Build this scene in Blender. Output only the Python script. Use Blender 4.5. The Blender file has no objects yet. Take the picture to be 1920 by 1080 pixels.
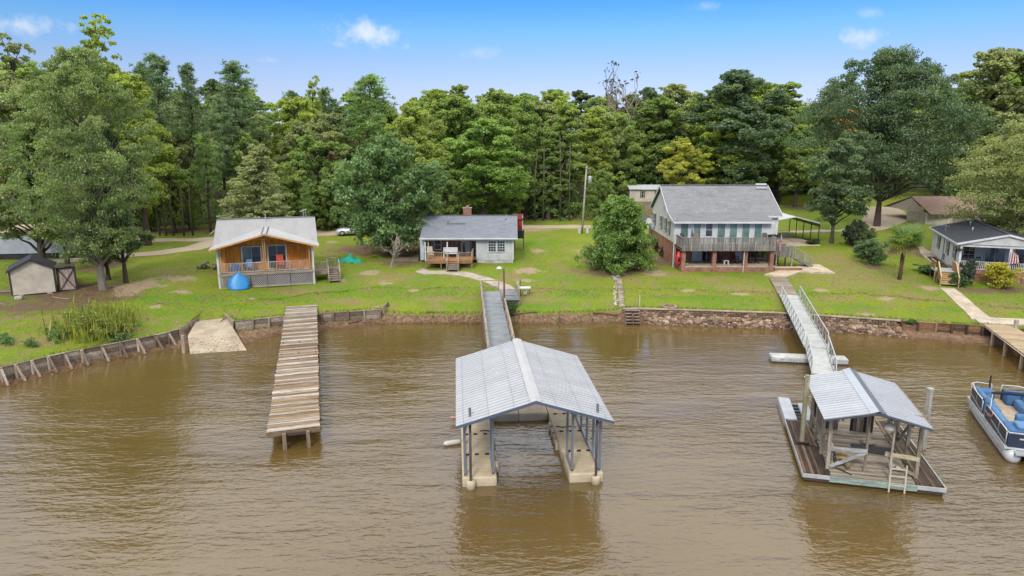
import bpy, bmesh, math, random
import numpy as np
from math import radians, sin, cos, pi
from mathutils import Vector, Matrix
random.seed(7)
S = bpy.context.scene
COL = S.collection

# ------------------------------------------------------------------ camera, light, sky
HC = 15.0
PIT = math.atan(278 / 1297.0)
FPX = 1297.0
cam = bpy.data.cameras.new("camera")
cam.sensor_width = 36; cam.lens = 36 * FPX / 1920; cam.clip_end = 5000; cam.clip_start = .5
co = bpy.data.objects.new("camera", cam); COL.objects.link(co)
co.location = (0, 0, HC); co.rotation_euler = (pi / 2 - PIT, 0, 0)
S.camera = co

SUN_EL, SUN_AZ = radians(40), radians(196)      # azimuth clockwise from +Y
sd = Vector((sin(SUN_AZ) * cos(SUN_EL), cos(SUN_AZ) * cos(SUN_EL), sin(SUN_EL)))
sl = bpy.data.lights.new("sun", 'SUN'); sl.energy = 1.5; sl.angle = radians(11); sl.color = (1, .95, .86)
so = bpy.data.objects.new("sun", sl); COL.objects.link(so)
so.rotation_euler = sd.to_track_quat('Z', 'Y').to_euler(); so.location = (0, 0, 60)

wd = bpy.data.worlds.new("World"); S.world = wd; wd.use_nodes = True
nt = wd.node_tree; nt.nodes.clear()
def N(nt, t, **kw):
    n = nt.nodes.new(t)
    for k, v in kw.items():
        if k == 'ins':
            for a, b in v.items(): n.inputs[a].default_value = b
        else: setattr(n, k, v)
    return n
def LK(nt, a, b): nt.links.new(a, b)
sky = N(nt, 'ShaderNodeTexSky'); sky.sky_type = 'NISHITA'; sky.sun_disc = False
sky.sun_elevation = SUN_EL; sky.sun_rotation = SUN_AZ; sky.altitude = 100; sky.air_density = 1.0; sky.dust_density = .6; sky.ozone_density = 2.0
tc = N(nt, 'ShaderNodeTexCoord'); sep = N(nt, 'ShaderNodeSeparateXYZ'); LK(nt, tc.outputs['Generated'], sep.inputs[0])
# blue of the air near the horizon, thinning into a pale high-cloud veil overhead
ramp = N(nt, 'ShaderNodeValToRGB'); LK(nt, sep.outputs[2], ramp.inputs[0])
cr = ramp.color_ramp; cr.interpolation = 'LINEAR'
cr.elements[0].position = 0.0; cr.elements[0].color = (0.589, 0.631, 1.077, 1)
cr.elements[1].position = 1.0; cr.elements[1].color = (0.421, 0.673, 1.009, 1)
for p_, c_ in ((.022, (0.56, 0.58, 0.97, 1)), (.066, (0.58, 0.575, 0.80, 1)), (.102, (0.52, 0.575, 0.80, 1)), (.143, (0.37, 0.61, 0.86, 1)), (.178, (0.225, 0.54, 0.94, 1))):
    e = cr.elements.new(p_); e.color = c_
mul = N(nt, 'ShaderNodeMix', data_type='RGBA', blend_type='MULTIPLY', ins={0: 1.0})
LK(nt, sky.outputs[0], mul.inputs[6]); LK(nt, ramp.outputs[0], mul.inputs[7])
# a few small fair-weather puffs, given as directions on the sky
def dirpx(px, py):
    u = (px - 960) / FPX; v = (540 - py) / FPX
    return Vector((u, cos(PIT) + v * sin(PIT), -sin(PIT) + v * cos(PIT))).normalized()
vn = N(nt, 'ShaderNodeTexNoise', ins={'Scale': 3.5, 'Detail': 6.0, 'Roughness': .6}); LK(nt, tc.outputs['Generated'], vn.inputs[0])
vf = N(nt, 'ShaderNodeMapRange', interpolation_type='SMOOTHSTEP', ins={1: .20, 2: .56, 3: 0.0, 4: .95}); LK(nt, sep.outputs[2], vf.inputs[0])
vc = N(nt, 'ShaderNodeMapRange', ins={1: .3, 2: .7, 3: .85, 4: 1.15}); LK(nt, vn.outputs[0], vc.inputs[0])
vsc = N(nt, 'ShaderNodeVectorMath', operation='SCALE'); vsc.inputs[0].default_value = (12.2, 12.0, 11.6); LK(nt, vc.outputs[0], vsc.inputs[3])
vmx = N(nt, 'ShaderNodeMix', data_type='RGBA'); LK(nt, vf.outputs[0], vmx.inputs[0]); LK(nt, mul.outputs[2], vmx.inputs[6]); LK(nt, vsc.outputs[0], vmx.inputs[7])
prev = vmx.outputs[2]
noi = N(nt, 'ShaderNodeTexNoise', ins={'Scale': 42.0, 'Detail': 5.0, 'Roughness': .6}); LK(nt, tc.outputs['Generated'], noi.inputs[0])
def dim(a, op, b):
    m = N(nt, 'ShaderNodeMath', operation=op)
    for i, x in enumerate((a, b)):
        if x is None: continue
        if isinstance(x, (int, float)): m.inputs[i].default_value = x
        else: LK(nt, x, m.inputs[i])
    return m.outputs[0]
for px, py, rx, ry, st in ((688, 62, 75, 24, .75), (30, 47, 62, 15, .6), (1612, 68, 32, 15, .6), (903, 97, 40, 14, .3), (1628, 22, 24, 10, .3), (505, 112, 26, 8, .25), (1325, 12, 26, 10, .25)):
    d0 = dirpx(px, py)
    mp = N(nt, 'ShaderNodeVectorMath', operation='SUBTRACT'); LK(nt, tc.outputs['Generated'], mp.inputs[0]); mp.inputs[1].default_value = d0
    ms = N(nt, 'ShaderNodeVectorMath', operation='MULTIPLY'); LK(nt, mp.outputs[0], ms.inputs[0])
    ms.inputs[1].default_value = (FPX / rx, FPX / rx, FPX / ry)
    ln = N(nt, 'ShaderNodeVectorMath', operation='LENGTH'); LK(nt, ms.outputs[0], ln.inputs[0])
    k = dim(1.25, 'SUBTRACT', ln.outputs[1])
    nn = dim(dim(noi.outputs[0], 'SUBTRACT', .5), 'MULTIPLY', 3.0)
    k = dim(k, 'ADD', nn)
    mr = N(nt, 'ShaderNodeMapRange', interpolation_type='SMOOTHSTEP', ins={1: .1, 2: 1.5, 3: 0.0, 4: st}); LK(nt, k, mr.inputs[0])
    mx = N(nt, 'ShaderNodeMix', data_type='RGBA'); LK(nt, mr.outputs[0], mx.inputs[0]); LK(nt, prev, mx.inputs[6]); mx.inputs[7].default_value = (5.6, 5.75, 5.95, 1)
    prev = mx.outputs[2]
bg = N(nt, 'ShaderNodeBackground', ins={'Strength': .1}); LK(nt, prev, bg.inputs[0])
wo = N(nt, 'ShaderNodeOutputWorld'); LK(nt, bg.outputs[0], wo.inputs[0])
S.view_settings.view_transform = 'Standard'; S.view_settings.look = 'None'
S.view_settings.exposure = 0.75; S.view_settings.gamma = 1.0
S.view_settings.use_curve_mapping = False
S.cycles.max_bounces = 8; S.cycles.diffuse_bounces = 5; S.cycles.glossy_bounces = 3; S.cycles.transmission_bounces = 5
S.cycles.use_denoising = True

# ------------------------------------------------------------------ helpers
def srgb(c):
    c /= 255.0
    return c / 12.92 if c <= .04045 else ((c + .055) / 1.055) ** 2.4
KALB = .62
def C(r, g, b, k=1.0): return (srgb(r) * KALB * k, srgb(g) * KALB * k, srgb(b) * KALB * k, 1)

def ray(px, py):
    u = (px - 960) / FPX; v = (540 - py) / FPX
    return (u, cos(PIT) + v * sin(PIT), -sin(PIT) + v * cos(PIT))
def at(px, py, Y):                                  # point of a sight line at distance Y
    d = ray(px, py); t = Y / d[1]; return Vector((d[0] * t, Y, HC + d[2] * t))
def onz(px, py, z):                                 # point of a sight line at height z
    d = ray(px, py); t = (z - HC) / d[2]; return Vector((d[0] * t, d[1] * t, z))
def ppm(p): return FPX / (p[1] * cos(PIT) - (p[2] - HC) * sin(PIT))

class MB:
    def __init__(s): s.v = []; s.f = []
    def poly(s, pts):
        n = len(s.v); s.v += [tuple(p) for p in pts]; s.f.append(tuple(range(n, n + len(pts)))); return s
    def b(s, x0, x1, y0, y1, z0, z1):
        n = len(s.v)
        s.v += [(x0, y0, z0), (x1, y0, z0), (x1, y1, z0), (x0, y1, z0), (x0, y0, z1), (x1, y0, z1), (x1, y1, z1), (x0, y1, z1)]
        s.f += [tuple(n + i for i in q) for q in ((3, 2, 1, 0), (4, 5, 6, 7), (0, 1, 5, 4), (1, 2, 6, 5), (2, 3, 7, 6), (3, 0, 4, 7))]; return s
    def prism(s, pts, vec):                         # closed prism: polygon swept along vec
        n = len(s.v); k = len(pts); vec = Vector(vec)
        s.v += [tuple(p) for p in pts] + [tuple(Vector(p) + vec) for p in pts]
        s.f.append(tuple(range(n + k - 1, n - 1, -1))); s.f.append(tuple(range(n + k, n + 2 * k)))
        for i in range(k):
            j = (i + 1) % k; s.f.append((n + i, n + j, n + k + j, n + k + i))
        return s
    def bar(s, p, q, w, h=None, up=(0, 0, 1)):      # beam with a w x h section
        h = h or w; p = Vector(p); q = Vector(q); d = (q - p).normalized(); up = Vector(up)
        if abs(d.dot(up)) > .98: up = Vector((0, 1, 0))
        a = d.cross(up).normalized(); u = a.cross(d)
        a = a * w / 2; u = u * h / 2
        return s.prism([p - a - u, p + a - u, p + a + u, p - a + u], q - p)
    def tube(s, pts, r, n=8, cap=True):
        pts = [Vector(p) for p in pts]; m = len(pts); base = len(s.v)
        rr = r if isinstance(r, (list, tuple)) else [r] * m
        pa = None
        for i, p in enumerate(pts):
            d = (pts[min(i + 1, m - 1)] - pts[max(i - 1, 0)]).normalized()
            if pa is None:
                pa = d.orthogonal().normalized()
            else:
                pa = (pa - d * pa.dot(d)).normalized()
            b_ = d.cross(pa)
            for k in range(n):
                a = 2 * pi * k / n; s.v.append(tuple(p + (pa * cos(a) + b_ * sin(a)) * rr[i]))
        for i in range(m - 1):
            for k in range(n):
                k2 = (k + 1) % n
                s.f.append((base + i * n + k, base + i * n + k2, base + (i + 1) * n + k2, base + (i + 1) * n + k))
        if cap:
            s.f.append(tuple(base + k for k in range(n - 1, -1, -1))); s.f.append(tuple(base + (m - 1) * n + k for k in range(n)))
        return s
    def lathe(s, prof, n=16, c=(0, 0, 0)):          # profile of (r, z)
        base = len(s.v)
        for r, z in prof:
            for k in range(n):
                a = 2 * pi * k / n; s.v.append((c[0] + r * cos(a), c[1] + r * sin(a), c[2] + z))
        for i in range(len(prof) - 1):
            for k in range(n):
                k2 = (k + 1) % n; s.f.append((base + i * n + k, base + i * n + k2, base + (i + 1) * n + k2, base + (i + 1) * n + k))
        s.f.append(tuple(base + k for k in range(n - 1, -1, -1))); s.f.append(tuple(base + (len(prof) - 1) * n + k for k in range(n)))
        return s
    def mesh(s, name, m=None, smooth=False):
        me = bpy.data.meshes.new(name); me.from_pydata(s.v, [], s.f); me.update()
        if m: me.materials.append(m)
        if smooth:
            me.polygons.foreach_set('use_smooth', [True] * len(me.polygons))
        return me

def setp(o, label=None, cat=None, group=None, kind=None):
    for k, v in (('label', label), ('category', cat), ('group', group), ('kind', kind)):
        if v: o[k] = v
    return o
def add(name, mb, m, parent=None, color=None, smooth=False, loc=None, rot=None, **pr):
    me = mb if isinstance(mb, bpy.types.Mesh) else mb.mesh(name, m, smooth)
    o = bpy.data.objects.new(name, me); COL.objects.link(o)
    if parent: o.parent = parent
    if color: o.color = color
    if loc is not None: o.location = loc
    if rot is not None: o.rotation_euler = rot
    return setp(o, **pr)
def thing(name, label, cat, loc=(0, 0, 0), rz=0, group=None):
    o = bpy.data.objects.new(name, None); COL.objects.link(o); o.empty_display_size = .3
    o.location = loc; o.rotation_euler = (0, 0, rz)
    return setp(o, label, cat, group)
def bx(name, m, parent, x0, x1, y0, y1, z0, z1, color=None, **pr):
    return add(name, MB().b(x0, x1, y0, y1, z0, z1), m, parent, color, **pr)
def cp(o, parent=None, loc=None, rot=None, color=None):
    c = o.copy(); COL.objects.link(c)
    if parent: c.parent = parent
    if loc is not None: c.location = loc
    if rot is not None: c.rotation_euler = rot
    if color: c.color = color
    return c
def copy_tree(o, parent=None):
    c = o.copy(); COL.objects.link(c)
    if parent: c.parent = parent
    for ch in [x for x in COL.objects if x.parent == o]: copy_tree(ch, c)
    return c
def row(name, mb, m, parent, spots, color=None, jit=0, rz=None):
    """alike pieces that share one mesh, one object each"""
    me = mb.mesh(name, m); out = []
    for i, p in enumerate(spots):
        o = bpy.data.objects.new(name, me); COL.objects.link(o); o.parent = parent; o.location = p
        if rz is not None: o.rotation_euler = (0, 0, rz[i] if isinstance(rz, (list, tuple)) else rz)
        if color:
            k = 1 + random.uniform(-jit, jit); o.color = (color[0] * k, color[1] * k, color[2] * k, 1)
        out.append(o)
    return out

# ------------------------------------------------------------------ materials
def newmat(name):
    m = bpy.data.materials.new(name); m.use_nodes = True; t = m.node_tree; t.nodes.clear()
    out = N(t, 'ShaderNodeOutputMaterial'); p = N(t, 'ShaderNodeBsdfPrincipled'); LK(t, p.outputs[0], out.inputs[0])
    return m, t, p, out
def mixc(t, f, a, b, blend='MIX'):
    m = N(t, 'ShaderNodeMix', data_type='RGBA', blend_type=blend)
    for i, x in ((0, f), (6, a), (7, b)):
        if isinstance(x, (int, float)): m.inputs[i].default_value = x
        elif isinstance(x, tuple): m.inputs[i].default_value = x
        else: LK(t, x, m.inputs[i])
    return m.outputs[2]
def maprange(t, v, a, b, c, d, smooth=True):
    n = N(t, 'ShaderNodeMapRange', ins={1: a, 2: b, 3: c, 4: d})
    if smooth: n.interpolation_type = 'SMOOTHSTEP'
    LK(t, v, n.inputs[0]); return n.outputs[0]
def mth(t, op, a, b):
    m = N(t, 'ShaderNodeMath', operation=op)
    for i, x in enumerate((a, b)):
        if isinstance(x, (int, float)): m.inputs[i].default_value = x
        else: LK(t, x, m.inputs[i])
    return m.outputs[0]
def tint(name, rough=.7, sc=(1, 1, 1), scale=3.0, amt=.35, fine=.25, bump=.15, metal=0.0, spec=.4, dark=(.35, .3, .25), stain=.0, bdist=.02):
    """surface tinted by the object's own colour, with two scales of wear and optional stains"""
    m, t, p, out = newmat(name)
    oi = N(t, 'ShaderNodeObjectInfo'); tcx = N(t, 'ShaderNodeTexCoord')
    ad = N(t, 'ShaderNodeVectorMath', operation='ADD'); LK(t, tcx.outputs['Object'], ad.inputs[0])
    rs = mth(t, 'MULTIPLY', oi.outputs['Random'], 37.0); LK(t, rs, ad.inputs[1])
    mp = N(t, 'ShaderNodeVectorMath', operation='MULTIPLY'); LK(t, ad.outputs[0], mp.inputs[0]); mp.inputs[1].default_value = sc
    n1 = N(t, 'ShaderNodeTexNoise', ins={'Scale': scale, 'Detail': 6.0, 'Roughness': .65}); LK(t, mp.outputs[0], n1.inputs[0])
    n2 = N(t, 'ShaderNodeTexNoise', ins={'Scale': scale * 9, 'Detail': 3.0}); LK(t, mp.outputs[0], n2.inputs[0])
    v1 = maprange(t, n1.outputs[0], .3, .7, 1 - amt, 1 + amt * .6)
    v2 = maprange(t, n2.outputs[0], .3, .7, 1 - fine, 1 + fine)
    v = mth(t, 'MULTIPLY', v1, v2)
    vm = N(t, 'ShaderNodeVectorMath', operation='SCALE'); LK(t, oi.outputs['Color'], vm.inputs[0]); LK(t, v, vm.inputs[3])
    c = vm.outputs[0]
    if stain:
        n3 = N(t, 'ShaderNodeTexNoise', ins={'Scale': .55, 'Detail': 8.0, 'Roughness': .7}); LK(t, ad.outputs[0], n3.inputs[0])
        f = maprange(t, n3.outputs[0], .5, .72, 0, stain)
        c = mixc(t, f, c, mixc(t, 1.0, c, dark + (1,), 'MULTIPLY'))
    LK(t, c, p.inputs['Base Color']); p.inputs['Roughness'].default_value = rough; p.inputs['Metallic'].default_value = metal
    p.inputs['Specular IOR Level'].default_value = spec
    if bump:
        bp = N(t, 'ShaderNodeBump', ins={'Strength': bump, 'Distance': bdist}); LK(t, n2.outputs[0], bp.inputs['Height']); LK(t, bp.outputs[0], p.inputs['Normal'])
    return m
M = {}
M['wood_x'] = tint('weathered_wood_along_x', .85, (.5, 6, 6), 2.2, .5, .3, .5)
M['wood_y'] = tint('weathered_wood_along_y', .85, (6, .5, 6), 2.2, .5, .3, .5)
M['wood_z'] = tint('weathered_wood_upright', .85, (6, 6, .5), 2.2, .45, .3, .5)
M['paint'] = tint('paint', .55, (1, 1, 1), 1.5, .16, .06, .05, stain=.25)
M['plastic'] = tint('plastic', .4, (1, 1, 1), 2.0, .1, .05, .0)
M['cloth'] = tint('cloth', .9, (1, 1, 1), 4.0, .2, .15, .4)
M['steel'] = tint('painted_steel', .4, (1, 1, 1), 1.2, .15, .06, .03, metal=.3)
M['alu'] = tint('aluminium', .45, (1, 1, 1), 2.0, .2, .1, .05, metal=.25)
M['roofmetal'] = tint('galvanised_roof_sheet', .5, (1, 1, 1), .5, .08, .04, .02, metal=.08, stain=.16, dark=(.86, .84, .82))
M['shingle'] = tint('asphalt_shingle', .95, (1, 3, 3), 1.0, .16, .28, .5, stain=.55, dark=(.6, .6, .6))
M['concrete'] = tint('concrete', .9, (1, 1, 1), 1.2, .25, .15, .3, stain=.5, dark=(.55, .5, .42))
M['stone'] = tint('stone', .9, (1, 1, 1), 3.0, .4, .25, .6)
M['bark'] = tint('bark', .95, (4, 4, .8), 2.0, .4, .3, .8)
M['float'] = tint('moulded_float', .6, (1, 1, 1), 1.5, .15, .08, .1, stain=.35, dark=(.7, .6, .45))
M['glass'] = tint('window_glass', .06, (1, 1, 1), .8, .35, .0, .0, spec=.8)
M['rubber'] = tint('rubber', .8, (1, 1, 1), 3, .2, .1, .1)
# brick: courses with recessed mortar, far below ten pixels each
m, t, p, out = newmat('brickwork'); M['brick'] = m
tcx = N(t, 'ShaderNodeTexCoord'); geo = N(t, 'ShaderNodeNewGeometry'); oi = N(t, 'ShaderNodeObjectInfo')
sx = N(t, 'ShaderNodeSeparateXYZ'); LK(t, tcx.outputs['Object'], sx.inputs[0])
cx = N(t, 'ShaderNodeCombineXYZ'); LK(t, mth(t, 'ADD', sx.outputs[0], sx.outputs[1]), cx.inputs[0]); LK(t, sx.outputs[2], cx.inputs[1])
br = N(t, 'ShaderNodeTexBrick', ins={'Color1': C(178, 112, 88), 'Color2': C(150, 84, 66), 'Mortar': C(190, 170, 150), 'Scale': 1.0, 'Mortar Size': .008, 'Brick Width': .21, 'Row Height': .075})
LK(t, cx.outputs[0], br.inputs[0])
nz = N(t, 'ShaderNodeTexNoise', ins={'Scale': 1.3, 'Detail': 6.0}); LK(t, tcx.outputs['Object'], nz.inputs[0])
vm = N(t, 'ShaderNodeVectorMath', operation='SCALE'); LK(t, br.outputs[0], vm.inputs[0]); LK(t, maprange(t, nz.outputs[0], .3, .7, .75, 1.2), vm.inputs[3])
LK(t, vm.outputs[0], p.inputs['Base Color']); p.inputs['Roughness'].default_value = .9
bp = N(t, 'ShaderNodeBump', ins={'Strength': .5, 'Distance': .01}); bp.invert = True; LK(t, br.outputs[1], bp.inputs['Height']); LK(t, bp.outputs[0], p.inputs['Normal'])

# ------------------------------------------------------------------ terrain
WE = [(0,727),(100,702),(200,678),(300,658),(345,652),(455,656),(470,641),(530,627),(620,618),(720,608),(800,607),(900,607),(960,607),(1050,609),(1160,606),(1200,607),(1300,612),(1480,618),(1600,625),(1700,634),(1780,642),(1850,649),(1920,653)]
WP = [onz(a, b, 0) for a, b in WE]; wex = np.array([q[0] for q in WP]); wey = np.array([q[1] for q in WP])
#      px, py, bank top z, bank foot z, width of the bank face
BT = [(0,690,1.0,.22,.08),(110,664,1.0,.22,.08),(230,641,1.0,.22,.08),(300,627,1.0,.2,.08),(334,617.5,1.0,.2,.08),(420,597,.75,.03,0),(424,592,1.0,.3,.2),(441,603,1.0,.3,.08),(535,593,1.0,.35,.08),(602,588,1.0,.35,.08),(712,581,1.0,.35,.08),(722,589,.62,.2,.5),(800,591,.6,.2,.5),(900,591,.6,.2,.5),(1000,590,.6,.2,.5),(1100,588,.65,.2,.5),(1152,585,.75,.25,.4),(1166,580,1.0,.5,.1),(1200,579,1.0,.5,.1),(1300,582,1.0,.5,.1),(1460,587,1.0,.5,.1),(1600,596,1.0,.5,.1),(1690,602,1.0,.4,.08),(1840,612,1.0,.35,.08),(1925,618,1.0,.35,.08)]
BP = [onz(a, b, z) for a, b, z, zf, g in BT]
BT.append((0, 0, .78, .03, 0)); BP.append(Vector((BP[4][0] + .06, 53.1, .78)))      # landward end of the boat ramp
bkx = np.array([q[0] for q in BP]); bky = np.array([q[1] for q in BP])
bzt = np.array([q[2] for q in BT]); bzf = np.array([q[3] for q in BT]); bzg = np.array([q[4] for q in BT])
o_ = np.argsort(bkx); bkx, bky, bzt, bzf, bzg = bkx[o_], bky[o_], bzt[o_], bzf[o_], bzg[o_]
_fx = np.arange(-80, 80, .1); _fy = np.convolve(np.pad(np.interp(_fx, bkx, bky), 40, mode='edge'), np.ones(81) / 81, 'valid')
def shore(x):
    yw = np.interp(x, bkx, bky); we = np.minimum(np.interp(x, wex, wey), yw - .3)
    g = np.interp(x, bkx, bzg)
    ramp = (x > BP[4][0] + .05) & (x < -23.0)
    g = np.where(ramp, yw - we - .05, g)
    return yw, we, np.interp(x, bkx, bzt), np.interp(x, bkx, bzf), g
def lump(x, y): return .05 * np.sin(x * .37 + 1.3) * np.sin(y * .31) + .03 * np.sin(x * .9 + y * .7) + .02 * np.sin(x * 1.7 - y * 1.3 + 2)
PD, PZ = [0, .8, 2, 4, 7, 10, 16, 35, 60, 400], [0, .03, .13, .35, .62, .85, 1.15, 1.9, 2.3, 2.6]
def terr(x, y):
    yw, we, zt, zf, g = shore(np.asarray(x, float)); y = np.asarray(y, float)
    d = y - yw
    land = zt + (1.0 - zt) * np.clip(d / 1.6, 0, 1) + np.interp(np.clip(y - np.interp(x, _fx, _fy), 0, None), PD, PZ) * np.clip(d / .8, 0, 1) + lump(x, y) * np.clip(d / 3, 0, 1)
    face = zf + (zt - zf) * np.clip((d + g) / np.maximum(g, .01), 0, 1)
    beach = zf * np.clip((y - we) / np.maximum(yw - g - we, .05), 0, 1)
    wet = np.maximum((y - we) * .28, -2.5)
    return np.where(d >= 0, land, np.where(d >= -g, face, np.where(y >= we, beach, wet)))
def tz(x, y): return float(terr(x, y))
def gr(px, py, lift=0.0):                           # point of the ground seen at a pixel
    lo, hi = 30., 500.
    for _ in range(45):
        mid = (lo + hi) / 2; q = at(px, py, mid)
        if q[2] > tz(q[0], q[1]): lo = mid
        else: hi = mid
    q = at(px, py, lo); return Vector((q[0], q[1], q[2] + lift))

xs = np.concatenate([-np.geomspace(700, 72, 26), np.arange(-70, -46, 1.0), np.arange(-46, 46, .3), np.arange(46, 80, 1.0), np.geomspace(82, 700, 26)])
xs = np.unique(np.concatenate([xs, bkx, bkx + .03]))
dl = np.concatenate([np.arange(0, 22, .35), np.arange(22, 60, .7), np.arange(60, 120, 2.0), np.geomspace(120, 1400, 24)])
yw, we, zt, zf, g = shore(xs)
rows = [we - 45, we - 15, we - 6, we - 2.5, we - 1, we - .4, we]
for k in (.2, .4, .6, .8, 1.0): rows.append(we + (yw - g - we) * k)
for k in (.33, .66): rows.append(yw - g + g * k)
for d in dl: rows.append(yw + d)
YY = np.array(rows); XX = np.broadcast_to(xs, YY.shape); ZZ = terr(XX, YY)
nr, nc = YY.shape
vv = np.stack([XX, YY, ZZ], -1).reshape(-1, 3)
idx = np.arange(nr * nc).reshape(nr, nc)
fq = np.stack([idx[:-1, :-1], idx[:-1, 1:], idx[1:, 1:], idx[1:, :-1]], -1).reshape(-1, 4)
def npmesh(name, v, f, m=None, smooth=False):
    me = bpy.data.meshes.new(name); k = f.shape[1]
    me.vertices.add(len(v)); me.vertices.foreach_set('co', np.asarray(v, np.float32).ravel())
    me.loops.add(f.size); me.loops.foreach_set('vertex_index', f.astype(np.int32).ravel())
    me.polygons.add(len(f)); me.polygons.foreach_set('loop_start', np.arange(0, f.size, k, dtype=np.int32))
    try: me.polygons.foreach_set('loop_total', np.full(len(f), k, np.int32))
    except Exception: pass
    if smooth: me.polygons.foreach_set('use_smooth', np.ones(len(f), bool))
    me.update(calc_edges=True)
    if m: me.materials.append(m)
    return me
gme = npmesh('ground', vv, fq, None, True)
# where the soil itself differs: bare earth and leaf litter, sand, dry grass, lush grass
PATCH = {
 'dirt': [(150,560,110,15),(60,577,100,14),(230,542,55,15),(110,545,110,18),(690,468,70,12),(770,470,55,22),(760,490,40,12),(1160,507,75,12),(1120,490,30,14),(1245,490,25,12),(1245,470,18,22),(1505,389,50,5),(1632,500,16,5),(1690,462,30,10),(1735,478,20,12),(1640,468,30,8),(1870,545,90,8),(1000,404,160,9),(1230,400,60,6),(330,432,140,8),(620,418,120,7),(190,500,40,14)],
 'sand': [(585,505,14,3),(640,525,10,3),(775,545,12,3),(1010,470,16,4),(940,545,14,3),(1090,470,18,4),(340,548,16,4),(290,575,14,4),(1390,552,16,3),(1290,545,14,3),(1540,545,16,4),(1660,560,18,4),(1745,540,14,4),(1620,590,16,3),(258,536,46,12),(335,522,38,6),(235,548,25,8),(695,511,17,5),(722,532,14,4),(990,508,27,6),(985,525,16,4),(1225,512,28,6),(622,454,14,2.5),(707,577,8,3),(600,436,50,6),(790,436,30,5),(760,446,30,6),(825,436,40,7),(985,430,60,5),(470,560,10,2)],
 'dry': [(960,520,34,14),(1010,545,40,10),(1185,520,36,10),(1250,515,45,8),(1370,538,60,9),(1340,522,50,6),(1430,545,40,12),(1610,520,120,30),(1570,490,60,20),(1700,555,80,14),(1000,562,50,9),(640,470,60,12),(330,510,60,8),(560,545,60,8),(740,520,60,10),(820,560,70,8),(1090,510,40,12),(1880,575,60,12),(1560,560,40,8),(180,600,140,20),(60,640,60,16),(650,565,60,7)],
 'lush': [(660,520,40,16),(520,560,120,12),(640,545,80,14),(780,520,50,10),(840,545,40,10),(1060,520,50,10),(1080,550,70,14),(1040,572,90,8),(1330,560,110,9),(1400,570,60,8),(1240,560,50,8),(1780,580,50,9),(1600,575,70,10),(280,560,60,14),(380,560,60,14),(1000,455,50,10),(450,575,100,8),(1560,420,80,16),(1590,400,60,14)],
}
def at_lay(me, name, arr):
    a = me.attributes.new(name, 'FLOAT', 'POINT'); a.data.foreach_set('value', np.asarray(arr, np.float32).ravel())
for key, lst in PATCH.items():
    acc = np.zeros(nr * nc)
    for px, py, rx, ry in lst:
        c = gr(px, py); k = ppm(c); ry_ = (gr(px, max(py - ry, 385))[1] - gr(px, py + ry)[1]) / 2
        r = np.sqrt(((vv[:, 0] - c[0]) / (rx / k)) ** 2 + ((vv[:, 1] - c[1]) / max(ry_, .3)) ** 2)
        acc = np.maximum(acc, np.clip(1.25 - .85 * r, 0, 1) * (1.0 if key in ('dirt', 'sand') else .8))
    if key == 'dirt':
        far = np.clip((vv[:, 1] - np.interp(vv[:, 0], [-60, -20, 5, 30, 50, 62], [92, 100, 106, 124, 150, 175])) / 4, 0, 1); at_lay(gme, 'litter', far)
    at_lay(gme, key, acc)
dwe = vv[:, 1] - np.interp(vv[:, 0], wex, wey)
dbk = vv[:, 1] - np.interp(vv[:, 0], bkx, bky)
at_lay(gme, 'mud', np.clip(1 - (dbk + .15) / .5, 0, 1))
at_lay(gme, 'wet', np.clip(1 - (vv[:, 2] - .02) / .2, 0, 1))

m, t, p, out = newmat('lawn_and_soil'); M['ground'] = m
tcx = N(t, 'ShaderNodeTexCoord')
def ns(scale, det=5.0, ro=.6, vec=None):
    n = N(t, 'ShaderNodeTexNoise', ins={'Scale': scale, 'Detail': det, 'Roughness': ro}); LK(t, vec or tcx.outputs['Object'], n.inputs[0]); return n.outputs[0]
def att(nm): return N(t, 'ShaderNodeAttribute', attribute_name=nm).outputs['Fac']
nA, nB, nC, nD, nE = ns(.16, 4), ns(.7, 6, .7), ns(3.2, 6, .7), ns(14, 4, .7), ns(45, 2)
edge = mth(t, 'ADD', mth(t, 'MULTIPLY', mth(t, 'SUBTRACT', nB, .5), 2.4), mth(t, 'ADD', mth(t, 'MULTIPLY', mth(t, 'SUBTRACT', nC, .5), 2.0), mth(t, 'MULTIPLY', mth(t, 'SUBTRACT', nD, .5), 1.2)))
def msk(nm, a=.35, b=.75): return maprange(t, mth(t, 'ADD', att(nm), edge), a, b, 0, 1)
G1, G2, G3 = (.23, .29, .024, 1), (.10, .255, .014, 1), (.285, .235, .10, 1)
c = mixc(t, maprange(t, nA, .38, .62, 0, 1), G1, (.16, .26, .018, 1))
c = mixc(t, maprange(t, mth(t, 'ADD', att('lush'), edge), .2, .9, 0, .85), c, G2)
c = mixc(t, maprange(t, mth(t, 'ADD', att('dry'), edge), .15, .9, 0, .9), c, G3)
c = mixc(t, maprange(t, nB, .43, .68, 0, .8), c, (.27, .225, .075, 1))
c = mixc(t, maprange(t, nC, .55, .75, 0, .6), c, (.23, .17, .09, 1))
vs = N(t, 'ShaderNodeVectorMath', operation='SCALE'); LK(t, c, vs.inputs[0])
LK(t, mth(t, 'MULTIPLY', maprange(t, nD, .28, .72, .55, 1.4), maprange(t, nE, .25, .75, .7, 1.25)), vs.inputs[3]); c = vs.outputs[0]
dirt = mixc(t, nC, (.12, .075, .045, 1), (.22, .15, .095, 1)); dirt = mixc(t, maprange(t, nD, .5, .75, 0, .7), dirt, (.30, .22, .15, 1))
c = mixc(t, msk('dirt', .3, .8), c, dirt)
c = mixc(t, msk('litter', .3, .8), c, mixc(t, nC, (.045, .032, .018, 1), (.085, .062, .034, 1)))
c = mixc(t, msk('sand', .3, .7), c, mixc(t, nD, (.30, .22, .13, 1), (.46, .37, .25, 1)))
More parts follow.
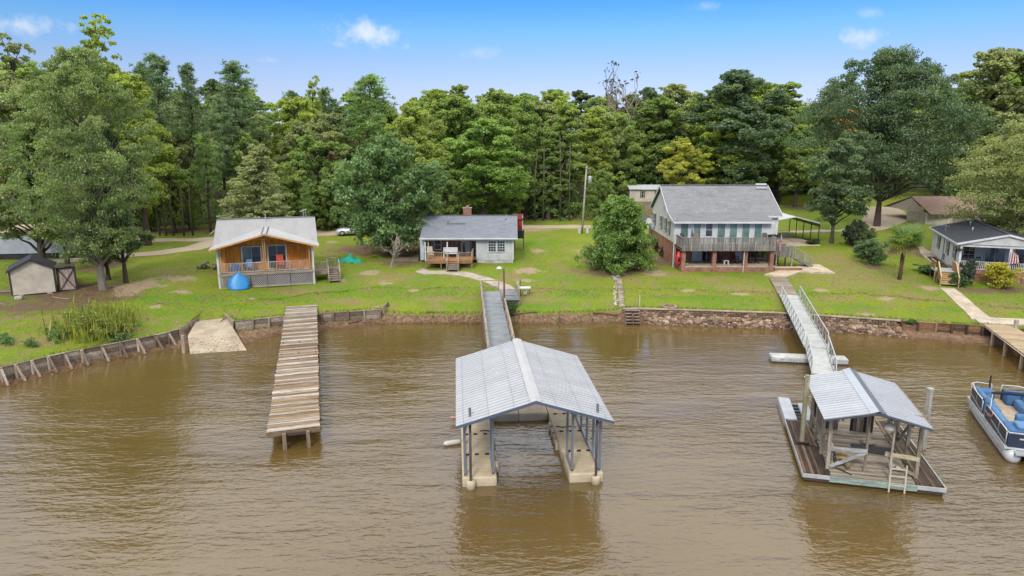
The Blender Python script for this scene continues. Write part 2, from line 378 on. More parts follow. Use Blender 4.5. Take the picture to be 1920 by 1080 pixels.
mud = mixc(t, maprange(t, nC, .35, .65, 0, 1), (.17, .10, .06, 1), (.33, .22, .14, 1)); mud = mixc(t, maprange(t, nD, .52, .7, 0, .8), mud, (.10, .075, .05, 1))
mud = mixc(t, maprange(t, nE, .6, .75, 0, .7), mud, (.40, .32, .24, 1))
c = mixc(t, maprange(t, mth(t, 'ADD', att('mud'), mth(t, 'MULTIPLY', mth(t, 'SUBTRACT', nC, .5), .9)), .4, .75, 0, 1), c, mud)
c = mixc(t, mth(t, 'MULTIPLY', att('wet'), .75), c, mixc(t, 1.0, c, (.45, .38, .32, 1), 'MULTIPLY'))
LK(t, c, p.inputs['Base Color']); p.inputs['Roughness'].default_value = .95; p.inputs['Specular IOR Level'].default_value = .15
bp = N(t, 'ShaderNodeBump', ins={'Strength': .9, 'Distance': .09}); LK(t, mth(t, 'ADD', nD, nE), bp.inputs['Height']); LK(t, bp.outputs[0], p.inputs['Normal'])
gme.materials.append(m)
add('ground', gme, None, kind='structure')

# ------------------------------------------------------------------ water
m, t, p, out = newmat('murky_lake_water'); M['water'] = m
tcx = N(t, 'ShaderNodeTexCoord')
def rot_noise(ang, sx, sy, scale, det, dist=0.0):
    mp = N(t, 'ShaderNodeMapping'); LK(t, tcx.outputs['Object'], mp.inputs[0]); mp.inputs['Rotation'].default_value = (0, 0, radians(ang)); mp.inputs['Scale'].default_value = (sx, sy, 1)
    n = N(t, 'ShaderNodeTexNoise', ins={'Scale': scale, 'Detail': det, 'Roughness': .55, 'Distortion': dist}); LK(t, mp.outputs[0], n.inputs[0]); return n.outputs[0]
w1 = rot_noise(-13, .34, 1.0, 3.5, 1.5, .5)
w2 = rot_noise(11, .5, 1.0, 6.2, 2.0, .5)
w3 = rot_noise(-22, .6, 1.0, 11.0, 2.0, .3)
sw = rot_noise(-16, .24, 1.0, 1.25, 1.0, .4)
n1_ = rot_noise(0, .5, 1.0, .12, 2.0)
big = rot_noise(-8, .35, 1.0, .13, 3.0)
amp = maprange(t, big, .34, .66, .28, 1.1)
h = mth(t, 'ADD', mth(t, 'MULTIPLY', w1, .42), mth(t, 'ADD', mth(t, 'MULTIPLY', w2, .22), mth(t, 'ADD', mth(t, 'MULTIPLY', w3, .07), mth(t, 'MULTIPLY', sw, .6))))
sxy = N(t, 'ShaderNodeSeparateXYZ'); LK(t, tcx.outputs['Object'], sxy.inputs[0])      # calmer in the lee of the bank
lee = maprange(t, mth(t, 'ADD', sxy.outputs[1], mth(t, 'MULTIPLY', mth(t, 'SUBTRACT', n1_, .5), 14.0)), 36, 53, 1.0, .34)
h = mth(t, 'MULTIPLY', mth(t, 'MULTIPLY', h, amp), lee)
bp = N(t, 'ShaderNodeBump', ins={'Strength': 1.0, 'Distance': .128}); LK(t, h, bp.inputs['Height']); LK(t, bp.outputs[0], p.inputs['Normal'])
n0 = rot_noise(5, 1, 1, .05, 3.0)
LK(t, mixc(t, maprange(t, n0, .35, .65, 0, 1), (.095, .0615, .019, 1), (.112, .074, .025, 1)), p.inputs['Base Color'])
p.inputs['Roughness'].default_value = .06; p.inputs['IOR'].default_value = 1.68; p.inputs['Specular IOR Level'].default_value = .5
add('water', MB().poly([(-900, -300, 0), (900, -300, 0), (900, 70, 0), (-900, 70, 0)]), m, kind='structure')

# ------------------------------------------------------------------ tracks, drives, walks
def ribbon(name, pts, m, lift=.03, thick=.12, color=None, step=.8, **pr):
    """paved strip laid on the ground: pts are (x, y, width)"""
    P = [Vector((a, b)) for a, b, w in pts]; Wd = [w for a, b, w in pts]
    out_p, out_w = [], []
    for i in range(len(P) - 1):
        n = max(1, int((P[i + 1] - P[i]).length / step))
        for k in range(n):
            f = k / n; out_p.append(P[i].lerp(P[i + 1], f)); out_w.append(Wd[i] + (Wd[i + 1] - Wd[i]) * f)
    out_p.append(P[-1]); out_w.append(Wd[-1])
    v, f = [], []; n = 7
    for i, q in enumerate(out_p):
        d = (out_p[min(i + 2, len(out_p) - 1)] - out_p[max(i - 2, 0)]).normalized(); s = Vector((d[1], -d[0]))
        for j in range(n):
            e = (j / (n - 1) - .5) * out_w[i]; a = q + s * e
            z = tz(a[0], a[1]) + lift
            v.append((a[0], a[1], z))
        a = q + s * (-.5 * out_w[i]); v.append((a[0], a[1], tz(a[0], a[1]) + lift - thick))
        a = q + s * (.5 * out_w[i]); v.append((a[0], a[1], tz(a[0], a[1]) + lift - thick))
    k = n + 2
    for i in range(len(out_p) - 1):
        for j in range(n - 1): f.append((i * k + j, i * k + j + 1, (i + 1) * k + j + 1, (i + 1) * k + j))
        f.append((i * k + n, i * k, (i + 1) * k, (i + 1) * k + n)); f.append((i * k + n - 1, i * k + n + 1, (i + 1) * k + n + 1, (i + 1) * k + n - 1))
    f.append(tuple(range(0, n)) + (n + 1, n)); b0 = (len(out_p) - 1) * k; f.append(tuple(b0 + j for j in range(n - 1, -1, -1)) + (b0 + n, b0 + n + 1))
    mb = MB(); mb.v = v; mb.f = f
    return add(name, mb, m, None, color, **pr)
m, t, p, out = newmat('sandy_track'); M['track'] = m
tcx = N(t, 'ShaderNodeTexCoord')
a1, a2 = ns(.5, 6), ns(5, 5, .7)
LK(t, mixc(t, a1, mixc(t, a2, (.26, .19, .125, 1), (.42, .34, .25, 1)), mixc(t, a2, (.34, .27, .19, 1), (.5, .42, .33, 1))), p.inputs['Base Color']); p.inputs['Roughness'].default_value = .95
bp = N(t, 'ShaderNodeBump', ins={'Strength': .5, 'Distance': .05}); LK(t, a2, bp.inputs['Height']); LK(t, bp.outputs[0], p.inputs['Normal'])
def gp(px, py, w): q = gr(px, py); return (q[0], q[1], w)
ribbon('dirt_road', [(-75, 86, 3)] + [gp(*a) for a in ((200,452,2.8),(300,450,2.8),(400,448,2.8),(500,444,3),(595,439,3.2),(690,434,3.4),(770,430,3.6),(880,427,3.4),(1000,425,3),(1090,425,3),(1180,424,3),(1300,424,3))], M['track'], kind='structure')
ribbon('dirt_path', [gp(*a) for a in ((90,492,2.2),(210,483,2.2),(300,474,2.4),(360,466,2.6),(395,456,3),(440,447,3))], M['track'], lift=.05, kind='structure')
ribbon('driveway', [gp(*a) for a in ((1600,437,2.5),(1640,424,4.5),(1660,412,6),(1658,402,6.5),(1650,395,7),(1640,388,7))], M['track'], lift=.06, kind='structure')
ribbon('concrete_drive', [gp(*a) for a in ((1440,437,1.6),(1500,435,1.6),(1580,433,1.6),(1630,429,1.6))], M['concrete'], lift=.05, color=C(205, 195, 175), kind='structure')
ribbon('walkway', [gp(*a) for a in ((786,507,1.6),(800,512,1.7),(840,511,1.6),(868,514,1.5),(900,522,1.2),(925,530,1.2),(945,538,1.3),(952,545,1.5))], M['concrete'], lift=.06, color=C(196, 184, 168), kind='structure')
ribbon('shore_path', [gp(*a) for a in ((1776,541,1.25),(1800,562,1.25),(1820,580,1.25),(1842,600,1.5))], M['concrete'], lift=.06, color=C(214, 198, 178), kind='structure')
ribbon('landing_slab', [gp(*a) for a in ((1830,601,1.5),(1870,603,1.5),(1935,606,1.5))], M['concrete'], lift=.075, color=C(214, 200, 182), kind='structure')
ribbon('side_walk', [gp(*a) for a in ((1712,458,1.3),(1735,473,1.3),(1752,488,1.3),(1762,498,1.3))], M['concrete'], lift=.05, color=C(200, 188, 172), kind='structure')
# boat ramp: a slab that dips into the water
a, b_, c_, d_ = Vector((BP[4][0] + .1, 53.2, .90)), onz(426, 596, .88), onz(464, 659, -.04), onz(357, 666, -.04)
mid1, mid2 = onz(352, 630, .60), onz(443, 625, .60)
mb = MB(); mb.v = [tuple(x) for x in (a, b_, mid2, mid1, c_, d_)] + [tuple(x - Vector((0, 0, .5))) for x in (a, b_, mid2, mid1, c_, d_)]
mb.f = [(0, 3, 2, 1), (3, 5, 4, 2), (1, 2, 8, 7), (2, 4, 10, 8), (4, 5, 11, 10), (5, 3, 9, 11), (3, 0, 6, 9)]
add('boat_ramp', mb, M['concrete'], color=C(196, 180, 158), kind='structure')
# ------------------------------------------------------------------ trees
m, t, p_, out = newmat('leaf'); M['leaf'] = m
t.nodes.remove(p_)
oi = N(t, 'ShaderNodeObjectInfo'); va = N(t, 'ShaderNodeAttribute', attribute_name='var').outputs['Fac']
vs = N(t, 'ShaderNodeVectorMath', operation='SCALE'); LK(t, oi.outputs['Color'], vs.inputs[0]); LK(t, maprange(t, va, 0, 1, .55, 1.5, False), vs.inputs[3])
yel = mixc(t, 1.0, vs.outputs[0], (1.45, 1.12, .7, 1), 'MULTIPLY')
cc = mixc(t, maprange(t, va, .55, 1, 0, .45, False), vs.outputs[0], yel)
df = N(t, 'ShaderNodeBsdfDiffuse'); LK(t, cc, df.inputs[0])
tr = N(t, 'ShaderNodeBsdfTranslucent'); LK(t, mixc(t, 1.0, cc, (1.15, 1.25, .7, 1), 'MULTIPLY'), tr.inputs[0])
mx = N(t, 'ShaderNodeMixShader', ins={0: .45}); LK(t, df.outputs[0], mx.inputs[1]); LK(t, tr.outputs[0], mx.inputs[2])
gl = N(t, 'ShaderNodeBsdfGlossy', ins={'Roughness': .45, 'Color': (1, 1, 1, 1)})
mx2 = N(t, 'ShaderNodeMixShader', ins={0: .035}); LK(t, mx.outputs[0], mx2.inputs[1]); LK(t, gl.outputs[0], mx2.inputs[2]); LK(t, mx2.outputs[0], out.inputs[0])

def unit(a): return a / np.maximum(np.linalg.norm(a, axis=-1, keepdims=True), 1e-6)
def leaves(name, pos, nrm, tan, L, W, var):
    """one small folded-diamond leaf spray per point"""
    n = len(pos); tan = unit(tan - nrm * np.sum(tan * nrm, -1, keepdims=True)); bt = np.cross(nrm, tan)
    L = np.broadcast_to(np.asarray(L, float), (n,))[:, None]; W = np.broadcast_to(np.asarray(W, float), (n,))[:, None]
    v = np.empty((n, 4, 3)); v[:, 0] = pos - tan * L * .5; v[:, 1] = pos + bt * W * .5 + tan * L * .05 - nrm * W * .12; v[:, 2] = pos + tan * L * .5; v[:, 3] = pos - bt * W * .5 + tan * L * .05 - nrm * W * .12
    me = npmesh(name, v.reshape(-1, 3), np.arange(n * 4).reshape(n, 4), M['leaf'])
    at_lay(me, 'var', np.repeat(np.clip(var, 0, 1), 4)); return me
def rdir(r, n):
    a = r.normal(size=(n, 3)); return unit(a)
def clump_leaves(r, cl, rad, per, L, W, squash=.6, up=.45, cvar=None):
    """cl: clump centres; each gets leaves on and in a flattened ball, thicker on its upper side"""
    k = len(cl); n = k * per
    c = np.repeat(cl, per, 0); R = np.repeat(np.broadcast_to(rad, (k,)), per)[:, None]
    d = rdir(r, n); d[:, 2] = np.where(r.random(n) < .45, np.abs(d[:, 2]), d[:, 2])
    q = r.random((n, 1)) ** .45
    pos = c + d * R * q * np.array([1, 1, squash])
    nrm = unit(np.array([0, 0, up]) + rdir(r, n) * .75 + d * .35)
    tan = rdir(r, n)
    cv = r.random(k) if cvar is None else cvar
    var = np.repeat(cv, per) * .6 + r.random(n) * .4
    return pos, nrm, tan, L * r.uniform(.65, 1.35, n), W * r.uniform(.65, 1.35, n), var
def curve(a, b, sag, r, k=5, wob=.08):
    a = np.array(a, float); b = np.array(b, float); L = np.linalg.norm(b - a); o = []
    for i in range(k + 1):
        f = i / k; q = a + (b - a) * f; q = q + np.array([0, 0, sag * sin(pi * f)]) + r.normal(size=3) * wob * L * .3 * (0 < i < k)
        o.append(tuple(q))
    return o
def limb(mb, pts, r0, r1, n=5):
    k = len(pts); mb.tube(pts, [r0 + (r1 - r0) * i / (k - 1) for i in range(k)], n, False)

def hardwood(name, seed, H=18., base=.22, R=4.6, prof='round', boughs=34, sub=11, per=42, L=.34, W=.24, squash=.62, lobes=.3, sparse=1.0, lean=0.0, fork=False):
    r = np.random.default_rng(seed); z0 = H * base; ch = H - z0
    ph = r.random(4) * 6.28
    tw = MB(); tp = [(0, 0, -.4)]
    for i in range(1, 7): tp.append((r.normal() * .12 * i * .5 + lean * i / 6, r.normal() * .12 * i * .5, H * .86 * i / 6))
    r0 = H * .019
    tw.tube(tp, [r0 * 1.5] + [r0 * (1 - .85 * i / 6) for i in range(1, 7)], 7, False)
    def trunk_at(z):
        z = max(0., min(z, H * .85)); f = z / (H * .86) * 6; i = min(5, int(f)); f -= i
        return np.array(tp[i]) * (1 - f) + np.array(tp[i + 1]) * f if i > 0 else np.array([tp[1][0] * f, tp[1][1] * f, z])
    cl, rad, cv = [], [], []
    for b in range(boughs):
        u = (b + .5) / boughs; tt = u ** .85 if prof != 'cone' else u ** 1.25
        if prof == 'round': Rr = R * (sin(pi * min(1, .16 + tt * .84)) ** .65)
        elif prof == 'cone': Rr = R * (1.02 - tt) ** .8
        elif prof == 'tall': Rr = R * (min(1, .45 + tt * 1.4)) * (1.03 - tt) ** .55
        elif name == 'cedar': Rr = R * min(1, .85 + tt) * (1.02 - tt) ** .48
        else: Rr = R * (.62 + .38 * sin(pi * tt)) * (1.0 if tt < .8 else (1.1 - tt) / .3)
        a = b * 2.39996 + r.normal() * .25
        Rr *= 1 + lobes * (sin(2 * a + ph[0]) * .5 + sin(3 * a + tt * 5 + ph[1]) * .5)
        rr = Rr * (r.uniform(.62, 1.0) if r.random() < .8 else r.uniform(.1, .5))
        z = z0 + ch * (tt * .93 + .03) + r.normal() * ch * .025
        ctr = np.array([cos(a) * rr, sin(a) * rr, z]); ta = trunk_at(z); ctr[:2] += ta[:2]
        br = (R * .27 + .35) * r.uniform(.75, 1.25) * (1 - .35 * tt)
        st = trunk_at(max(z0 * .75, z - rr * .7 - .4)); pts = curve(st, ctr, rr * .06, r)
        limb(tw, pts, max(.05, r0 * .5 * (1 - tt * .6)), .025)
        bv = r.random()
        for s_ in range(sub):
            if r.random() > sparse: continue
            d = rdir(r, 1)[0]; d[2] = d[2] * .75 + .18
            c = ctr + d * br * r.uniform(.35, 1.05) * np.array([1.15, 1.15, .75]); cl.append(c); rad.append(br * r.uniform(.3, .52)); cv.append(np.clip(bv * .55 + r.random() * .3 + .3 * (c[2] - z0) / ch * .6, 0, 1))
            if s_ % 4 == 0: limb(tw, [tuple(ctr), tuple((ctr + c) / 2 + r.normal(size=3) * .05), tuple(c)], .03, .012, 4)
    q = clump_leaves(r, np.array(cl), np.array(rad), per, L, W, squash, cvar=np.array(cv))
    return leaves(name + '_crown', *q), tw.mesh(name + '_trunk', M['bark'], True), H

def pine(name, seed, H=20., base=.5, R=3.0, boughs=40, tufts=9, per=15, low=True):
    r = np.random.default_rng(seed); tw = MB(); tp = [(r.normal() * .07 * i, r.normal() * .07 * i, -.4 + (H + .2) * i / 7) for i in range(8)]
    r0 = H * .0125; tw.tube(tp, [r0 * (1.15 - .98 * i / 7) for i in range(8)], 7, False)
    P, Nn, T, Ls, Ws, V = [], [], [], [], [], []
    for b in range(boughs):
        u = (b + .5) / boughs; z = H * (base + (1 - base) * u ** .9); a = b * 2.39996 + r.normal() * .3
        rr = R * (1.06 - u) ** .55 * r.uniform(.55, 1.1) * (.6 + .4 * min(1, u * 4)); f = (z + .4) / (H + .2) * 7; i = min(6, int(f)); f -= i
        st = np.array(tp[i]) * (1 - f) + np.array(tp[i + 1]) * f; end = st + np.array([cos(a) * rr, sin(a) * rr, rr * r.uniform(.05, .45)])
        pts = curve(st, end, -rr * .08, r, 4); limb(tw, pts, .06 * (1.2 - u), .02, 4)
        bv = r.random()
        for k in range(tufts):
            g_ = r.uniform(.35, 1.05); c = st + (end - st) * g_ + r.normal(size=3) * np.array([.45, .45, .28]) * (.5 + rr * .22)
            d = rdir(r, per); d[:, 2] = d[:, 2] * .7 + .35; d = unit(d)
            P.append(c + d * .26); T.append(d); Nn.append(unit(np.cross(d, rdir(r, per)))); Ls.append(np.full(per, .55) * r.uniform(.7, 1.2, per)); Ws.append(np.full(per, .11)); V.append(np.clip(bv * .5 + r.random() * .3 + r.random(per) * .25, 0, 1))
    if low:
        for k in range(7):
            z = H * r.uniform(base * .5, base); a = r.random() * 6.28; limb(tw, [(0, 0, z), (cos(a) * .8, sin(a) * .8, z + .15), (cos(a) * 1.5, sin(a) * 1.5, z + .1)], .035, .012, 4)
    q = [np.concatenate(x) for x in (P, Nn, T, Ls, Ws, V)]
    return leaves(name + '_crown', *q), tw.mesh(name + '_trunk', M['bark'], True), H

def bare(name, seed, H=9., leafy=0, R=3.0):
    """leafless tree; a few last leaves if asked for"""
    r = np.random.default_rng(seed); tw = MB(); tips = []
    def grow(p, d, L, rad, lev):
        e = p + d * L; mid = (p + e) / 2 + r.normal(size=3) * L * .05
        tw.tube([tuple(p), tuple(mid), tuple(e)], [rad, rad * .85, rad * .68], 5, False)
        if lev == 0: tips.append(e); return
        for k in range(3 if lev > 1 else 4):
            nd = unit(d + rdir(r, 1)[0] * .62 + np.array([0, 0, .12])); grow(e if k else mid, nd, L * r.uniform(.62, .85), rad * .62, lev - 1)
    grow(np.array([0, 0, -.3]), np.array([0, 0, 1.]), H * .3, H * .014, 4)
    tips = np.array(tips); cr = None
    if leafy:
        q = clump_leaves(r, tips[r.random(len(tips)) < .8], .35, leafy, .3, .2); cr = leaves(name + '_crown', *q)
    return cr, tw.mesh(name + '_trunk', M['bark'], True), float(tips[:, 2].max())

PT = {}
PT['broadA'] = hardwood('hardwood', 11, 18, .18, 5.0, 'round', 46, 13, 84, L=.265, W=.185, squash=.78)
PT['broadB'] = hardwood('hardwood', 23, 18, .12, 4.6, 'column', 48, 13, 80, lobes=.4, L=.265, W=.185, squash=.78)
PT['broadC'] = hardwood('hardwood', 37, 17, .22, 5.4, 'round', 42, 14, 66, squash=.66, lobes=.42, L=.31, W=.22)
PT['low'] = hardwood('hardwood', 41, 12, .05, 4.4, 'column', 42, 13, 78, L=.26, W=.18, squash=.78)
PT['tallA'] = hardwood('sweetgum', 53, 20, .16, 3.5, 'tall', 46, 11, 78, L=.26, W=.18, squash=.8)
PT['tallB'] = hardwood('sweetgum', 67, 20, .2, 3.3, 'tall', 42, 11, 76, lobes=.45, L=.26, W=.18, squash=.8)
PT['airy'] = hardwood('poplar', 71, 22, .35, 4.0, 'tall', 30, 8, 30, sparse=.7, lobes=.5)
PT['pineA'] = pine('pine', 83, 22, .5, 3.4, 44, 10, 15)
PT['pineB'] = pine('pine', 97, 20, .35, 3.6, 50, 10, 15)
PT['cone'] = hardwood('cypress', 101, 11, .04, 3.9, 'cone', 60, 12, 44, L=.24, W=.13, squash=.5, lobes=.1)
PT['cedar'] = hardwood('cedar', 107, 6, .0, 2.7, 'column', 110, 13, 50, L=.22, W=.11, squash=.8, lobes=.06)
PT['bush'] = hardwood('shrub', 113, 1.5, .03, .85, 'round', 22, 8, 30, L=.13, W=.09, lobes=.12)
PT['magnolia'] = hardwood('magnolia', 127, 9.5, .10, 4.3, 'column', 64, 13, 44, L=.30, W=.17, squash=.85, lobes=.22)
PT['oak'] = hardwood('oak', 131, 17, .20, 8.2, 'round', 92, 17, 66, L=.225, W=.14, squash=.55, lobes=.25)
PT['bigleft'] = hardwood('oak', 139, 20, .14, 6.6, 'column', 100, 16, 64, L=.215, W=.12, squash=.55, lobes=.3)
PT['bare'] = bare('bare_tree', 149, 12, 3)
PT['dead'] = bare('dead_tree', 151, 3.2, 0)
bpy_trees = {}
def tree(name, label, proto, x, y, H, wid=1.0, col=(.07, .13, .03), rz=None, group=None, cat='tree', bark=(95, 82, 70), z=None, lift=0):
    cr, tk, h0 = PT[proto]; s = H / h0
    e = thing(name, label, cat, (x, y, (tz(x, y) if z is None else z) + lift), random.uniform(0, 6.28) if rz is None else rz, group)
    e.scale = (s * wid, s * wid, s)
    tkm = add('trunk', tk, None, e, C(*bark))
    if cr is not None: add('crown', cr, None, e, tuple(col) + (1,))
    return e
def tree_px(name, label, proto, px, Y, top, wid=1.0, col=(.07, .13, .03), **k):
    """stands at distance Y under the pixel column px, its top reaching the sight line of pixel row top"""
    q = at(px, top, Y); zb = tz(q[0], Y); return tree(name, label, proto, q[0], Y, q[2] - zb, wid, col, **k)
# ------------------------------------------------------------------ more builders
def rbox(x0, x1, y0, y1, z0, z1, r=.05, seg=2, jit=0, rnd=None):
    bm = bmesh.new(); bmesh.ops.create_cube(bm, size=1)
    for v in bm.verts: v.co = Vector((x0 + (v.co.x + .5) * (x1 - x0), y0 + (v.co.y + .5) * (y1 - y0), z0 + (v.co.z + .5) * (z1 - z0)))
    bmesh.ops.bevel(bm, geom=bm.edges[:], offset=r, segments=seg, affect='EDGES', profile=.6)
    if jit:
        for v in bm.verts: v.co += Vector((rnd.uniform(-jit, jit), rnd.uniform(-jit, jit), rnd.uniform(-jit, jit)))
    me = bpy.data.meshes.new('rbox'); bm.to_mesh(me); bm.free(); me.polygons.foreach_set('use_smooth', [True] * len(me.polygons)); return me
def addm(name, me, m, parent=None, color=None, **k):
    me.name = name; me.materials.append(m); return add(name, me, None, parent, color, **k)
def metal_roof(parent, e0, e1, r0, r1, n, ribs=3, color=(210, 215, 224), name='roof_panel', m='roofmetal', jit=.018):
    """sheet-metal slope from the eave e0-e1 up to the ridge r0-r1: n panels with raised ribs"""
    e0, e1, r0, r1 = map(Vector, (e0, e1, r0, r1)); nn = (e1 - e0).cross(r0 - e0).normalized()
    if nn.z < 0: nn = -nn
    for i in range(n):
        a, b = i / n, (i + 1) / n; g = -.0004 if i % 2 else .0004
        A, B = e0.lerp(e1, a + g), e0.lerp(e1, b - g); Cc, D = r0.lerp(r1, b - g), r0.lerp(r1, a + g)
        mb = MB().prism([A, B, Cc, D], -nn * .02)
        for k in range(ribs):
            f = (k + .12) / ribs; p, q = A.lerp(B, f) + nn * .012, D.lerp(Cc, f) + nn * .012
            mb.bar(p, q, .045, .05, nn)
        kk = 1 + random.uniform(-jit, jit); c = C(*color); add(name, mb, M[m], parent, (c[0] * kk, c[1] * kk, c[2] * kk, 1))
def wcol(pal, jit=.12):
    c = random.choice(pal); k = 1 + random.uniform(-jit, jit); return C(c[0], c[1], c[2], k)
GREYW = [(172, 154, 134), (186, 170, 150), (154, 134, 114), (196, 182, 164), (136, 116, 98)]
def bulkhead(name, label, P, zt, zb, boards=3, brace=False, cap=True, post=.14, pal=GREYW, fdir=None, cat='retaining wall', phigh=.05, post_every=1):
    """timber wall: boards between posts, a cap board, raking braces on the water side"""
    e = thing(name, label, cat, (P[0][0], P[0][1], 0)); o0 = Vector((P[0][0], P[0][1], 0))
    pts = [Vector((a, b, 0)) - o0 for a, b in P]
    for i in range(len(pts) - 1):
        p, q = pts[i], pts[i + 1]; d = (q - p).normalized(); n = Vector((d.y, -d.x, 0))
        if fdir is None:
            if n.y > 0 and abs(d.x) > abs(d.y) * .3: n = -n
        elif n.dot(Vector(fdir)) < 0: n = -n
        h = (zt - zb) / boards
        for k in range(boards):
            z = zb + h * (k + .5); off = n * (.13 + random.uniform(-.012, .012))
            add('plank', MB().bar(p + off + Vector((0, 0, z + random.uniform(-.01, .01))), q + off + Vector((0, 0, z + random.uniform(-.012, .012))), .045, h * .94), M['wood_x'], e, wcol(pal))
        if cap: add('cap_board', MB().bar(p + n * .11 + Vector((0, 0, zt + .02)), q + n * .11 + Vector((0, 0, zt + .02)), .17, .045), M['wood_x'], e, wcol(pal, .05))
    for i, p in enumerate(pts):
        if i % post_every: continue
        d = (pts[min(i + 1, len(pts) - 1)] - pts[max(i - 1, 0)]).normalized(); n = Vector((d.y, -d.x, 0))
        if fdir is None:
            if n.y > 0 and abs(d.x) > abs(d.y) * .3: n = -n
        elif n.dot(Vector(fdir)) < 0: n = -n
        b = p + n * .24
        add('post', MB().bar(b + Vector((0, 0, zb - .3)), b + Vector((random.uniform(-.03, .03), 0, zt + phigh + random.uniform(-.05, .04))), post, post, (1, 0, 0)), M['wood_z'], e, wcol(pal, .2))
        if brace:
            add('brace', MB().bar(b + n * .05 + Vector((0, 0, zt - .05)), b + n * .62 + d * random.uniform(.1, .2) + Vector((0, 0, .02)), .11, .13, d), M['wood_z'], e, wcol(pal, .2))
    return e
def bk(px, z=1.0, dy=0):
    """point of the bank line under a pixel column"""
    lo, hi = -60., 60.
    for _ in range(40):
        x = (lo + hi) / 2; y = float(np.interp(x, bkx, bky)); dep = y * cos(PIT) - (z - HC) * sin(PIT)
        if 960 + FPX * x / dep < px: lo = x
        else: hi = x
    return (x, float(np.interp(x, bkx, bky)) + dy)
bulkhead('timber_bulkhead', 'long curved grey timber bulkhead with raking braces along the weedy lawn', [(-34.5, 39.0)] + [bk(x) for x in (0, 26, 56, 88, 119, 151, 189, 223, 256, 288, 312, 334)], 1.03, .18, 3, True)
bulkhead('ramp_edging', 'low board edging along the left side of the boat ramp', [(BP[4][0] + .02, BP[4][1] - .1), (BP[4][0] + .02, 52.0), (BP[4][0] + .02, 53.2)], 1.12, .2, 3, fdir=(1, 0, 0), cap=False, phigh=.1)
e1 = gr(421, 583); 
bulkhead('timber_bulkhead', 'short timber bulkhead between the boat ramp and the plank dock', [(e1[0], e1[1])] + [bk(x) for x in (441, 473, 503, 533)], 1.03, .3, 2, fdir=(-.3, -1, 0))
bulkhead('timber_bulkhead', 'timber bulkhead with dark posts just right of the plank dock', [bk(x) for x in (602, 625, 653, 683, 712)], 1.03, .32, 2, phigh=.1)
bulkhead('timber_bulkhead', 'brown timber bulkhead ending at the sunlit plank pier with stair path', [bk(x) for x in (1690, 1721, 1754, 1784, 1812, 1840, 1870, 1925)], 1.03, .3, 3, pal=[(150, 112, 82), (165, 128, 98), (120, 88, 66), (96, 74, 58)])
q = bk(716); bulkhead('timber_return', 'tall dark post and boards closing the bulkhead end in the lawn', [(q[0], q[1]), (q[0] + .1, q[1] + 1.2)], 1.35, .6, 2, cap=False, fdir=(1, 0, 0), cat='retaining wall')

# block wall with a stone revetment at its foot
e = thing('block_wall', 'low tan block retaining wall with a rubble slope below the two-storey house lawn', 'retaining wall', (0, 0, 0))
xa, xb = bk(1168)[0], bk(1688)[0]; L_ = 0.42; nb = int((xb - xa) / L_)
bmesh_block = rbox(-.2, .2, -.12, .12, -.085, .085, .02, 1); bmesh_block.materials.append(M['stone'])
for r_ in range(3):
    for i in range(nb):
        x = xa + (i + .5 + .5 * (r_ % 2)) * L_; y = float(np.interp(x, bkx, bky)); sl_ = math.atan2(np.interp(x + .2, bkx, bky) - np.interp(x - .2, bkx, bky), .4)
        o = bpy.data.objects.new('block', bmesh_block); COL.objects.link(o); o.parent = e
        o.location = (x, y - .14 - .025 * (2 - r_) + random.uniform(-.012, .012), .52 + r_ * .175); o.rotation_euler = (0, 0, sl_ + random.uniform(-.03, .03)); o.color = wcol([(160, 132, 106), (176, 150, 122), (140, 112, 90), (188, 166, 140), (122, 96, 78)], .15)
for i in range(0, nb, 3):
    x0 = xa + i * L_; x1 = min(xb, x0 + 3 * L_ - .015)
    add('cap_slab', MB().bar((x0, float(np.interp(x0, bkx, bky)) - .12, 1.06), (x1, float(np.interp(x1, bkx, bky)) - .12, 1.06), .36, .075), M['concrete'], e, wcol([(190, 172, 150), (178, 160, 138)], .06))
rnd = random.Random(5); stones = []
for k in range(7):
    bm = bmesh.new(); bmesh.ops.create_icosphere(bm, subdivisions=2 if k < 2 else 1, radius=1)
    for v in bm.verts: v.co = Vector((v.co.x * rnd.uniform(.75, 1.2), v.co.y * rnd.uniform(.75, 1.2), v.co.z * rnd.uniform(.6, .95)))
    me = bpy.data.meshes.new('stone'); bm.to_mesh(me); bm.free(); me.materials.append(M['stone']); stones.append(me)
SPAL = [(172, 140, 116), (150, 124, 106), (190, 162, 138), (128, 108, 94), (160, 122, 100), (205, 180, 156)]
def rubble(parent, n, fx, r0, r1, pal=SPAL, name='stone', seed=3):
    rn = random.Random(seed)
    for i in range(n):
        x, y, z = fx(rn); r = rn.uniform(r0, r1) * (1.5 if rn.random() < .1 else 1)
        o = bpy.data.objects.new(name, rn.choice(stones)); COL.objects.link(o); o.parent = parent; o.location = (x, y, z + r * .25); o.scale = (r * rn.uniform(.8, 1.3), r, r * rn.uniform(.7, 1))
        o.rotation_euler = (rn.uniform(-.5, .5), rn.uniform(-.5, .5), rn.uniform(0, 6.28)); c = rn.choice(pal); k = rn.uniform(.7, 1.15); o.color = C(c[0], c[1], c[2], k)
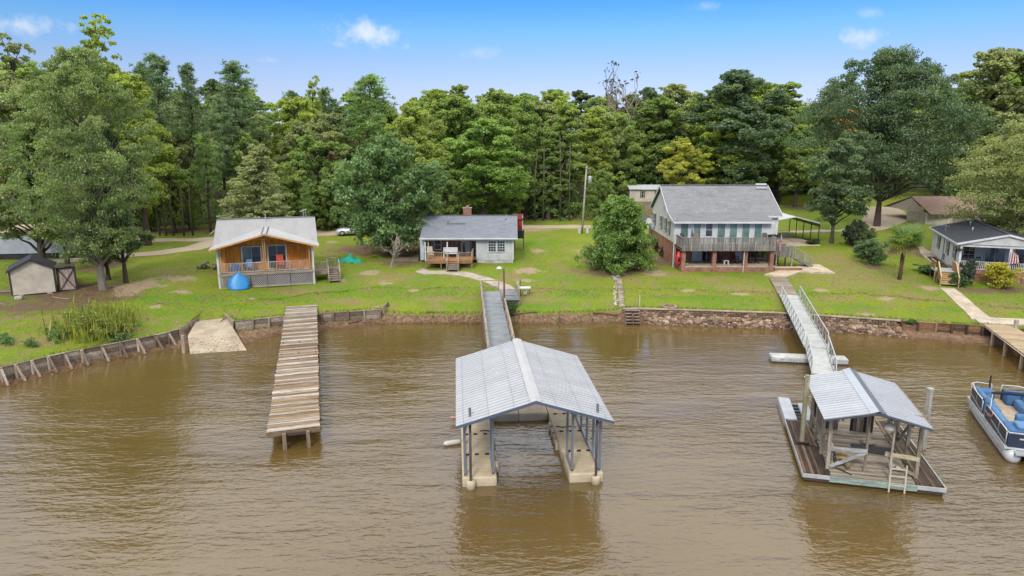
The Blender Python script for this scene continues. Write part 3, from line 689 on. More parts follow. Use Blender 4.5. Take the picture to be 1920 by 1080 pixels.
def rubble_mass(parent, n, fx, r0, r1, color, name='small_stones', seed=4):
    rn = random.Random(seed); mb = MB()
    src = [([tuple(v.co) for v in s.vertices], [tuple(p.vertices) for p in s.polygons]) for s in stones[2:]]
    for i in range(n):
        x, y, z = fx(rn); r = rn.uniform(r0, r1); v, f = rn.choice(src); a = rn.uniform(0, 6.28); ca, sa = cos(a), sin(a); n0 = len(mb.v); sx_, sy_, sz_ = r * rn.uniform(.8, 1.3), r, r * rn.uniform(.6, 1)
        mb.v += [(x + sx_ * (p[0] * ca - p[1] * sa), y + sy_ * (p[0] * sa + p[1] * ca), z + sz_ * p[2]) for p in v]; mb.f += [tuple(n0 + j for j in q) for q in f]
    return add(name, mb, M['stone'], parent, color, kind='stuff')
def rip(rn, lo=0.0, hi=1.0, x0=None, x1=None):
    x = rn.uniform(x0 or bk(1206)[0], x1 or bk(1685)[0]); yw_ = float(np.interp(x, bkx, bky)); we_ = float(np.interp(x, wex, wey)); f = rn.uniform(lo, hi)
    y = we_ + .05 + (yw_ - .38 - we_) * f; fade = 1
    return x, y, max(.02, .5 * (y - we_) / max(.3, yw_ - we_ - .2)) * .9
rubble(e, 300, lambda r: rip(r, .15, 1.0), .13, .26)
rubble_mass(e, 420, lambda r: rip(r, -.1, 1.0), .06, .14, C(158, 132, 112))

# bare shore litter: pebbles and bark chips along the mud
def mudp(rn):
    x = rn.uniform(-24, 9.5); yw_ = float(np.interp(x, bkx, bky)); we_ = float(np.interp(x, wex, wey)); y = rn.uniform(we_ - .1, yw_); return x, y, tz(x, y)
rubble_mass(None, 700, mudp, .025, .085, C(122, 96, 74), 'shore_pebbles', 8)
def mudl(rn):
    x = rn.uniform(-33, -24); yw_ = float(np.interp(x, bkx, bky)) - .3; we_ = float(np.interp(x, wex, wey)); y = rn.uniform(we_ - .1, max(yw_, we_ + .1)); return x, y, tz(x, y)
rubble_mass(None, 220, mudl, .02, .06, C(176, 138, 108), 'shore_gravel', 9)

# driftwood
def log(label, a, b, r, col=(140, 112, 88), name='driftwood_log'):
    a = gr(*a); b = gr(*b); n = 6; rn = random.Random(int(a[0] * 100)); e0 = Vector(a); pts = []
    for i in range(n):
        p = a.lerp(b, i / (n - 1)); pts.append(Vector((p[0], p[1] + rn.uniform(-.08, .08), tz(p[0], p[1]) + r * .6)) - e0)
    add(name, MB().tube(pts, [r * (1 - .5 * i / n) for i in range(n)], 8), M['bark'], None, C(*col), True, loc=e0, label=label, cat='log')
log('long pale driftwood log on the bank right of the lamp post', (948, 594), (1006, 586), .12)
log('thin brown driftwood log lying toward the wooden shore steps', (1112, 588), (1160, 592), .11, (120, 92, 72))
log('forked driftwood branch stranded on the boat ramp', (402, 631), (422, 624), .07, (110, 80, 60))
log('second driftwood stick below the forked one on the boat ramp', (396, 637), (420, 635), .05, (104, 78, 60))
log('grey driftwood log on the mud right of the plank dock', (655, 607), (678, 601), .1, (120, 104, 86))
log('small log in the grass above the mud bank left of the gangway', (800, 586), (824, 586), .07, (110, 96, 78))
log('fallen pale branch across the bare earth in front of the shed', (98, 558), (134, 561), .05, (176, 160, 140))
log('weathered stick lying at the left picture edge below the shed', (-6, 569), (12, 572), .06, (170, 156, 140))
q = onz(1049, 607, 0); add('stump', MB().tube([(0, 0, -.3), (.03, 0, .3), (.0, .02, .62)], [.14, .1, .07], 7), M['bark'], None, C(130, 105, 80), loc=(q[0], q[1], 0), label='broken tree stump standing at the water edge below the lush slope', cat='stump')
q = onz(345, 661, 0); add('mooring_post', MB().bar((0, 0, -.5), (.04, 0, 1.3), .2, .2, (1, 0, 0)), M['wood_z'], None, C(188, 170, 146), loc=(q[0], q[1], 0), label='thick pale square post standing at the left side of the boat ramp', cat='post')

# ------------------------------------------------------------------ the long plank dock
A = (onz(500, 812, .9) + onz(599.5, 800, .9)) / 2; B = (onz(536, 575, 1.25) + onz(595, 573, 1.25)) / 2
dv = B - A; Ld = dv.length; rz = math.atan2(-dv.x, dv.y)
e = thing('plank_dock', 'long old dock of mixed bleached and brown planks beside the boat ramp', 'dock', (A.x, A.y, 0), rz)
npk = 150; wpal = [(204, 194, 182), (190, 178, 164), (212, 204, 194)]; bpal = [(156, 130, 104), (172, 146, 116), (138, 112, 88), (184, 162, 134), (160, 140, 120)]
pv = []; st = False; run = 0
for i in range(npk):
    if run <= 0: st = not st; run = random.choice((1, 1, 2)) if st else random.choice((3, 4, 5, 6))
    run -= 1; f = (i + .5) / npk; z = .9 + .35 * f + .05 * sin(f * 9) + random.uniform(-.012, .02) + (.018 if st else 0)
    wid = 2.5 + random.uniform(-.05, .07); me = MB().b(-wid / 2, wid / 2, -.074, .074, -.02, .02)
    add('plank', me, M['wood_x'], e, wcol(wpal, .06) if st else wcol(bpal if f < .8 else GREYW, .14), loc=(random.uniform(-.03, .03) , Ld * f, z), rot=(random.uniform(-.05, .05), random.uniform(-.012, .012), radians(2.2) + random.uniform(-.012, .012)))
for x in (-1.1, 0, 1.1): add('stringer', MB().bar((x, .05, .78), (x, Ld - .1, 1.13), .08, .2), M['wood_y'], e, C(112, 90, 70))
add('end_beam', MB().bar((-1.28, -.05, .78), (1.28, -.05, .78), .06, .22), M['wood_x'], e, C(140, 116, 90))
add('end_beam', MB().bar((-.5, -.12, .74), (.75, -.12, .74), .06, .14), M['wood_x'], e, C(84, 68, 56))
for i in range(8):
    y = .0 + i * 3.0
    for x in (-.45, .68): add('post', MB().bar((x, y - .2 if i == 0 else y, -1.2), (x, y - .2 if i == 0 else y, .84 + .014 * y), .18, .18, (1, 0, 0)), M['wood_z'], e, C(150, 130, 108))

# ------------------------------------------------------------------ gangway, landing, lamp, sink
RZ = radians(4.17); e = thing('wooden_gangway', 'railed wooden gangway with blue-grey deck leading to the large boathouse', 'gangway', (-1.93, 61.0, 0), RZ)
gz = lambda y: 1.6 + .0404 * y
for i in range(82):
    y = -.0 - i * .29
    add('deck_board', MB().b(-.84, .84, -.142, .142, -.02, .02), M['wood_x'], e, C(158, 165, 172, 1 + random.uniform(-.06, .06)), loc=(0, y - .14, gz(y) + random.uniform(-.003, .003)), rot=(.04, 0, 0))
for i in range(15):
    y = .7 - i * .29
    add('deck_board', MB().b(-.72, .72, -.142, .142, -.02, .02), M['wood_x'], e, C(150, 158, 166, 1 + random.uniform(-.06, .06)), loc=(1.58, y - .14, 1.62))
for x in (-.78, .78): add('stringer', MB().bar((x, 0, gz(0) - .15), (x, -23.6, gz(-23.6) - .15), .07, .22), M['wood_y'], e, C(120, 104, 90))
for a, b in (((.88, -3.42, 1.5), (2.3, -3.42, 1.5)), ((2.3, -3.42, 1.5), (2.3, .7, 1.5))): add('fascia_board', MB().bar(a, b, .05, .26), M['wood_x'], e, C(150, 134, 116))
RW = C(176, 160, 142)
def railing(parent, pts, h=.95, post_sp=1.9, mids=(.35, .62), top=(.14, .05), col=RW, posts_down=.3, topname='top_rail', m='wood_y', pw=.1):
    for i in range(len(pts) - 1):
        p, q = Vector(pts[i]), Vector(pts[i + 1]); n = max(1, round((q - p).length / post_sp))
        add(topname, MB().bar(p + Vector((0, 0, h)), q + Vector((0, 0, h)), *top), M[m], parent, col)
        for z in mids: add('mid_rail', MB().bar(p + Vector((0, 0, h * z)), q + Vector((0, 0, h * z)), .04, .1), M[m], parent, col)
        for k in range(n + 1):
            if k == n and i < len(pts) - 2: continue
            a = p.lerp(q, k / n); add('post', MB().bar(a - Vector((0, 0, posts_down)), a + Vector((0, 0, h - .02)), pw, pw, (1, 0, 0)), M['wood_z'], parent, col)
railing(e, [(-.9, -.1, gz(0)), (-.9, -22.5, gz(-22.5))]); railing(e, [(.9, -3.5, gz(-3.5)), (.9, -22.5, gz(-22.5))])
railing(e, [(-.85, .3, 1.6), (.75, .3, 1.6)], mids=(.4,)); railing(e, [(.95, -3.45, 1.6), (2.3, -3.45, 1.6), (2.3, .3, 1.6)], mids=(.45,), h=.9)
for y in (-6, -9, -12, -15, -18, -21):
    for x in (-.95, .95): add('pile', MB().bar((x, y, -1.5), (x, y, gz(y) - .1), .16, .16, (1, 0, 0)), M['wood_z'], e, C(140, 122, 104))
for x, y in ((2.2, -3.3), (1.0, -3.3), (2.2, .2), (-.85, 0)): add('pile', MB().bar((x, y, .3), (x, y, 1.5), .16, .16, (1, 0, 0)), M['wood_z'], e, C(150, 132, 112))
q = onz(946, 600, .45); T = at(945, 503, q[1]); zt_ = T[2]
e = thing('lamp_post', 'tall brown lamp post with white dome light beside the gangway landing', 'lamp post', (q[0], q[1], 0))
add('pole', MB().tube([(0, 0, .2), (-.02, 0, zt_ * .6), (-.05, 0, zt_)], [.085, .075, .07], 8), M['wood_z'], e, C(128, 100, 84), True)
add('arm', MB().tube([(-.05, 0, zt_ - .1), (-.25, -.05, zt_ + .05), (-.4, -.08, zt_ + .02)], .03, 6), M['steel'], e, C(170, 172, 176), True)
add('lamp_shade', MB().lathe([(.05, .16), (.14, .12), (.24, .02), (.25, 0), (.12, -.05)], 14, (-.42, -.08, zt_)), M['plastic'], e, C(226, 232, 238), True)
q = gr(961, 553); q = Vector((.62, 60.9, 1.6)); zs = 2.25
e = thing('fish_cleaning_table', 'white fish cleaning sink table on the railing of the gangway landing', 'table', (.72, 60.6, 1.0))
addm('basin', rbox(-.1, .95, -.3, .3, .95, 1.12, .05), M['plastic'], e, C(236, 236, 234)); bx('backboard', M['plastic'], e, -.2, -.14, -.3, .35, .9, 1.6, C(228, 226, 220))
for x in (0, .8): bx('leg', M['wood_z'], e, x, x + .08, -.05, .05, -.1, .93, C(120, 100, 84))
bx('bucket', M['plastic'], e, .3, .62, -.18, .14, .45, .8, C(190, 180, 162)); add('faucet', MB().tube([(.05, .2, 1.1), (.05, .2, 1.75)], .03, 6), M['steel'], e, C(110, 100, 95))

# ------------------------------------------------------------------ centre boathouse
e = thing('boathouse', 'large open boathouse with grey ribbed metal roof on cream floats', 'boathouse', (.95, 28.28, 0), radians(4.6)); BH = e
CR = C(222, 204, 172); STC = C(146, 154, 166)
def floatsec(x0, x1, y0, y1, n, along='y'):
    for i in range(n):
        if along == 'y': a, b = y0 + (y1 - y0) * i / n + .012, y0 + (y1 - y0) * (i + 1) / n - .012; c_ = (x0, x1, a, b)
        else: a, b = x0 + (x1 - x0) * i / n + .012, x0 + (x1 - x0) * (i + 1) / n - .012; c_ = (a, b, y0, y1)
        o = addm('float_section', rbox(*c_, -.12, .42, .06), M['float'], e, C(222, 204, 172, random.uniform(.96, 1.03)))
        k = int((c_[3] - c_[2]) / .155); mb = MB()
        for j in range(k):                              # moulded tread ribs
            y = c_[2] + .08 + (c_[3] - c_[2] - .16) * (j + .5) / k; mb.b(c_[0] + .09, c_[1] - .09, y - .058, y + .058, .405, .438)
        add('tread', mb, M['float'], o, C(222, 204, 172, random.uniform(.9, .98)))
floatsec(-3.15, -1.62, .0, 9.2, 4); floatsec(1.62, 3.15, .0, 9.2, 4); floatsec(-1.6, 1.6, 7.1, 9.2, 2, 'x')
cl_ = MB()
for y in (2.3, 4.6, 6.9):
    for x in (-2.9, -2.45, -1.95, 1.95, 2.45, 2.9): cl_.b(x - .09, x + .09, y - .05, y + .05, .40, .47)
add('coupling_pads', cl_, M['rubber'], e, C(60, 52, 48), kind='stuff')
for x, y in ((-1.55, 1.5), (-1.55, 2.6), (-1.55, 3.9), (1.55, 3.6), (1.55, 4.3), (1.55, 5.0), (1.55, 5.8)): addm('bumper', rbox(x - .08, x + .08, y - .25, y + .25, -.05, .36, .05), M['float'], e, C(215, 196, 162))
EZ, RZ_ = 3.18, 4.2
for s in (-1, 1):
    for i in range(6):
        y = .25 + i * 1.55
        add('post', MB().b(s * 3.02 - .05, s * 3.02 + .05, y - .05, y + .05, .44, EZ - .02), M['steel'], e, STC)
    for y in (.3, 1.75): add('post', MB().b(s * 1.78 - .05, s * 1.78 + .05, y - .05, y + .05, .44, EZ + .45), M['steel'], e, STC)
    add('base_rail', MB().b(s * 3.02 - .05, s * 3.02 + .05, .2, 8.1, .42, .52), M['steel'], e, STC); add('base_rail', MB().b(s * 1.78 - .05, s * 1.78 + .05, .25, 1.8, .42, .52), M['steel'], e, STC)
    add('eave_beam', MB().b(s * 3.02 - .06, s * 3.02 + .06, -.6, 8.4, EZ - .02, EZ + .1), M['steel'], e, STC)
    for i in range(6):
        y = .25 + i * 1.55 if i else -.62
        add('rafter', MB().bar((s * 3.05, y, EZ + .06), (0, y, RZ_ - .1), .06, .09), M['steel'], e, STC)
    for y in (.25,): add('knee_brace', MB().bar((s * 3.0, y, EZ - .55), (s * 2.55, y, EZ + .16), .05, .05), M['steel'], e, STC)
    for f in (.25, .55, .85): add('purlin', MB().bar((s * 3.3 * (1 - f), -.6, EZ + (RZ_ - EZ) * f - .08), (s * 3.3 * (1 - f), 8.4, EZ + (RZ_ - EZ) * f - .08), .06, .05), M['steel'], e, STC)
    metal_roof(e, (s * 3.38, -.78, EZ), (s * 3.38, 8.55, EZ), (0, -.78, RZ_), (0, 8.55, RZ_), 10, 3, (202, 205, 210))
    add('gable_trim', MB().bar((s * 3.38, -.80, EZ - .03), (0, -.80, RZ_ - .03), .03, .12), M['steel'], e, C(110, 124, 145))
    add('seam_line', MB().bar((s * 2.0, -.7, EZ + (RZ_ - EZ) * 1.38 / 3.38 + .038), (s * 2.0, 8.5, EZ + (RZ_ - EZ) * 1.38 / 3.38 + .038), .014, .010), M['steel'], e, C(182, 184, 188))
    add('seam_line', MB().bar((s * .9, -.7, EZ + (RZ_ - EZ) * 2.48 / 3.38 + .038), (s * .9, 8.5, EZ + (RZ_ - EZ) * 2.48 / 3.38 + .038), .014, .010), M['steel'], e, C(182, 184, 188))
    add('collar', MB().lathe([(.21, -.1), (.22, .3), (.19, .36)], 14, (s * 2.78, -.12, 0)), M['float'], e, CR, True)
for s in (-1, 1): add('ridge_cap', MB().prism([(0, -.82, RZ_ + .05), (s * .24, -.82, RZ_ - .02), (s * .24, 8.6, RZ_ - .02), (0, 8.6, RZ_ + .05)], (0, 0, .018)), M['roofmetal'], e, C(208, 209, 212))
add('dock_line', MB().tube([(1.75, 5.2, .46), (2.1, 5.05, .46), (2.5, 5.15, .46), (2.75, 5.0, .46)], .025, 5), M['rubber'], e, C(40, 38, 36))
add('dock_line', MB().tube([(-2.2, 4.9, .46), (-1.95, 5.0, .46), (-1.7, 4.85, .46)], .025, 5), M['rubber'], e, C(50, 46, 42))
for s, lb in ((-1, 'left'), (1, 'right')):
    p = Matrix.Rotation(radians(4.6), 3, 'Z') @ Vector((s * 2.78, -.12, 0)) + Vector((.95, 28.28, 0))
    add('pipe_pile', MB().tube([(0, 0, -2), (.0, 0, 3.75)], .055, 8), M['steel'], None, C(96, 96, 104), True, loc=p, label='thin dark pipe pile through the %s front collar of the large boathouse' % lb, cat='pile')
def buoy(label, loc, ang, L, r, col):
    c = thing('fender', label, 'fender', loc, ang); add('body', MB().lathe([(.02, -L / 2), (r * .7, -L / 2 + .05), (r, -L / 2 + .15), (r, L / 2 - .15), (r * .7, L / 2 - .05), (.02, L / 2)], 10), M['plastic'], c, col, True, rot=(0, pi / 2, 0)); add('eyelet', MB().tube([(L / 2, 0, 0), (L / 2 + .08, 0, .02)], .03, 6), M['rubber'], c, C(60, 60, 60))
p = onz(848, 830, .1); buoy('white fender floating at the left float of the large boathouse', p, .35, .9, .13, C(230, 226, 216))
p = onz(1098, 823, .35); buoy('beige fender on the outer edge of the right boathouse float', p, .1, .5, .1, C(214, 188, 160))
p = onz(851, 783, .3); buoy('small pinkish fender sticking out left under the boathouse eave', p, .05, .5, .08, C(206, 150, 130))
p = at(989, 650, 38.2); add('pipe_pile', MB().tube([(0, 0, -2), (0, 0, p[2])], .05, 8), M['steel'], None, C(200, 202, 206), True, loc=(p[0], p[1], 0), label='pale pipe pile just behind the large boathouse roof', cat='pile')
p = at(900, 660, 38.3)
# ------------------------------------------------------------------ aluminium gangway
def truss(parent, p, q, h, bays, wide, col):
    """pair of railing trusses, one each side of a deck from p to q; every member its own piece"""
    p, q = Vector(p), Vector(q); d = (q - p).normalized(); s = Vector((d.y, -d.x, 0)).normalized()
    for sg in (-1, 1):
        o = s * sg * wide / 2; a, b = p + o, q + o; H = Vector((0, 0, h))
        ta = a.lerp(b, .3 / bays) + H; tb = b.lerp(a, .3 / bays) + H
        add('bottom_chord', MB().bar(a, b, .07, .1), M['alu'], parent, col); add('top_chord', MB().bar(ta, tb, .06, .06), M['alu'], parent, col)
        add('strut', MB().bar(a, ta, .045, .045, s), M['alu'], parent, col); add('strut', MB().bar(b, tb, .045, .045, s), M['alu'], parent, col)
        for i in range(1, bays):
            f = i / bays; l0 = a.lerp(b, f); add('strut', MB().bar(l0, l0 + H, .04, .04, s), M['alu'], parent, col)
            f2 = (i + 1) / bays if i < bays - 1 else (i + .7) / bays
            l1 = a.lerp(b, f2); add('diagonal', MB().bar(l0, l1 + H, .035, .035, s), M['alu'], parent, col)
        l1 = a.lerp(b, 1 / bays); add('diagonal', MB().bar(l1, ta, .035, .035, s), M['alu'], parent, col)
AL = C(214, 218, 220)
T0 = (onz(1441, 523, 1.9) + onz(1478, 521, 1.9)) / 2; T1 = (onz(1458, 556, 1.62) + onz(1499, 552, 1.62)) / 2; T2 = (onz(1512, 655, .95) + onz(1549, 652, .95)) / 2; T3 = onz(1545, 706, .62)
e = thing('wooden_ramp', 'old grey plank ramp from the concrete patio down to the metal gangway', 'ramp', tuple(T0), math.atan2(-(T0 - T1).x, (T0 - T1).y))
Lr = (T1 - T0).length + .6
for i in range(int(Lr / .155)):
    y = -.08 - i * .155; add('plank', MB().b(-.82, .82, -.07, .07, -.02, .02), M['wood_x'], e, wcol([(168, 152, 136), (150, 136, 122), (182, 168, 152)]), loc=(random.uniform(-.03, .03), y, -.045 * i * .155 + .02 + random.uniform(-.005, .005)), rot=(.045, 0, 0))
for x in (-.72, .72): add('stringer', MB().bar((x, 0, -.14), (x, -Lr, -.14 - .045 * Lr), .07, .2), M['wood_y'], e, C(120, 104, 90))
for x in (-.7, .7):
    for y in (-2.2, -5.0): add('post', MB().bar((x, y, -1.4), (x, y, -.2), .15, .15, (1, 0, 0)), M['wood_z'], e, C(128, 110, 94))
def deckpanels(parent, p, q, w, n, col, m='alu', name='deck_panel'):
    p, q = Vector(p), Vector(q)
    for i in range(n): add(name, MB().bar(p.lerp(q, (i + .01) / n), p.lerp(q, (i + .99) / n), w, .07), M[m], parent, C(*col, random.uniform(.95, 1.04)))
e = thing('metal_gangway', 'long silver truss-railed gangway crossing to the small weathered boathouse', 'gangway', tuple(T1)); o0 = Vector(T1)
deckpanels(e, (0, 0, .03), T2 - o0 + Vector((0, 0, .03)), 1.4, 9, (212, 214, 212)); truss(e, Vector((0, 0, .06)) + (T1 - T2).normalized() * -.3, T2 - o0 + Vector((0, 0, .06)), 1.0, 12, 1.5, AL)
deckpanels(e, T2 - o0 + Vector((0, 0, .0)), T3 - o0, 1.25, 4, (218, 220, 218)); truss(e, T2 - o0 + Vector((0, 0, .06)), T3 - o0 + Vector((0, 0, .06)), .95, 5, 1.35, AL)
c = onz(1515, 672, .25); e = thing('cross_float', 'narrow grey float lying crosswise under the metal gangway', 'float', (c[0], c[1], 0), radians(-8))
o = addm('float_body', rbox(-2.5, 2.5, -.5, .5, .02, .42, .06), M['concrete'], e, C(206, 206, 204)); add('rub_strip', MB().b(-2.46, 2.46, -.54, -.5, -.05, .1), M['rubber'], e, C(70, 70, 72))
mb = MB()
for x in (-1.9, -1.75, -1.3, -1.1, -.9, -.7): mb.b(x, x + .07, -.515, -.495, .2, .3)
add('bolt_plates', mb, M['rubber'], e, C(150, 150, 152))
for x in (-2.0, -1.0, 0, 1.0, 2.0): bx('drum', M['rubber'], e, x - .35, x + .35, -.44, .44, -.3, .02, C(58, 58, 62))

# ------------------------------------------------------------------ weathered boathouse
e = thing('boathouse', 'small weathered wooden boathouse with ribbed metal roof on a grey raft', 'boathouse', (13.04, 28.56, 0), radians(-14.3)); WB = e
DK = [(104, 84, 68), (86, 68, 56), (128, 104, 84), (74, 60, 50), (150, 124, 100)]; LG = [(184, 170, 150), (170, 156, 138), (196, 184, 166), (158, 144, 124)]
for i in range(7):                                     # side walks, boards running out from shore
    x = .1 + i * .152
    for a, b in ((.06, 3.1), (3.12, 6.3)): add('plank', MB().b(x - .07, x + .07, a + random.uniform(0, .1), b - random.uniform(0, .1), .36, .40), M['wood_y'], e, wcol(DK, .2), rot=(0, 0, random.uniform(-.006, .006)))
for i in range(7):
    x = 4.68 + i * .152
    for a, b in ((.06, 3.0), (3.02, 7.4)): add('plank', MB().b(x - .07, x + .07, a + random.uniform(0, .12), b - random.uniform(0, .12), .36, .40), M['wood_y'], e, wcol(DK, .2), rot=(0, 0, random.uniform(-.006, .006)))
for i in range(48):
    y = .16 + i * .152; add('plank', MB().b(1.19, 4.58, -.07, .07, .37, .41), M['wood_x'], e, wcol(LG, .12), loc=(random.uniform(-.03, .03), y, random.uniform(-.006, .01)))
GW = C(188, 178, 162); GWd = C(166, 150, 130)
add('edge_board', MB().b(1.1, 4.62, -.02, .03, .12, .40), M['wood_x'], e, C(168, 184, 172)); add('edge_rail', MB().b(.0, 1.1, -.04, .02, .22, .40), M['alu'], e, C(214, 216, 216)); add('edge_rail', MB().b(4.62, 5.72, -.04, .02, .22, .40), M['alu'], e, C(214, 216, 216))
add('edge_rail', MB().b(-.03, .02, .0, 6.4, .2, .40), M['alu'], e, C(200, 200, 198)); add('edge_rail', MB().b(5.7, 5.75, .0, 7.4, .2, .40), M['alu'], e, C(206, 206, 202))
add('raft_frame', MB().b(.05, 5.66, .05, 7.4, .05, .34), M['wood_x'], e, C(90, 80, 70))
for x in (.6, 2.0, 3.6, 5.0): addm('float_drum', rbox(x - .5, x + .5, .15, 7.2, -.3, .06, .08), M['rubber'], e, C(52, 52, 56))
EV, RG = 3.28, 3.80; X0, X1, XR = .52, 4.70, 2.6
for x in (1.12, 4.74):
    for y in (.75, 2.3, 3.9, 5.4): add('post', MB().b(x - .07, x + .07, y - .07, y + .07, .4, EV - .04), M['wood_z'], e, wcol([(186, 172, 152), (170, 154, 134)], .08))
    add('eave_beam', MB().b(x - .05, x + .05, -.4, 4.95, EV - .2, EV - .02), M['wood_y'], e, GWd)
add('post', MB().b(2.62, 2.72, .75, .85, .4, EV + .5), M['wood_z'], e, GWd); add('post', MB().b(3.52, 3.60, .3, .38, .1, EV - .1), M['wood_z'], e, C(212, 200, 182))
add('tie_beam', MB().bar((.9, .66, EV - .02), (4.9, .66, EV - .02), .06, .2), M['wood_x'], e, GWd); add('tie_beam', MB().bar((.9, 5.4, EV - .02), (4.9, 5.4, EV - .02), .06, .2), M['wood_x'], e, GWd)
for y in (-.4, .9, 2.3, 3.8, 5.2):
    add('rafter', MB().bar((X0 + .1, y, EV - .09), (XR, y, RG - .15), .05, .12), M['wood_x'], e, GWd); add('rafter', MB().bar((X1 - .1, y, EV - .09), (XR, y, RG - .15), .05, .12), M['wood_x'], e, GWd)
for x, z in ((1.3, 3.32), (2.0, 3.48), (3.2, 3.47), (4.0, 3.31)): add('purlin', MB().b(x - .04, x + .04, -.5, 5.0, z - .1, z - .03), M['wood_y'], e, GWd)
add('king_post', MB().b(XR - .06, XR + .06, .62, .72, EV, RG - .2), M['wood_z'], e, GW)
metal_roof(e, (X0, -.66, EV), (X0, 5.1, EV), (XR - .1, -.66, RG - .02), (XR - .1, 5.1, RG - .02), 7, 3, (206, 210, 217)); metal_roof(e, (X1, -.66, EV), (X1, 5.1, EV), (XR + .1, -.66, RG - .02), (XR + .1, 5.1, RG - .02), 7, 3, (198, 202, 210))
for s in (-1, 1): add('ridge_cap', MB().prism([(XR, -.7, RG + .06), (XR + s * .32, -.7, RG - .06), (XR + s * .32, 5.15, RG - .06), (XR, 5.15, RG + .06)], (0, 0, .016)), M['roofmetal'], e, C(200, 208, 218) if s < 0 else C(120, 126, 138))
add('front_trim', MB().bar((X0, -.68, EV - .04), (XR, -.68, RG - .05), .03, .09), M['steel'], e, C(100, 106, 116)); add('front_trim', MB().bar((X1, -.68, EV - .04), (XR, -.68, RG - .05), .03, .09), M['steel'], e, C(100, 106, 116))
add('rail', MB().bar((1.1, .68, 1.42), (2.7, .72, 1.42), .06, .2), M['wood_x'], e, C(196, 196, 194)); add('brace', MB().bar((1.2, .68, .55), (2.62, .7, 1.36), .05, .15), M['wood_x'], e, C(190, 190, 188))
add('rail', MB().bar((3.4, .7, 1.42), (4.78, .7, 1.3), .06, .2), M['wood_x'], e, C(204, 192, 156)); add('brace', MB().bar((3.45, .7, 1.32), (4.7, .7, .5), .05, .13), M['wood_x'], e, C(160, 144, 128))
add('rail', MB().bar((1.08, .75, 1.3), (1.08, 5.4, 1.3), .05, .18), M['wood_y'], e, GWd); add('rail', MB().bar((4.78, .75, 1.2), (4.78, 5.4, 1.2), .05, .18), M['wood_y'], e, C(186, 178, 140)); add('rail', MB().bar((4.66, .75, .62), (4.66, 5.4, .62), .05, .22), M['wood_y'], e, C(186, 178, 132))
add('brace', MB().bar((1.06, 3.9, .7), (1.06, 5.4, 2.2), .05, .13), M['wood_y'], e, GWd); add('brace', MB().bar((4.8, 2.3, 2.4), (4.8, 3.9, .8), .05, .13), M['wood_y'], e, GWd)
for i in range(8):
    x = 1.2 + i * .155; add('wall_board', MB().b(x, x + .145, 5.5, 5.53, .42, 2.3), M['wood_z'], e, wcol(DK + GREYW, .15))
for i in range(7):
    x = 3.0 + i * .155; add('wall_board', MB().b(x, x + .145, 5.5, 5.53, .42, 1.7), M['wood_z'], e, wcol(DK + GREYW, .15))
def inWB(x, y, z): return Matrix.Rotation(radians(-14.3), 3, 'Z') @ Vector((x, y, z)) + Vector((13.04, 28.56, 0))
f = thing('gable_lamp', 'round white lamp hanging under the gable of the weathered boathouse', 'lamp', inWB(3.35, .35, 2.72)); add('shade', MB().lathe([(.05, .3), (.2, .22), (.25, .1), (.24, 0), (.2, -.03)], 14), M['plastic'], f, C(232, 226, 214), True); add('hanger', MB().tube([(0, 0, .3), (-.02, .05, .55), (-.3, .3, .66)], .025, 6), M['steel'], f, C(190, 190, 190)); add('bulb', MB().lathe([(.16, -.02), (.15, -.1), (.06, -.16)], 10), M['glass'], f, C(210, 206, 196), True)
f = thing('swim_ladder', 'cream swim ladder hanging off the front of the weathered boathouse', 'ladder', inWB(3.5, -.1, 0), radians(-14.3))
for x in (0, .62): add('side_rail', MB().bar((x, 0, -.5), (x, .12, 1.25), .06, .06, (1, 0, 0)), M['paint'], f, C(222, 208, 186))
for z in (-.1, .3, .72, 1.05): add('rung', MB().bar((0, .04 + z * .07, z), (.62, .04 + z * .07, z), .05, .05), M['paint'], f, C(222, 208, 186))
add('doormat', rbox(-.9, .9, -.42, .42, .0, .03, .01), M['rubber'], None, C(74, 74, 80), loc=inWB(3.55, 3.3, .425), rot=(0, 0, radians(-20)), label='black rubber mat lying on the weathered boathouse deck', cat='mat'); bpy.data.objects['doormat'].data.materials.append(M['rubber'])
f = thing('bench', 'low wooden bench inside the weathered boathouse by its left rail', 'bench', inWB(1.75, 1.55, .41), radians(-14.3)); bx('seat', M['wood_y'], f, -.22, .3, -.5, .6, .4, .46, C(206, 178, 132)); bx('back', M['wood_y'], f, -.42, -.36, -.5, .6, .3, .95, C(206, 196, 178)); [bx('leg', M['wood_z'], f, x, x + .07, y, y + .07, 0, .4, C(150, 130, 106)) for x in (-.18, .2) for y in (-.45, .5)]
for lb, x, y, c_ in (('pale round float cushion lying by the right rail of the weathered boathouse', 4.15, 1.5, C(226, 220, 206)), ('cream roll of rope lying behind the mat of the weathered boathouse', 3.55, 4.1, C(214, 200, 176)), ('small yellow-grey bucket under the front brace of the weathered boathouse', 2.0, .95, C(190, 170, 120))):
    f = thing('buoy' if 'cushion' in lb else ('rope_coil' if 'rope' in lb else 'bucket'), lb, 'buoy' if 'cushion' in lb else ('rope' if 'rope' in lb else 'bucket'), inWB(x, y, .42), random.random())
    if 'bucket' in lb: add('pail', MB().lathe([(.1, 0), (.14, .28), (.15, .3), (.13, .28), (.1, .05)], 12), M['plastic'], f, c_, True); add('handle', MB().tube([(.14, 0, .28), (0, .08, .4), (-.14, 0, .28)], .012, 5), M['steel'], f, C(160, 160, 160))
    else: add('body', MB().lathe([(.1, 0), (.3, .02), (.36, .08), (.3, .15), (.1, .16)], 14), M['cloth'], f, c_, True); add('strap', MB().b(-.36, .36, -.03, .03, .155, .17), M['cloth'], f, C(150, 140, 120))
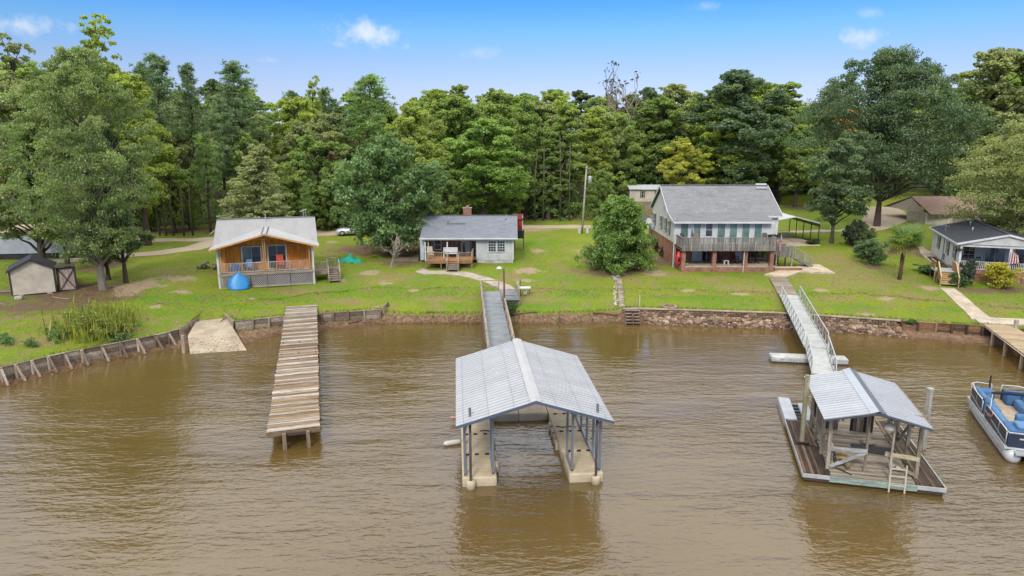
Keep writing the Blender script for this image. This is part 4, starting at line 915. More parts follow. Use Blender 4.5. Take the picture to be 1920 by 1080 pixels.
add('water_hose', MB().tube([(0, 0, .9), (-.03, -.05, .5), (.1, -.1, .1), (.35, -.35, .05), (.55, -.65, .03)], .025, 6), M['rubber'], None, C(40, 38, 38), True, loc=inWB(1.35, .75, .42), label='black hose hanging from the front rail of the weathered boathouse', cat='hose')
f = thing('watercraft_port', 'sloping grey plastic watercraft ramp with dark slots at the back of the raft', 'float', inWB(0, 6.3, 0), radians(-14.3))
addm('cradle', rbox(-.02, .62, .05, 3.3, -.05, .45, .05), M['float'], f, C(196, 202, 210)); addm('cradle', rbox(.95, 1.5, .05, 2.6, -.05, .45, .05), M['float'], f, C(190, 196, 204)); addm('channel', rbox(.55, 1.0, .05, 2.9, -.1, .28, .05), M['float'], f, C(176, 184, 194))
for i in range(5): bx('roller', M['rubber'], f, .6, .95, .3 + i * .5, .52 + i * .5, .26, .36, C(36, 36, 40))
p = inWB(.42, 3.35, 0); zt_ = at(1513, 704, p[1])[2]
f = thing('mooring_pile', 'tall square grey pile with mossy foot at the left corner of the weathered boathouse roof', 'pile', p, radians(-14)); add('shaft', MB().bar((0, 0, -2), (-.02, .05, zt_), .2, .2, (1, 0, 0)), M['wood_z'], f, C(170, 164, 136)); bx('pile_bracket', M['steel'], f, -.2, .3, -.16, .16, .4, .5, C(70, 60, 54))
Yp = 31.9; p = at(1737, 790, Yp); zt_ = at(1741, 730, Yp)[2]
f = thing('mooring_pile', 'tall square grey pile standing off the right side of the weathered boathouse', 'pile', (p[0], p[1], 0), .3); add('shaft', MB().bar((0, 0, -2), (0, 0, zt_), .2, .2, (1, 0, 0)), M['wood_z'], f, C(186, 182, 172)); bx('cap', M['wood_x'], f, -.12, .12, -.12, .12, zt_ - .02, zt_ + .06, C(206, 202, 192))

# ------------------------------------------------------------------ pontoon boat
Bp = onz(1897, 852, .3); e = thing('pontoon_boat', 'white and navy pontoon boat with light blue seat covers at the right edge', 'boat', (23.5, 30.55, 0), radians(-20.5))
def pont(x):
    prof = [(7.75, .06, .62), (7.6, .16, .55), (7.2, .27, .42), (6.6, .335, .30), (5.5, .35, .26), (.3, .35, .26), (.0, .33, .26), (-.12, .2, .28)]
    add('pontoon', MB().tube([(x, y, z) for y, r, z in prof], [r for y, r, z in prof], 14), M['alu'], e, C(222, 224, 226), True)
    add('keel_strake', MB().b(x - .37, x - .33, .4, 6.4, .34, .40), M['alu'], e, C(200, 204, 208)) if x < 1 else None
pont(.32); pont(2.25)
NV = C(52, 62, 80); WH = C(228, 230, 232); BL = C(92, 138, 186)
add('deck', MB().b(-.05, 2.6, .1, 7.2, .60, .70), M['alu'], e, WH); add('floor', MB().b(.05, 2.5, .2, 7.1, .70, .715), M['cloth'], e, C(206, 186, 164))
def side(x, y0, y1, n):
    for i in range(n):
        a, b = y0 + (y1 - y0) * i / n, y0 + (y1 - y0) * (i + 1) / n
        add('fence_panel', MB().b(x - .02, x + .02, a + .03, b - .03, .74, 1.38), M['plastic'], e, NV); add('stripe', MB().prism([(x - .028, a + .03, .80 + .1 * i), (x - .028, b - .03, .9 + .1 * i), (x - .028, b - .03, .97 + .1 * i), (x - .028, a + .03, .86 + .1 * i)], (.006, 0, 0)), M['plastic'], e, C(196, 202, 210))
        add('stanchion', MB().tube([(x, a, .7), (x, a, 1.42)], .025, 6), M['alu'], e, WH, True)
    add('rail', MB().tube([(x, y0, .75), (x, y0, 1.38), (x, y0 + .12, 1.45), (x, y1 - .12, 1.45), (x, y1, 1.38), (x, y1, .75)], .03, 8), M['alu'], e, WH, True)
side(.02, .3, 3.9, 3); side(.02, 4.5, 6.7, 2); side(2.53, .3, 6.7, 5)
add('rail', MB().tube([(.02, 5.9, 1.45), (.02, 6.8, 1.62), (.3, 7.05, 1.62), (1.0, 7.05, 1.6), (1.05, 7.05, .75)], .035, 8), M['alu'], e, WH, True); add('rail', MB().tube([(1.45, 7.05, .75), (1.5, 7.05, 1.6), (2.3, 7.05, 1.62), (2.53, 6.8, 1.62), (2.53, 5.9, 1.45)], .035, 8), M['alu'], e, WH, True)
add('rail', MB().tube([(.02, 6.72, .75), (.0, 6.82, 1.62)], .03, 8), M['alu'], e, WH, True); add('fence_panel', MB().b(.1, 1.0, 7.02, 7.05, .74, 1.36), M['plastic'], e, NV); add('fence_panel', MB().b(1.5, 2.45, 7.02, 7.05, .74, 1.36), M['plastic'], e, NV)
def seat(x0, x1, y0, y1, z1, col=BL, name='seat_cover', z0=.72):
    rn = random.Random(int(x0 * 97 + y0 * 31)); me = rbox(x0, x1, y0, y1, z0, z1, .12, 3, .012, rn); addm(name, me, M['cloth'], e, col)
seat(.08, .75, 3.95, 6.6, 1.22); seat(.08, .34, 4.0, 6.6, 1.55); seat(.1, 1.0, 6.2, 6.98, 1.4, C(82, 124, 172)); seat(1.55, 2.5, 6.2, 6.98, 1.4, C(82, 124, 172)); seat(1.85, 2.5, 4.3, 6.1, 1.2); seat(2.2, 2.5, 4.3, 6.1, 1.55)
seat(.1, 2.5, .35, 1.5, 1.5, C(84, 128, 178)); seat(.1, 1.9, 1.5, 2.3, 1.28, C(100, 148, 196)); seat(.1, .42, 1.6, 3.9, 1.5, C(96, 144, 192)); seat(.45, 1.3, .4, 1.2, 1.72, C(112, 160, 204), 'cushion', 1.45)
seat(.95, 1.75, 2.35, 2.75, 1.55, C(88, 134, 182)); seat(1.75, 2.5, 2.7, 4.0, 1.75, C(86, 130, 180), 'console_cover')
f = thing('captain_chair', 'small brown swivel seat on the carpeted floor of the pontoon boat', 'chair', (24.6, 33.2, .72)); add('pedestal', MB().tube([(0, 0, 0), (0, 0, .42)], .05, 8), M['steel'], f, C(150, 150, 154), True); add('seat', MB().lathe([(.1, .4), (.26, .42), (.3, .48), (.24, .55), (.08, .55)], 14), M['cloth'], f, C(126, 92, 82), True)
for y in (3.2, 4.6):
    add('bimini_leg', MB().tube([(.02, y, 1.4), (.25, 4.0, 2.05)], .022, 6), M['alu'], e, WH, True); add('bimini_leg', MB().tube([(2.53, y, 1.4), (2.3, 4.0, 2.05)], .022, 6), M['alu'], e, WH, True)
add('bimini_boot', MB().tube([(.2, 4.0, 2.05), (.8, 4.02, 2.12), (1.8, 4.02, 2.12), (2.35, 4.0, 2.05)], [.06, .1, .1, .06], 8), M['cloth'], e, C(44, 56, 80), True)
for y in (2.9, 3.6, 4.5): bx('cover_strap', M['cloth'], e, .0, .03, y, y + .06, 1.0, 1.5, C(30, 34, 46))
add('anchor_light', MB().tube([(.9, 7.0, 1.4), (.9, 7.0, 2.1)], .04, 6), M['rubber'], e, C(40, 36, 40))
add('stern_panel', MB().b(.05, 2.5, .12, .16, .7, 1.36), M['plastic'], e, NV); add('name_plate', MB().b(.5, .95, .1, .118, 1.12, 1.19), M['plastic'], e, C(214, 218, 224)); add('stern_rail', MB().tube([(.02, .3, 1.45), (.05, .12, 1.42), (2.5, .12, 1.42)], .03, 8), M['alu'], e, WH, True)
add('swim_platform', MB().b(.3, 2.3, -.35, .1, .5, .58), M['alu'], e, C(206, 210, 214))

# ------------------------------------------------------------------ plank pier at the right edge
a = onz(1842, 606, 1.12); b = onz(1920, 664, 1.12); d = (b - a); rz = math.atan2(d.x, -d.y)
e = thing('plank_pier', 'sunlit tan plank pier on round posts at the right edge', 'dock', (a.x, a.y, 0), rz)
for i in range(86): add('plank', MB().b(-.02, 2.02, -.066, .066, -.02, .02), M['wood_x'], e, wcol([(206, 182, 146), (196, 172, 138), (214, 192, 158), (184, 158, 124)], .08), loc=(random.uniform(-.02, .02), -.07 - i * .14, 1.12 + random.uniform(-.005, .006)), rot=(0, 0, random.uniform(-.008, .008)))
add('stringer', MB().bar((.04, 0, .98), (.04, -12, .98), .06, .2), M['wood_y'], e, C(120, 92, 70)); add('stringer', MB().bar((1.96, 0, .98), (1.96, -12, .98), .06, .2), M['wood_y'], e, C(120, 92, 70)); add('pipe', MB().tube([(-.03, .1, 1.04), (-.05, -12, 1.02)], .035, 6), M['plastic'], e, C(220, 212, 200), True)
for y in (-.1, -2.4, -5.0, -8.0, -11):
    for x in (.05, 1.95): add('post', MB().tube([(x, y, -1.5), (x, y, 1.0)], .13, 9), M['wood_z'], e, C(172, 146, 116), True)
q = bk(1905); bx('bollard', M['concrete'], None, q[0] - .25, q[0] + .0, q[1] - .2, q[1] + .0, .9, 1.75, C(196, 186, 170), label='grey concrete post on the bank beside the sunlit plank pier', cat='post')

# ------------------------------------------------------------------ shore steps, stepping wall, fire ring
a = bk(1171); b = bk(1196); e = thing('shore_steps', 'four grey timber steps down to the water beside the block wall', 'steps', (a[0], a[1] - .15, 0), radians(-2))
for i in range(5): bx('tread', M['wood_x'], e, .0, 1.15, -.25 * i - .3, -.25 * i, .95 - .2 * i, 1.0 - .2 * i, wcol([(160, 138, 120), (150, 130, 112)]))
for x in (-.05, 1.15): add('stringer', MB().bar((x, .05, .9), (x, -1.35, -.05), .06, .25), M['wood_y'], e, C(128, 104, 86))
bx('riser_board', M['wood_z'], e, .54, .6, -1.2, -.1, .0, .8, C(140, 120, 104)); add('handrail_pole', MB().tube([(1.22, -.15, .2), (1.2, -.05, 2.3)], .035, 6), M['wood_z'], e, C(206, 196, 180), True)
e = thing('stone_edging', 'row of stacked grey edging blocks climbing the slope to the round cedar', 'edging', (0, 0, 0))
a = gr(1165, 576); b = gr(1162, 528); n = 16
for i in range(n):
    f = i / (n - 1); x = a.x + (b.x - a.x) * f; y = a.y + (b.y - a.y) * f; z = tz(x, y)
    addm('block', rbox(-.24, .24, -.2, .2, -.1, .2, .03, 1), M['stone'], e, wcol([(176, 160, 138), (160, 142, 122), (190, 176, 156)], .1), loc=(x + random.uniform(-.04, .04), y, z + .02), rot=(0, 0, random.uniform(-.1, .1)))
def edg(rn):
    f = rn.random(); q = gr(1158 + rn.uniform(-7, 7) - 5 * f, 530 - 24 * f); return q.x, q.y, q.z
rubble(e, 46, edg, .09, .19, [(206, 200, 192), (184, 176, 166), (164, 156, 146)], 'stone', 12)
def edg2(rn):
    f = rn.random(); q = gr(1155 + rn.uniform(-4, 2) , 578 - 46 * f); return q.x, q.y, q.z
rubble(e, 36, edg2, .08, .17, [(222, 216, 200), (190, 176, 152)], 'stone', 13)
q = gr(1255, 577); e = thing('fire_ring', 'round stone fire ring on the lawn just above the block wall', 'fire pit', tuple(q))
for i in range(16):
    a = 2 * pi * i / 16; o = addm('block', rbox(-.12, .12, -.1, .1, 0, .2, .03, 1), M['stone'], e, wcol([(176, 156, 132), (160, 140, 118)], .12), loc=(cos(a) * .56, sin(a) * .56, 0), rot=(0, 0, a + pi / 2))
add('ash_bed', MB().lathe([(.46, .02), (.3, .06), (.05, .05)], 14), M['stone'], e, C(130, 112, 92))
# ------------------------------------------------------------------ building pieces
def lap(parent, name, p0, p1, z0, z1, col, pitch=.13, m='paint', z1b=None):
    """lapped siding from p0 to p1 (outer face on the right-hand side walking p0->p1); z1b: other top, for a sloping or gabled head"""
    p0, p1 = Vector((p0[0], p0[1], 0)), Vector((p1[0], p1[1], 0)); d = (p1 - p0); L = d.length; d.normalize(); n = Vector((d.y, -d.x, 0)); mb = MB(); k = int((max(z1, z1b or z1) - z0) / pitch + .99)
    for i in range(k):
        a, b = z0 + i * pitch, z0 + (i + 1) * pitch
        if z1b is None: l0, l1 = 0, L; b = min(b, z1)
        else:                                            # triangle/trapezium: eaves z1 at both ends, apex z1b in the middle
            if b <= z1: l0, l1 = 0, L
            else:
                f = (min(b, z1b) - z1) / (z1b - z1); l0 = L / 2 * max(0, f); l1 = L - l0
                if l1 - l0 < .05: continue
        A, B = p0 + d * l0, p0 + d * l1
        mb.prism([A + n * .022 + Vector((0, 0, a)), A + n * .006 + Vector((0, 0, b)), A - n * .05 + Vector((0, 0, b)), A - n * .05 + Vector((0, 0, a))], B - A)
    return add(name, mb, M[m], parent, col)
def window(parent, x0, x1, z0, z1, y, fr=C(236, 236, 236), gl=C(58, 66, 74), cols=1, rws=2, shut=None, fw=.06, axis='x', name='window', dz=1):
    """frame with panes and glazing bars, on a wall that faces -y (axis x) or -x (axis y)"""
    T = (lambda a, b, c: (a, b, c)) if axis == 'x' else (lambda a, b, c: (b, a, c))
    def B(mb, a0, a1, d0, d1, c0, c1):
        return mb.b(a0, a1, d0, d1, c0, c1) if axis == 'x' else mb.b(d0, d1, a0, a1, c0, c1)
    mb = MB(); B(mb, x0 - fw, x1 + fw, y - .06, y + .02, z1, z1 + fw); B(mb, x0 - fw, x1 + fw, y - .08, y + .02, z0 - fw, z0); B(mb, x0 - fw, x0, y - .06, y + .02, z0, z1); B(mb, x1, x1 + fw, y - .06, y + .02, z0, z1)
    w = add(name, mb, M['paint'], parent, fr)
    for i in range(cols):
        for j in range(rws):
            a0, a1 = x0 + (x1 - x0) * i / cols, x0 + (x1 - x0) * (i + 1) / cols; c0, c1 = z0 + (z1 - z0) * j / rws, z0 + (z1 - z0) * (j + 1) / rws
            add('pane', B(MB(), a0 + .012, a1 - .012, y - .02, y - .012, c0 + .012, c1 - .012), M['glass'], w, gl)
    mb = MB()
    for i in range(1, cols): a = x0 + (x1 - x0) * i / cols; B(mb, a - .014, a + .014, y - .045, y - .008, z0, z1)
    for j in range(1, rws): c = z0 + (z1 - z0) * j / rws; B(mb, x0, x1, y - .05, y - .006, c - .018, c + .018)
    if mb.v: add('sash_bar', mb, M['paint'], w, fr)
    if shut:
        sw_ = (x1 - x0) * .38
        for a in (x0 - fw - sw_ - .01, x1 + fw + .01):
            add('shutter', B(MB(), a, a + sw_, y - .05, y - .01, z0 - fw, z1 + fw), M['paint'], parent, shut)
    return w
def door(parent, x0, x1, z0, z1, y, col, fr=C(232, 232, 232), glassed=False):
    mb = MB().b(x0 - .07, x0, y - .06, y + .02, z0, z1 + .07).b(x1, x1 + .07, y - .06, y + .02, z0, z1 + .07).b(x0, x1, y - .06, y + .02, z1, z1 + .07)
    add('door_frame', mb, M['paint'], parent, fr); dd = add('door', MB().b(x0, x1, y - .03, y + .01, z0, z1), M['paint'], parent, col)
    if glassed: add('pane', MB().b(x0 + .12, x1 - .12, y - .04, y - .031, z0 + .25, z1 - .15), M['glass'], dd, C(56, 62, 70))
    add('handle', MB().tube([(x1 - .1, y - .03, z0 + .95), (x1 - .1, y - .09, z0 + .95)], .025, 6), M['steel'], dd, C(150, 140, 120))
    return dd
def pickets(parent, p, q, h=.9, sp=.14, w=.05, col=C(200, 186, 168), base=.1, m='wood_z', top=True, topw=(.09, .05), name='baluster', face=None, jit=.06):
    p, q = Vector(p), Vector(q); L = (q - p).length; d = (q - p).normalized(); n = max(1, int(L / sp)); me = MB().b(-w / 2, w / 2, -.018, .018, base, h).mesh(name, M[m]); rz_ = math.atan2(d.y, d.x)
    for i in range(n):
        o = bpy.data.objects.new(name, me); COL.objects.link(o); o.parent = parent; o.location = p.lerp(q, (i + .5) / n); o.rotation_euler = (0, 0, rz_); k = 1 + random.uniform(-jit, jit); o.color = (col[0] * k, col[1] * k, col[2] * k, 1)
    if top:
        add('rail', MB().bar(p + Vector((0, 0, h + .02)), q + Vector((0, 0, h + .02)), *topw), M['wood_x'], parent, col); add('rail', MB().bar(p + Vector((0, 0, base + .03)), q + Vector((0, 0, base + .03)), .04, .07), M['wood_x'], parent, col)
def slope(parent, pts, col, m='shingle', th=.1, name='roof'):
    pts = [Vector(p) for p in pts]; n = (pts[1] - pts[0]).cross(pts[2] - pts[0]).normalized()
    if n.z < 0: n = -n
    return add(name, MB().prism(pts, n * -th), M[m], parent, col)
def stairs(parent, x0, x1, y0, z0, y1, z1, n, col, m='wood_x', side=True):
    """treads and risers from the top (y0, z0) down to (y1, z1)"""
    for i in range(n):
        f = (i + 1) / (n + 1) if True else 0; y = y0 + (y1 - y0) * (i + .5) / n; z = z0 + (z1 - z0) * (i + 1) / (n + 1); dy = abs(y1 - y0) / n
        add('tread', MB().b(x0, x1, y - dy * .55, y + dy * .55, z - .04, z), M[m], parent, (col[0] * random.uniform(.92, 1.06), col[1], col[2], 1)); add('riser', MB().b(x0 + .01, x1 - .01, y + dy * .5, y + dy * .54, z, z + abs(z1 - z0) / (n + 1) - .04), M[m], parent, (col[0] * .8, col[1] * .8, col[2] * .8, 1))
    if side:
        for x in (x0 - .03, x1 + .03): add('stringer', MB().bar((x, y0, z0 - .12), (x, y1, z1 + .02), .05, .26), M['wood_y'], parent, col)
def chair(name, label, loc, rz, col, kind='plain', s=1.0):
    e = thing(name, label, 'chair', loc, rz); e.scale = (s, s, s)
    bx('seat', M['plastic'], e, -.26, .26, -.25, .27, .38, .43, col)
    for i in range(5): add('slat', MB().prism([(-.25 + i * .103, .22, .42), (-.16 + i * .103, .22, .42), (-.16 + i * .103, .42, 1.08), (-.25 + i * .103, .42, 1.08)], (0, .025, 0)), M['plastic'], e, col)
    for x in (-.3, .3): bx('arm', M['plastic'], e, x - .05, x + .05, -.25, .35, .6, .64, col)
    for x in (-.28, .28):
        for y in (-.22, .24): bx('leg', M['plastic'], e, x - .03, x + .03, y - .03, y + .03, 0.04, .62 if y < 0 else .42, col)
    if kind == 'rock':
        for x in (-.28, .28): add('rocker', MB().tube([(x, -.45, .1), (x, -.2, .02), (x, .2, .02), (x, .6, .14)], .025, 6), M['plastic'], e, col)
    return e

# ------------------------------------------------------------------ orange cottage
c0, c1 = gr(413, 541), gr(590, 530); RZc = math.atan2(c1.y - c0.y, c1.x - c0.x) - radians(3); zc = min(c0.z, c1.z) - .02
e = thing('cottage', 'orange plywood cottage with white metal roof and latticed porch', 'house', (c0.x, c0.y, zc), RZc); CT = e
Wc = 8.15; FL = 1.38; ev = 3.72; pk = 4.92; OR = C(206, 128, 52); ORd = C(222, 158, 90); WHT = C(232, 228, 222)
def inC(x, y, z): return Matrix.Rotation(RZc, 3, 'Z') @ Vector((x, y, z)) + Vector((c0.x, c0.y, zc))
# lattice skirt: real crossed strips
for a, b in ((0.05, 2.6), (2.66, 4.05), (4.1, 6.05), (6.1, Wc - .05)):
    mb = MB(); sp_ = .19; hz = FL - .28; L_ = b - a
    for sgn, yy in ((1, -.012), (-1, .004)):
        k = -hz
        while k < L_:
            x_0, x_1 = max(0, k), min(L_, k + hz); za, zb_ = (x_0 - k, x_1 - k)
            if sgn < 0: za, zb_ = hz - za, hz - zb_
            if x_1 - x_0 > .03: mb.bar((a + x_0, yy, .05 + za), (a + x_1, yy, .05 + zb_), .012, .042, (0, 1, 0)) if False else mb.prism([(a + x_0, yy, .05 + za - .03), (a + x_1, yy, .05 + zb_ - .03), (a + x_1, yy, .05 + zb_ + .03), (a + x_0, yy, .05 + za + .03)], (0, .012, 0))
            k += sp_
    add('lattice', mb, M['paint'], e, C(196, 186, 184), kind='stuff'); add('lattice_frame', MB().b(a, b, -.03, .03, .02, .09).b(a, b, -.03, .03, FL - .27, FL - .2), M['paint'], e, C(204, 196, 190))
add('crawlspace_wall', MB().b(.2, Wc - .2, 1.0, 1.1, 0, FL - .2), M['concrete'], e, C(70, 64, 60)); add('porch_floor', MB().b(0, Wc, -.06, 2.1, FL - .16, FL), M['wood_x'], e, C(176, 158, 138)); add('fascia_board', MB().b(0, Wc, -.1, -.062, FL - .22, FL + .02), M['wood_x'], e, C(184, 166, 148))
for i in range(20):
    x = .12 + i * (Wc - .24) / 20; add('wall_board', MB().b(x, x + (Wc - .24) / 20 - .008, 1.5 + (.006 if i % 2 else 0), 1.56, FL, ev + (1 - abs(x + .2 - Wc / 2) / (Wc / 2)) * 1.1), M['wood_z'], e, wcol([(240, 150, 56), (232, 138, 48), (246, 160, 70)], .05))
for x in (.08, Wc - .08): add('side_wall', MB().b(x - .05, x + .05, 1.56, 8.6, .1, ev - .05), M['paint'], e, C(214, 206, 196))
add('back_wall', MB().b(.1, Wc - .1, 8.55, 8.65, .1, ev - .05), M['paint'], e, C(206, 198, 188))
window(e, 2.0, 3.55, FL + .72, FL + 2.12, 1.49, WHT, C(44, 52, 64), 2, 1, fw=.12); add('pane', MB().b(2.0, 2.7, 1.44, 1.452, FL + .74, FL + 2.1), M['glass'], e, C(92, 110, 108)); add('window_skirt', MB().b(2.0, 2.5, 1.45, 1.49, FL + .05, FL + .62), M['glass'], e, C(70, 84, 86))
window(e, 4.25, 5.75, FL + .06, FL + 2.15, 1.49, WHT, C(38, 46, 58), 2, 1, fw=.12)
for x in (.12, 3.86, 4.02, Wc - .3): add('porch_post', MB().b(x - .05, x + .05, -.03, .07, FL, 4.62 if 3 < x < 5 else ev), M['wood_z'], e, C(200, 160, 112))
for x in (-.02, Wc + .02): add('corner_post', MB().b(x - .08, x + .08, -.02, .14, -.1, ev), M['paint'], e, WHT)
add('header_beam', MB().bar((0, .02, ev - .06), (Wc / 2, .02, pk - .12), .08, .2), M['wood_x'], e, ORd); add('header_beam', MB().bar((Wc, .02, ev - .06), (Wc / 2, .02, pk - .12), .08, .2), M['wood_x'], e, ORd)
add('gable_panel', MB().prism([(Wc / 2 - 1.35, .0, 4.42), (Wc / 2 + 1.35, .0, 4.42), (Wc / 2, .0, pk - .05)], (0, .05, 0)), M['wood_x'], e, C(212, 140, 66)); add('collar_tie', MB().b(Wc / 2 - 1.6, Wc / 2 + 1.6, -.05, .04, 4.34, 4.44), M['wood_x'], e, ORd)
RF = (226, 226, 227)
metal_roof(e, (-.62, -.72, ev - .1), (-.62, 1.5, ev - .1), (Wc / 2, -.72, pk), (Wc / 2, 5.2, pk), 8, 3, RF); metal_roof(e, (Wc + .62, -.72, ev - .1), (Wc + .62, 1.5, ev - .1), (Wc / 2, -.72, pk), (Wc / 2, 5.2, pk), 8, 3, (222, 222, 223))
metal_roof(e, (-.5, 1.4, ev - .12), (Wc + .55, 1.4, ev - .12), (-.5, 6.9, 5.55), (Wc + .55, 6.9, 5.55), 16, 3, (182, 183, 184)); metal_roof(e, (-.5, 9.2, 3.9), (Wc + .55, 9.2, 3.9), (-.5, 6.9, 5.55), (Wc + .55, 6.9, 5.55), 10, 2, (182, 183, 184))
[add('ridge_flashing', MB().bar((Wc / 2 + q_, -.7, pk - .005), (Wc / 2 + q_, 4.9, pk - .005), .07, .06), M['steel'], e, C(96, 100, 106)) for q_ in (-.2, .2)]; add('ridge_cap', MB().bar((-.5, 6.9, 5.58), (Wc + .55, 6.9, 5.58), .3, .04), M['steel'], e, C(150, 154, 160))
for s, xx in ((0, -.62), (1, Wc + .62)): add('rake_board', MB().bar((xx, -.74, ev - .14), (Wc / 2, -.74, pk - .06), .04, .14), M['wood_x'], e, C(226, 168, 104))
add('roof_vent', MB().tube([(4.0, 6.4, 5.3), (4.0, 6.4, 6.0)], .05, 6), M['steel'], e, C(220, 220, 222)); add('antenna', MB().tube([(7.6, 6.8, 5.5), (7.6, 6.8, 6.4)], .025, 5).tube([(7.3, 6.8, 6.1), (7.95, 6.8, 6.35)], .02, 5).tube([(7.85, 6.8, 6.3), (7.85, 6.8, 5.6)], .02, 5), M['steel'], e, C(216, 218, 222)); add('gutter_arm', MB().bar((-.5, 6.8, 4.7), (-1.2, 6.4, 4.2), .12, .06), M['paint'], e, C(216, 200, 176))
for a, b in ((.2, 1.95), (2.1, 3.8), (4.1, 6.0), (6.1, Wc - .28)):
    pickets(e, (a, .0, FL), (b, .0, FL), .88, .125, .035, C(210, 192, 176), .08)
for x in (2.02, 6.05): bx('rail_post', M['wood_z'], e, x - .05, x + .05, -.05, .05, FL - .1, FL + .95, C(196, 178, 160))
# side deck with stairs
DKc = C(168, 148, 130)
for i in range(16): add('deck_board', MB().b(Wc + .12, Wc + 1.35, .9 + i * .145, 1.035 + i * .145, .98, 1.02), M['wood_x'], e, wcol([(170, 150, 132), (156, 138, 120)]))
add('deck_skirt', MB().b(Wc + .12, Wc + 1.4, .84, .88, .74, 1.02), M['wood_x'], e, DKc)
for x in (Wc + .2, Wc + 1.3, Wc + 2.3):
    for y in (.95, 3.1): bx('deck_post', M['wood_z'], e, x - .05, x + .05, y - .05, y + .05, -.2, 1.0, C(140, 120, 104))
for i in range(10): add('deck_board', MB().b(Wc + 1.35, Wc + 2.4, 1.7 + i * .145, 1.835 + i * .145, .98, 1.02), M['wood_x'], e, wcol([(170, 150, 132), (156, 138, 120)]))
stairs(e, Wc + 1.38, Wc + 2.36, 1.7, 1.0, .2, .02, 5, C(166, 150, 136)); pickets(e, (Wc + .15, .9, 1.02), (Wc + 1.3, .9, 1.02), .85, .13, .035, C(190, 172, 154)); pickets(e, (Wc + 1.4, 3.1, 1.02), (Wc + 2.4, 3.1, 1.02), .85, .13, .035, C(190, 172, 154)); pickets(e, (Wc + 1.3, 3.1, 1.02), (Wc + 1.3, .95, 1.02), .85, .2, .035, C(176, 160, 142))
for x in (Wc + 1.36, Wc + 2.4): add('hand_rail', MB().bar((x, 1.75, 1.9), (x, .15, .95), .06, .09), M['wood_y'], e, C(200, 190, 176)); bx('newel', M['wood_z'], e, x - .04, x + .04, .12, .2, 0, .98, C(190, 176, 160)); bx('newel', M['wood_z'], e, x - .04, x + .04, 1.7, 1.78, .9, 1.95, C(190, 176, 160))
chair('porch_chair', 'bright orange chair on the orange cottage porch by the sliding door', inC(5.3, .75, FL), RZc + .2, C(236, 96, 56), 'plain', 1.25); chair('porch_chair', 'blue folding chair on the orange cottage porch behind the railing', inC(2.55, .7, FL), RZc, C(120, 170, 220))
f = thing('storage_tub', 'blue plastic tub on the left end of the cottage porch', 'tub', inC(1.35, .7, FL), RZc); addm('tub_body', rbox(-.42, .42, -.3, .3, 0, .62, .06), M['plastic'], f, C(36, 120, 200)); addm('lid', rbox(-.45, .45, -.33, .33, .62, .7, .03), M['plastic'], f, C(50, 136, 214))
# blue shell leaning against the lattice
f = thing('paddle_boat', 'bright blue plastic boat hull stood on end against the lattice', 'boat', inC(1.62, -.62, 0), RZc); mb = MB(); rows_ = []
for i, z in enumerate((0, .12, .5, .9, 1.2, 1.38, 1.46)):
    w = (.78, .86, .88, .72, .46, .2, .04)[i]; y = z * .28
    rows_.append([(w * cos(a), y - .34 * sin(a) * (1 - z * .4), z) for a in [pi * k / 10 for k in range(11)]])
n0 = 0
for r_ in rows_: mb.v += r_
for i in range(6):
    for k in range(10): a = i * 11 + k; mb.f.append((a, a + 1, a + 12, a + 11))
mb.f.append(tuple(range(10, -1, -1))); mb.f += [tuple([i * 11, (i + 1) * 11, (i + 1) * 11 + 10, i * 11 + 10]) for i in range(6)]
add('hull', mb, M['plastic'], f, C(40, 150, 222), True); add('rim', MB().tube([(.8, .05, .0), (.89, .15, .5), (.72, .26, .9), (.46, .34, 1.2), (.05, .42, 1.47), (-.46, .34, 1.2), (-.72, .26, .9), (-.89, .15, .5), (-.8, .05, .0)], .03, 6), M['plastic'], f, C(60, 170, 236), True)
# teal tarp heap
q = gr(655, 490); nn_ = 26; rn = np.random.default_rng(3); gx, gy = np.meshgrid(np.linspace(-1.5, 1.5, nn_), np.linspace(-.8, .8, nn_)); rr_ = np.sqrt((gx / 1.5) ** 2 + (gy / .8) ** 2 + .0)
hz_ = np.clip(1.05 - rr_, 0, 1) ** .7 * (.42 + .14 * np.sin(gx * 7 + gy * 3) + .1 * np.sin(gx * 4 - gy * 9 + 1) + .06 * np.sin(gx * 13 + gy * 8)) + .25 * np.exp(-((gx - .1) ** 2 + gy ** 2) / .15); hz_ = np.where(rr_ > 1.05 + .1 * np.sin(np.arctan2(gy, gx) * 5), -.15, hz_)
v_ = np.stack([gx, gy, hz_], -1).reshape(-1, 3); ii = np.arange(nn_ * nn_).reshape(nn_, nn_); f_ = np.stack([ii[:-1, :-1], ii[:-1, 1:], ii[1:, 1:], ii[1:, :-1]], -1).reshape(-1, 4)
add('tarp', npmesh('tarp', v_, f_, M['cloth'], True), None, None, C(36, 176, 156), loc=q, label='crumpled teal tarp heaped on the grass by the cottage stairs', cat='tarp')
q = gr(394, 503); f = thing('wood_pile', 'grey heap of old blocks and timber at the left of the orange cottage', 'pile', q)
for i in range(26): a = random.uniform(-1, .7); addm('block', rbox(-.2, .2, -.1, .1, -.08, .08, .015, 1), M['stone'], f, wcol([(150, 146, 140), (128, 122, 116), (170, 164, 156)], .1), loc=(a, random.uniform(-.4, .4), .08 + max(0, .65 - abs(a + .2) * .7) * random.random()), rot=(random.uniform(-.3, .3), random.uniform(-.4, .4), random.uniform(0, 3)))

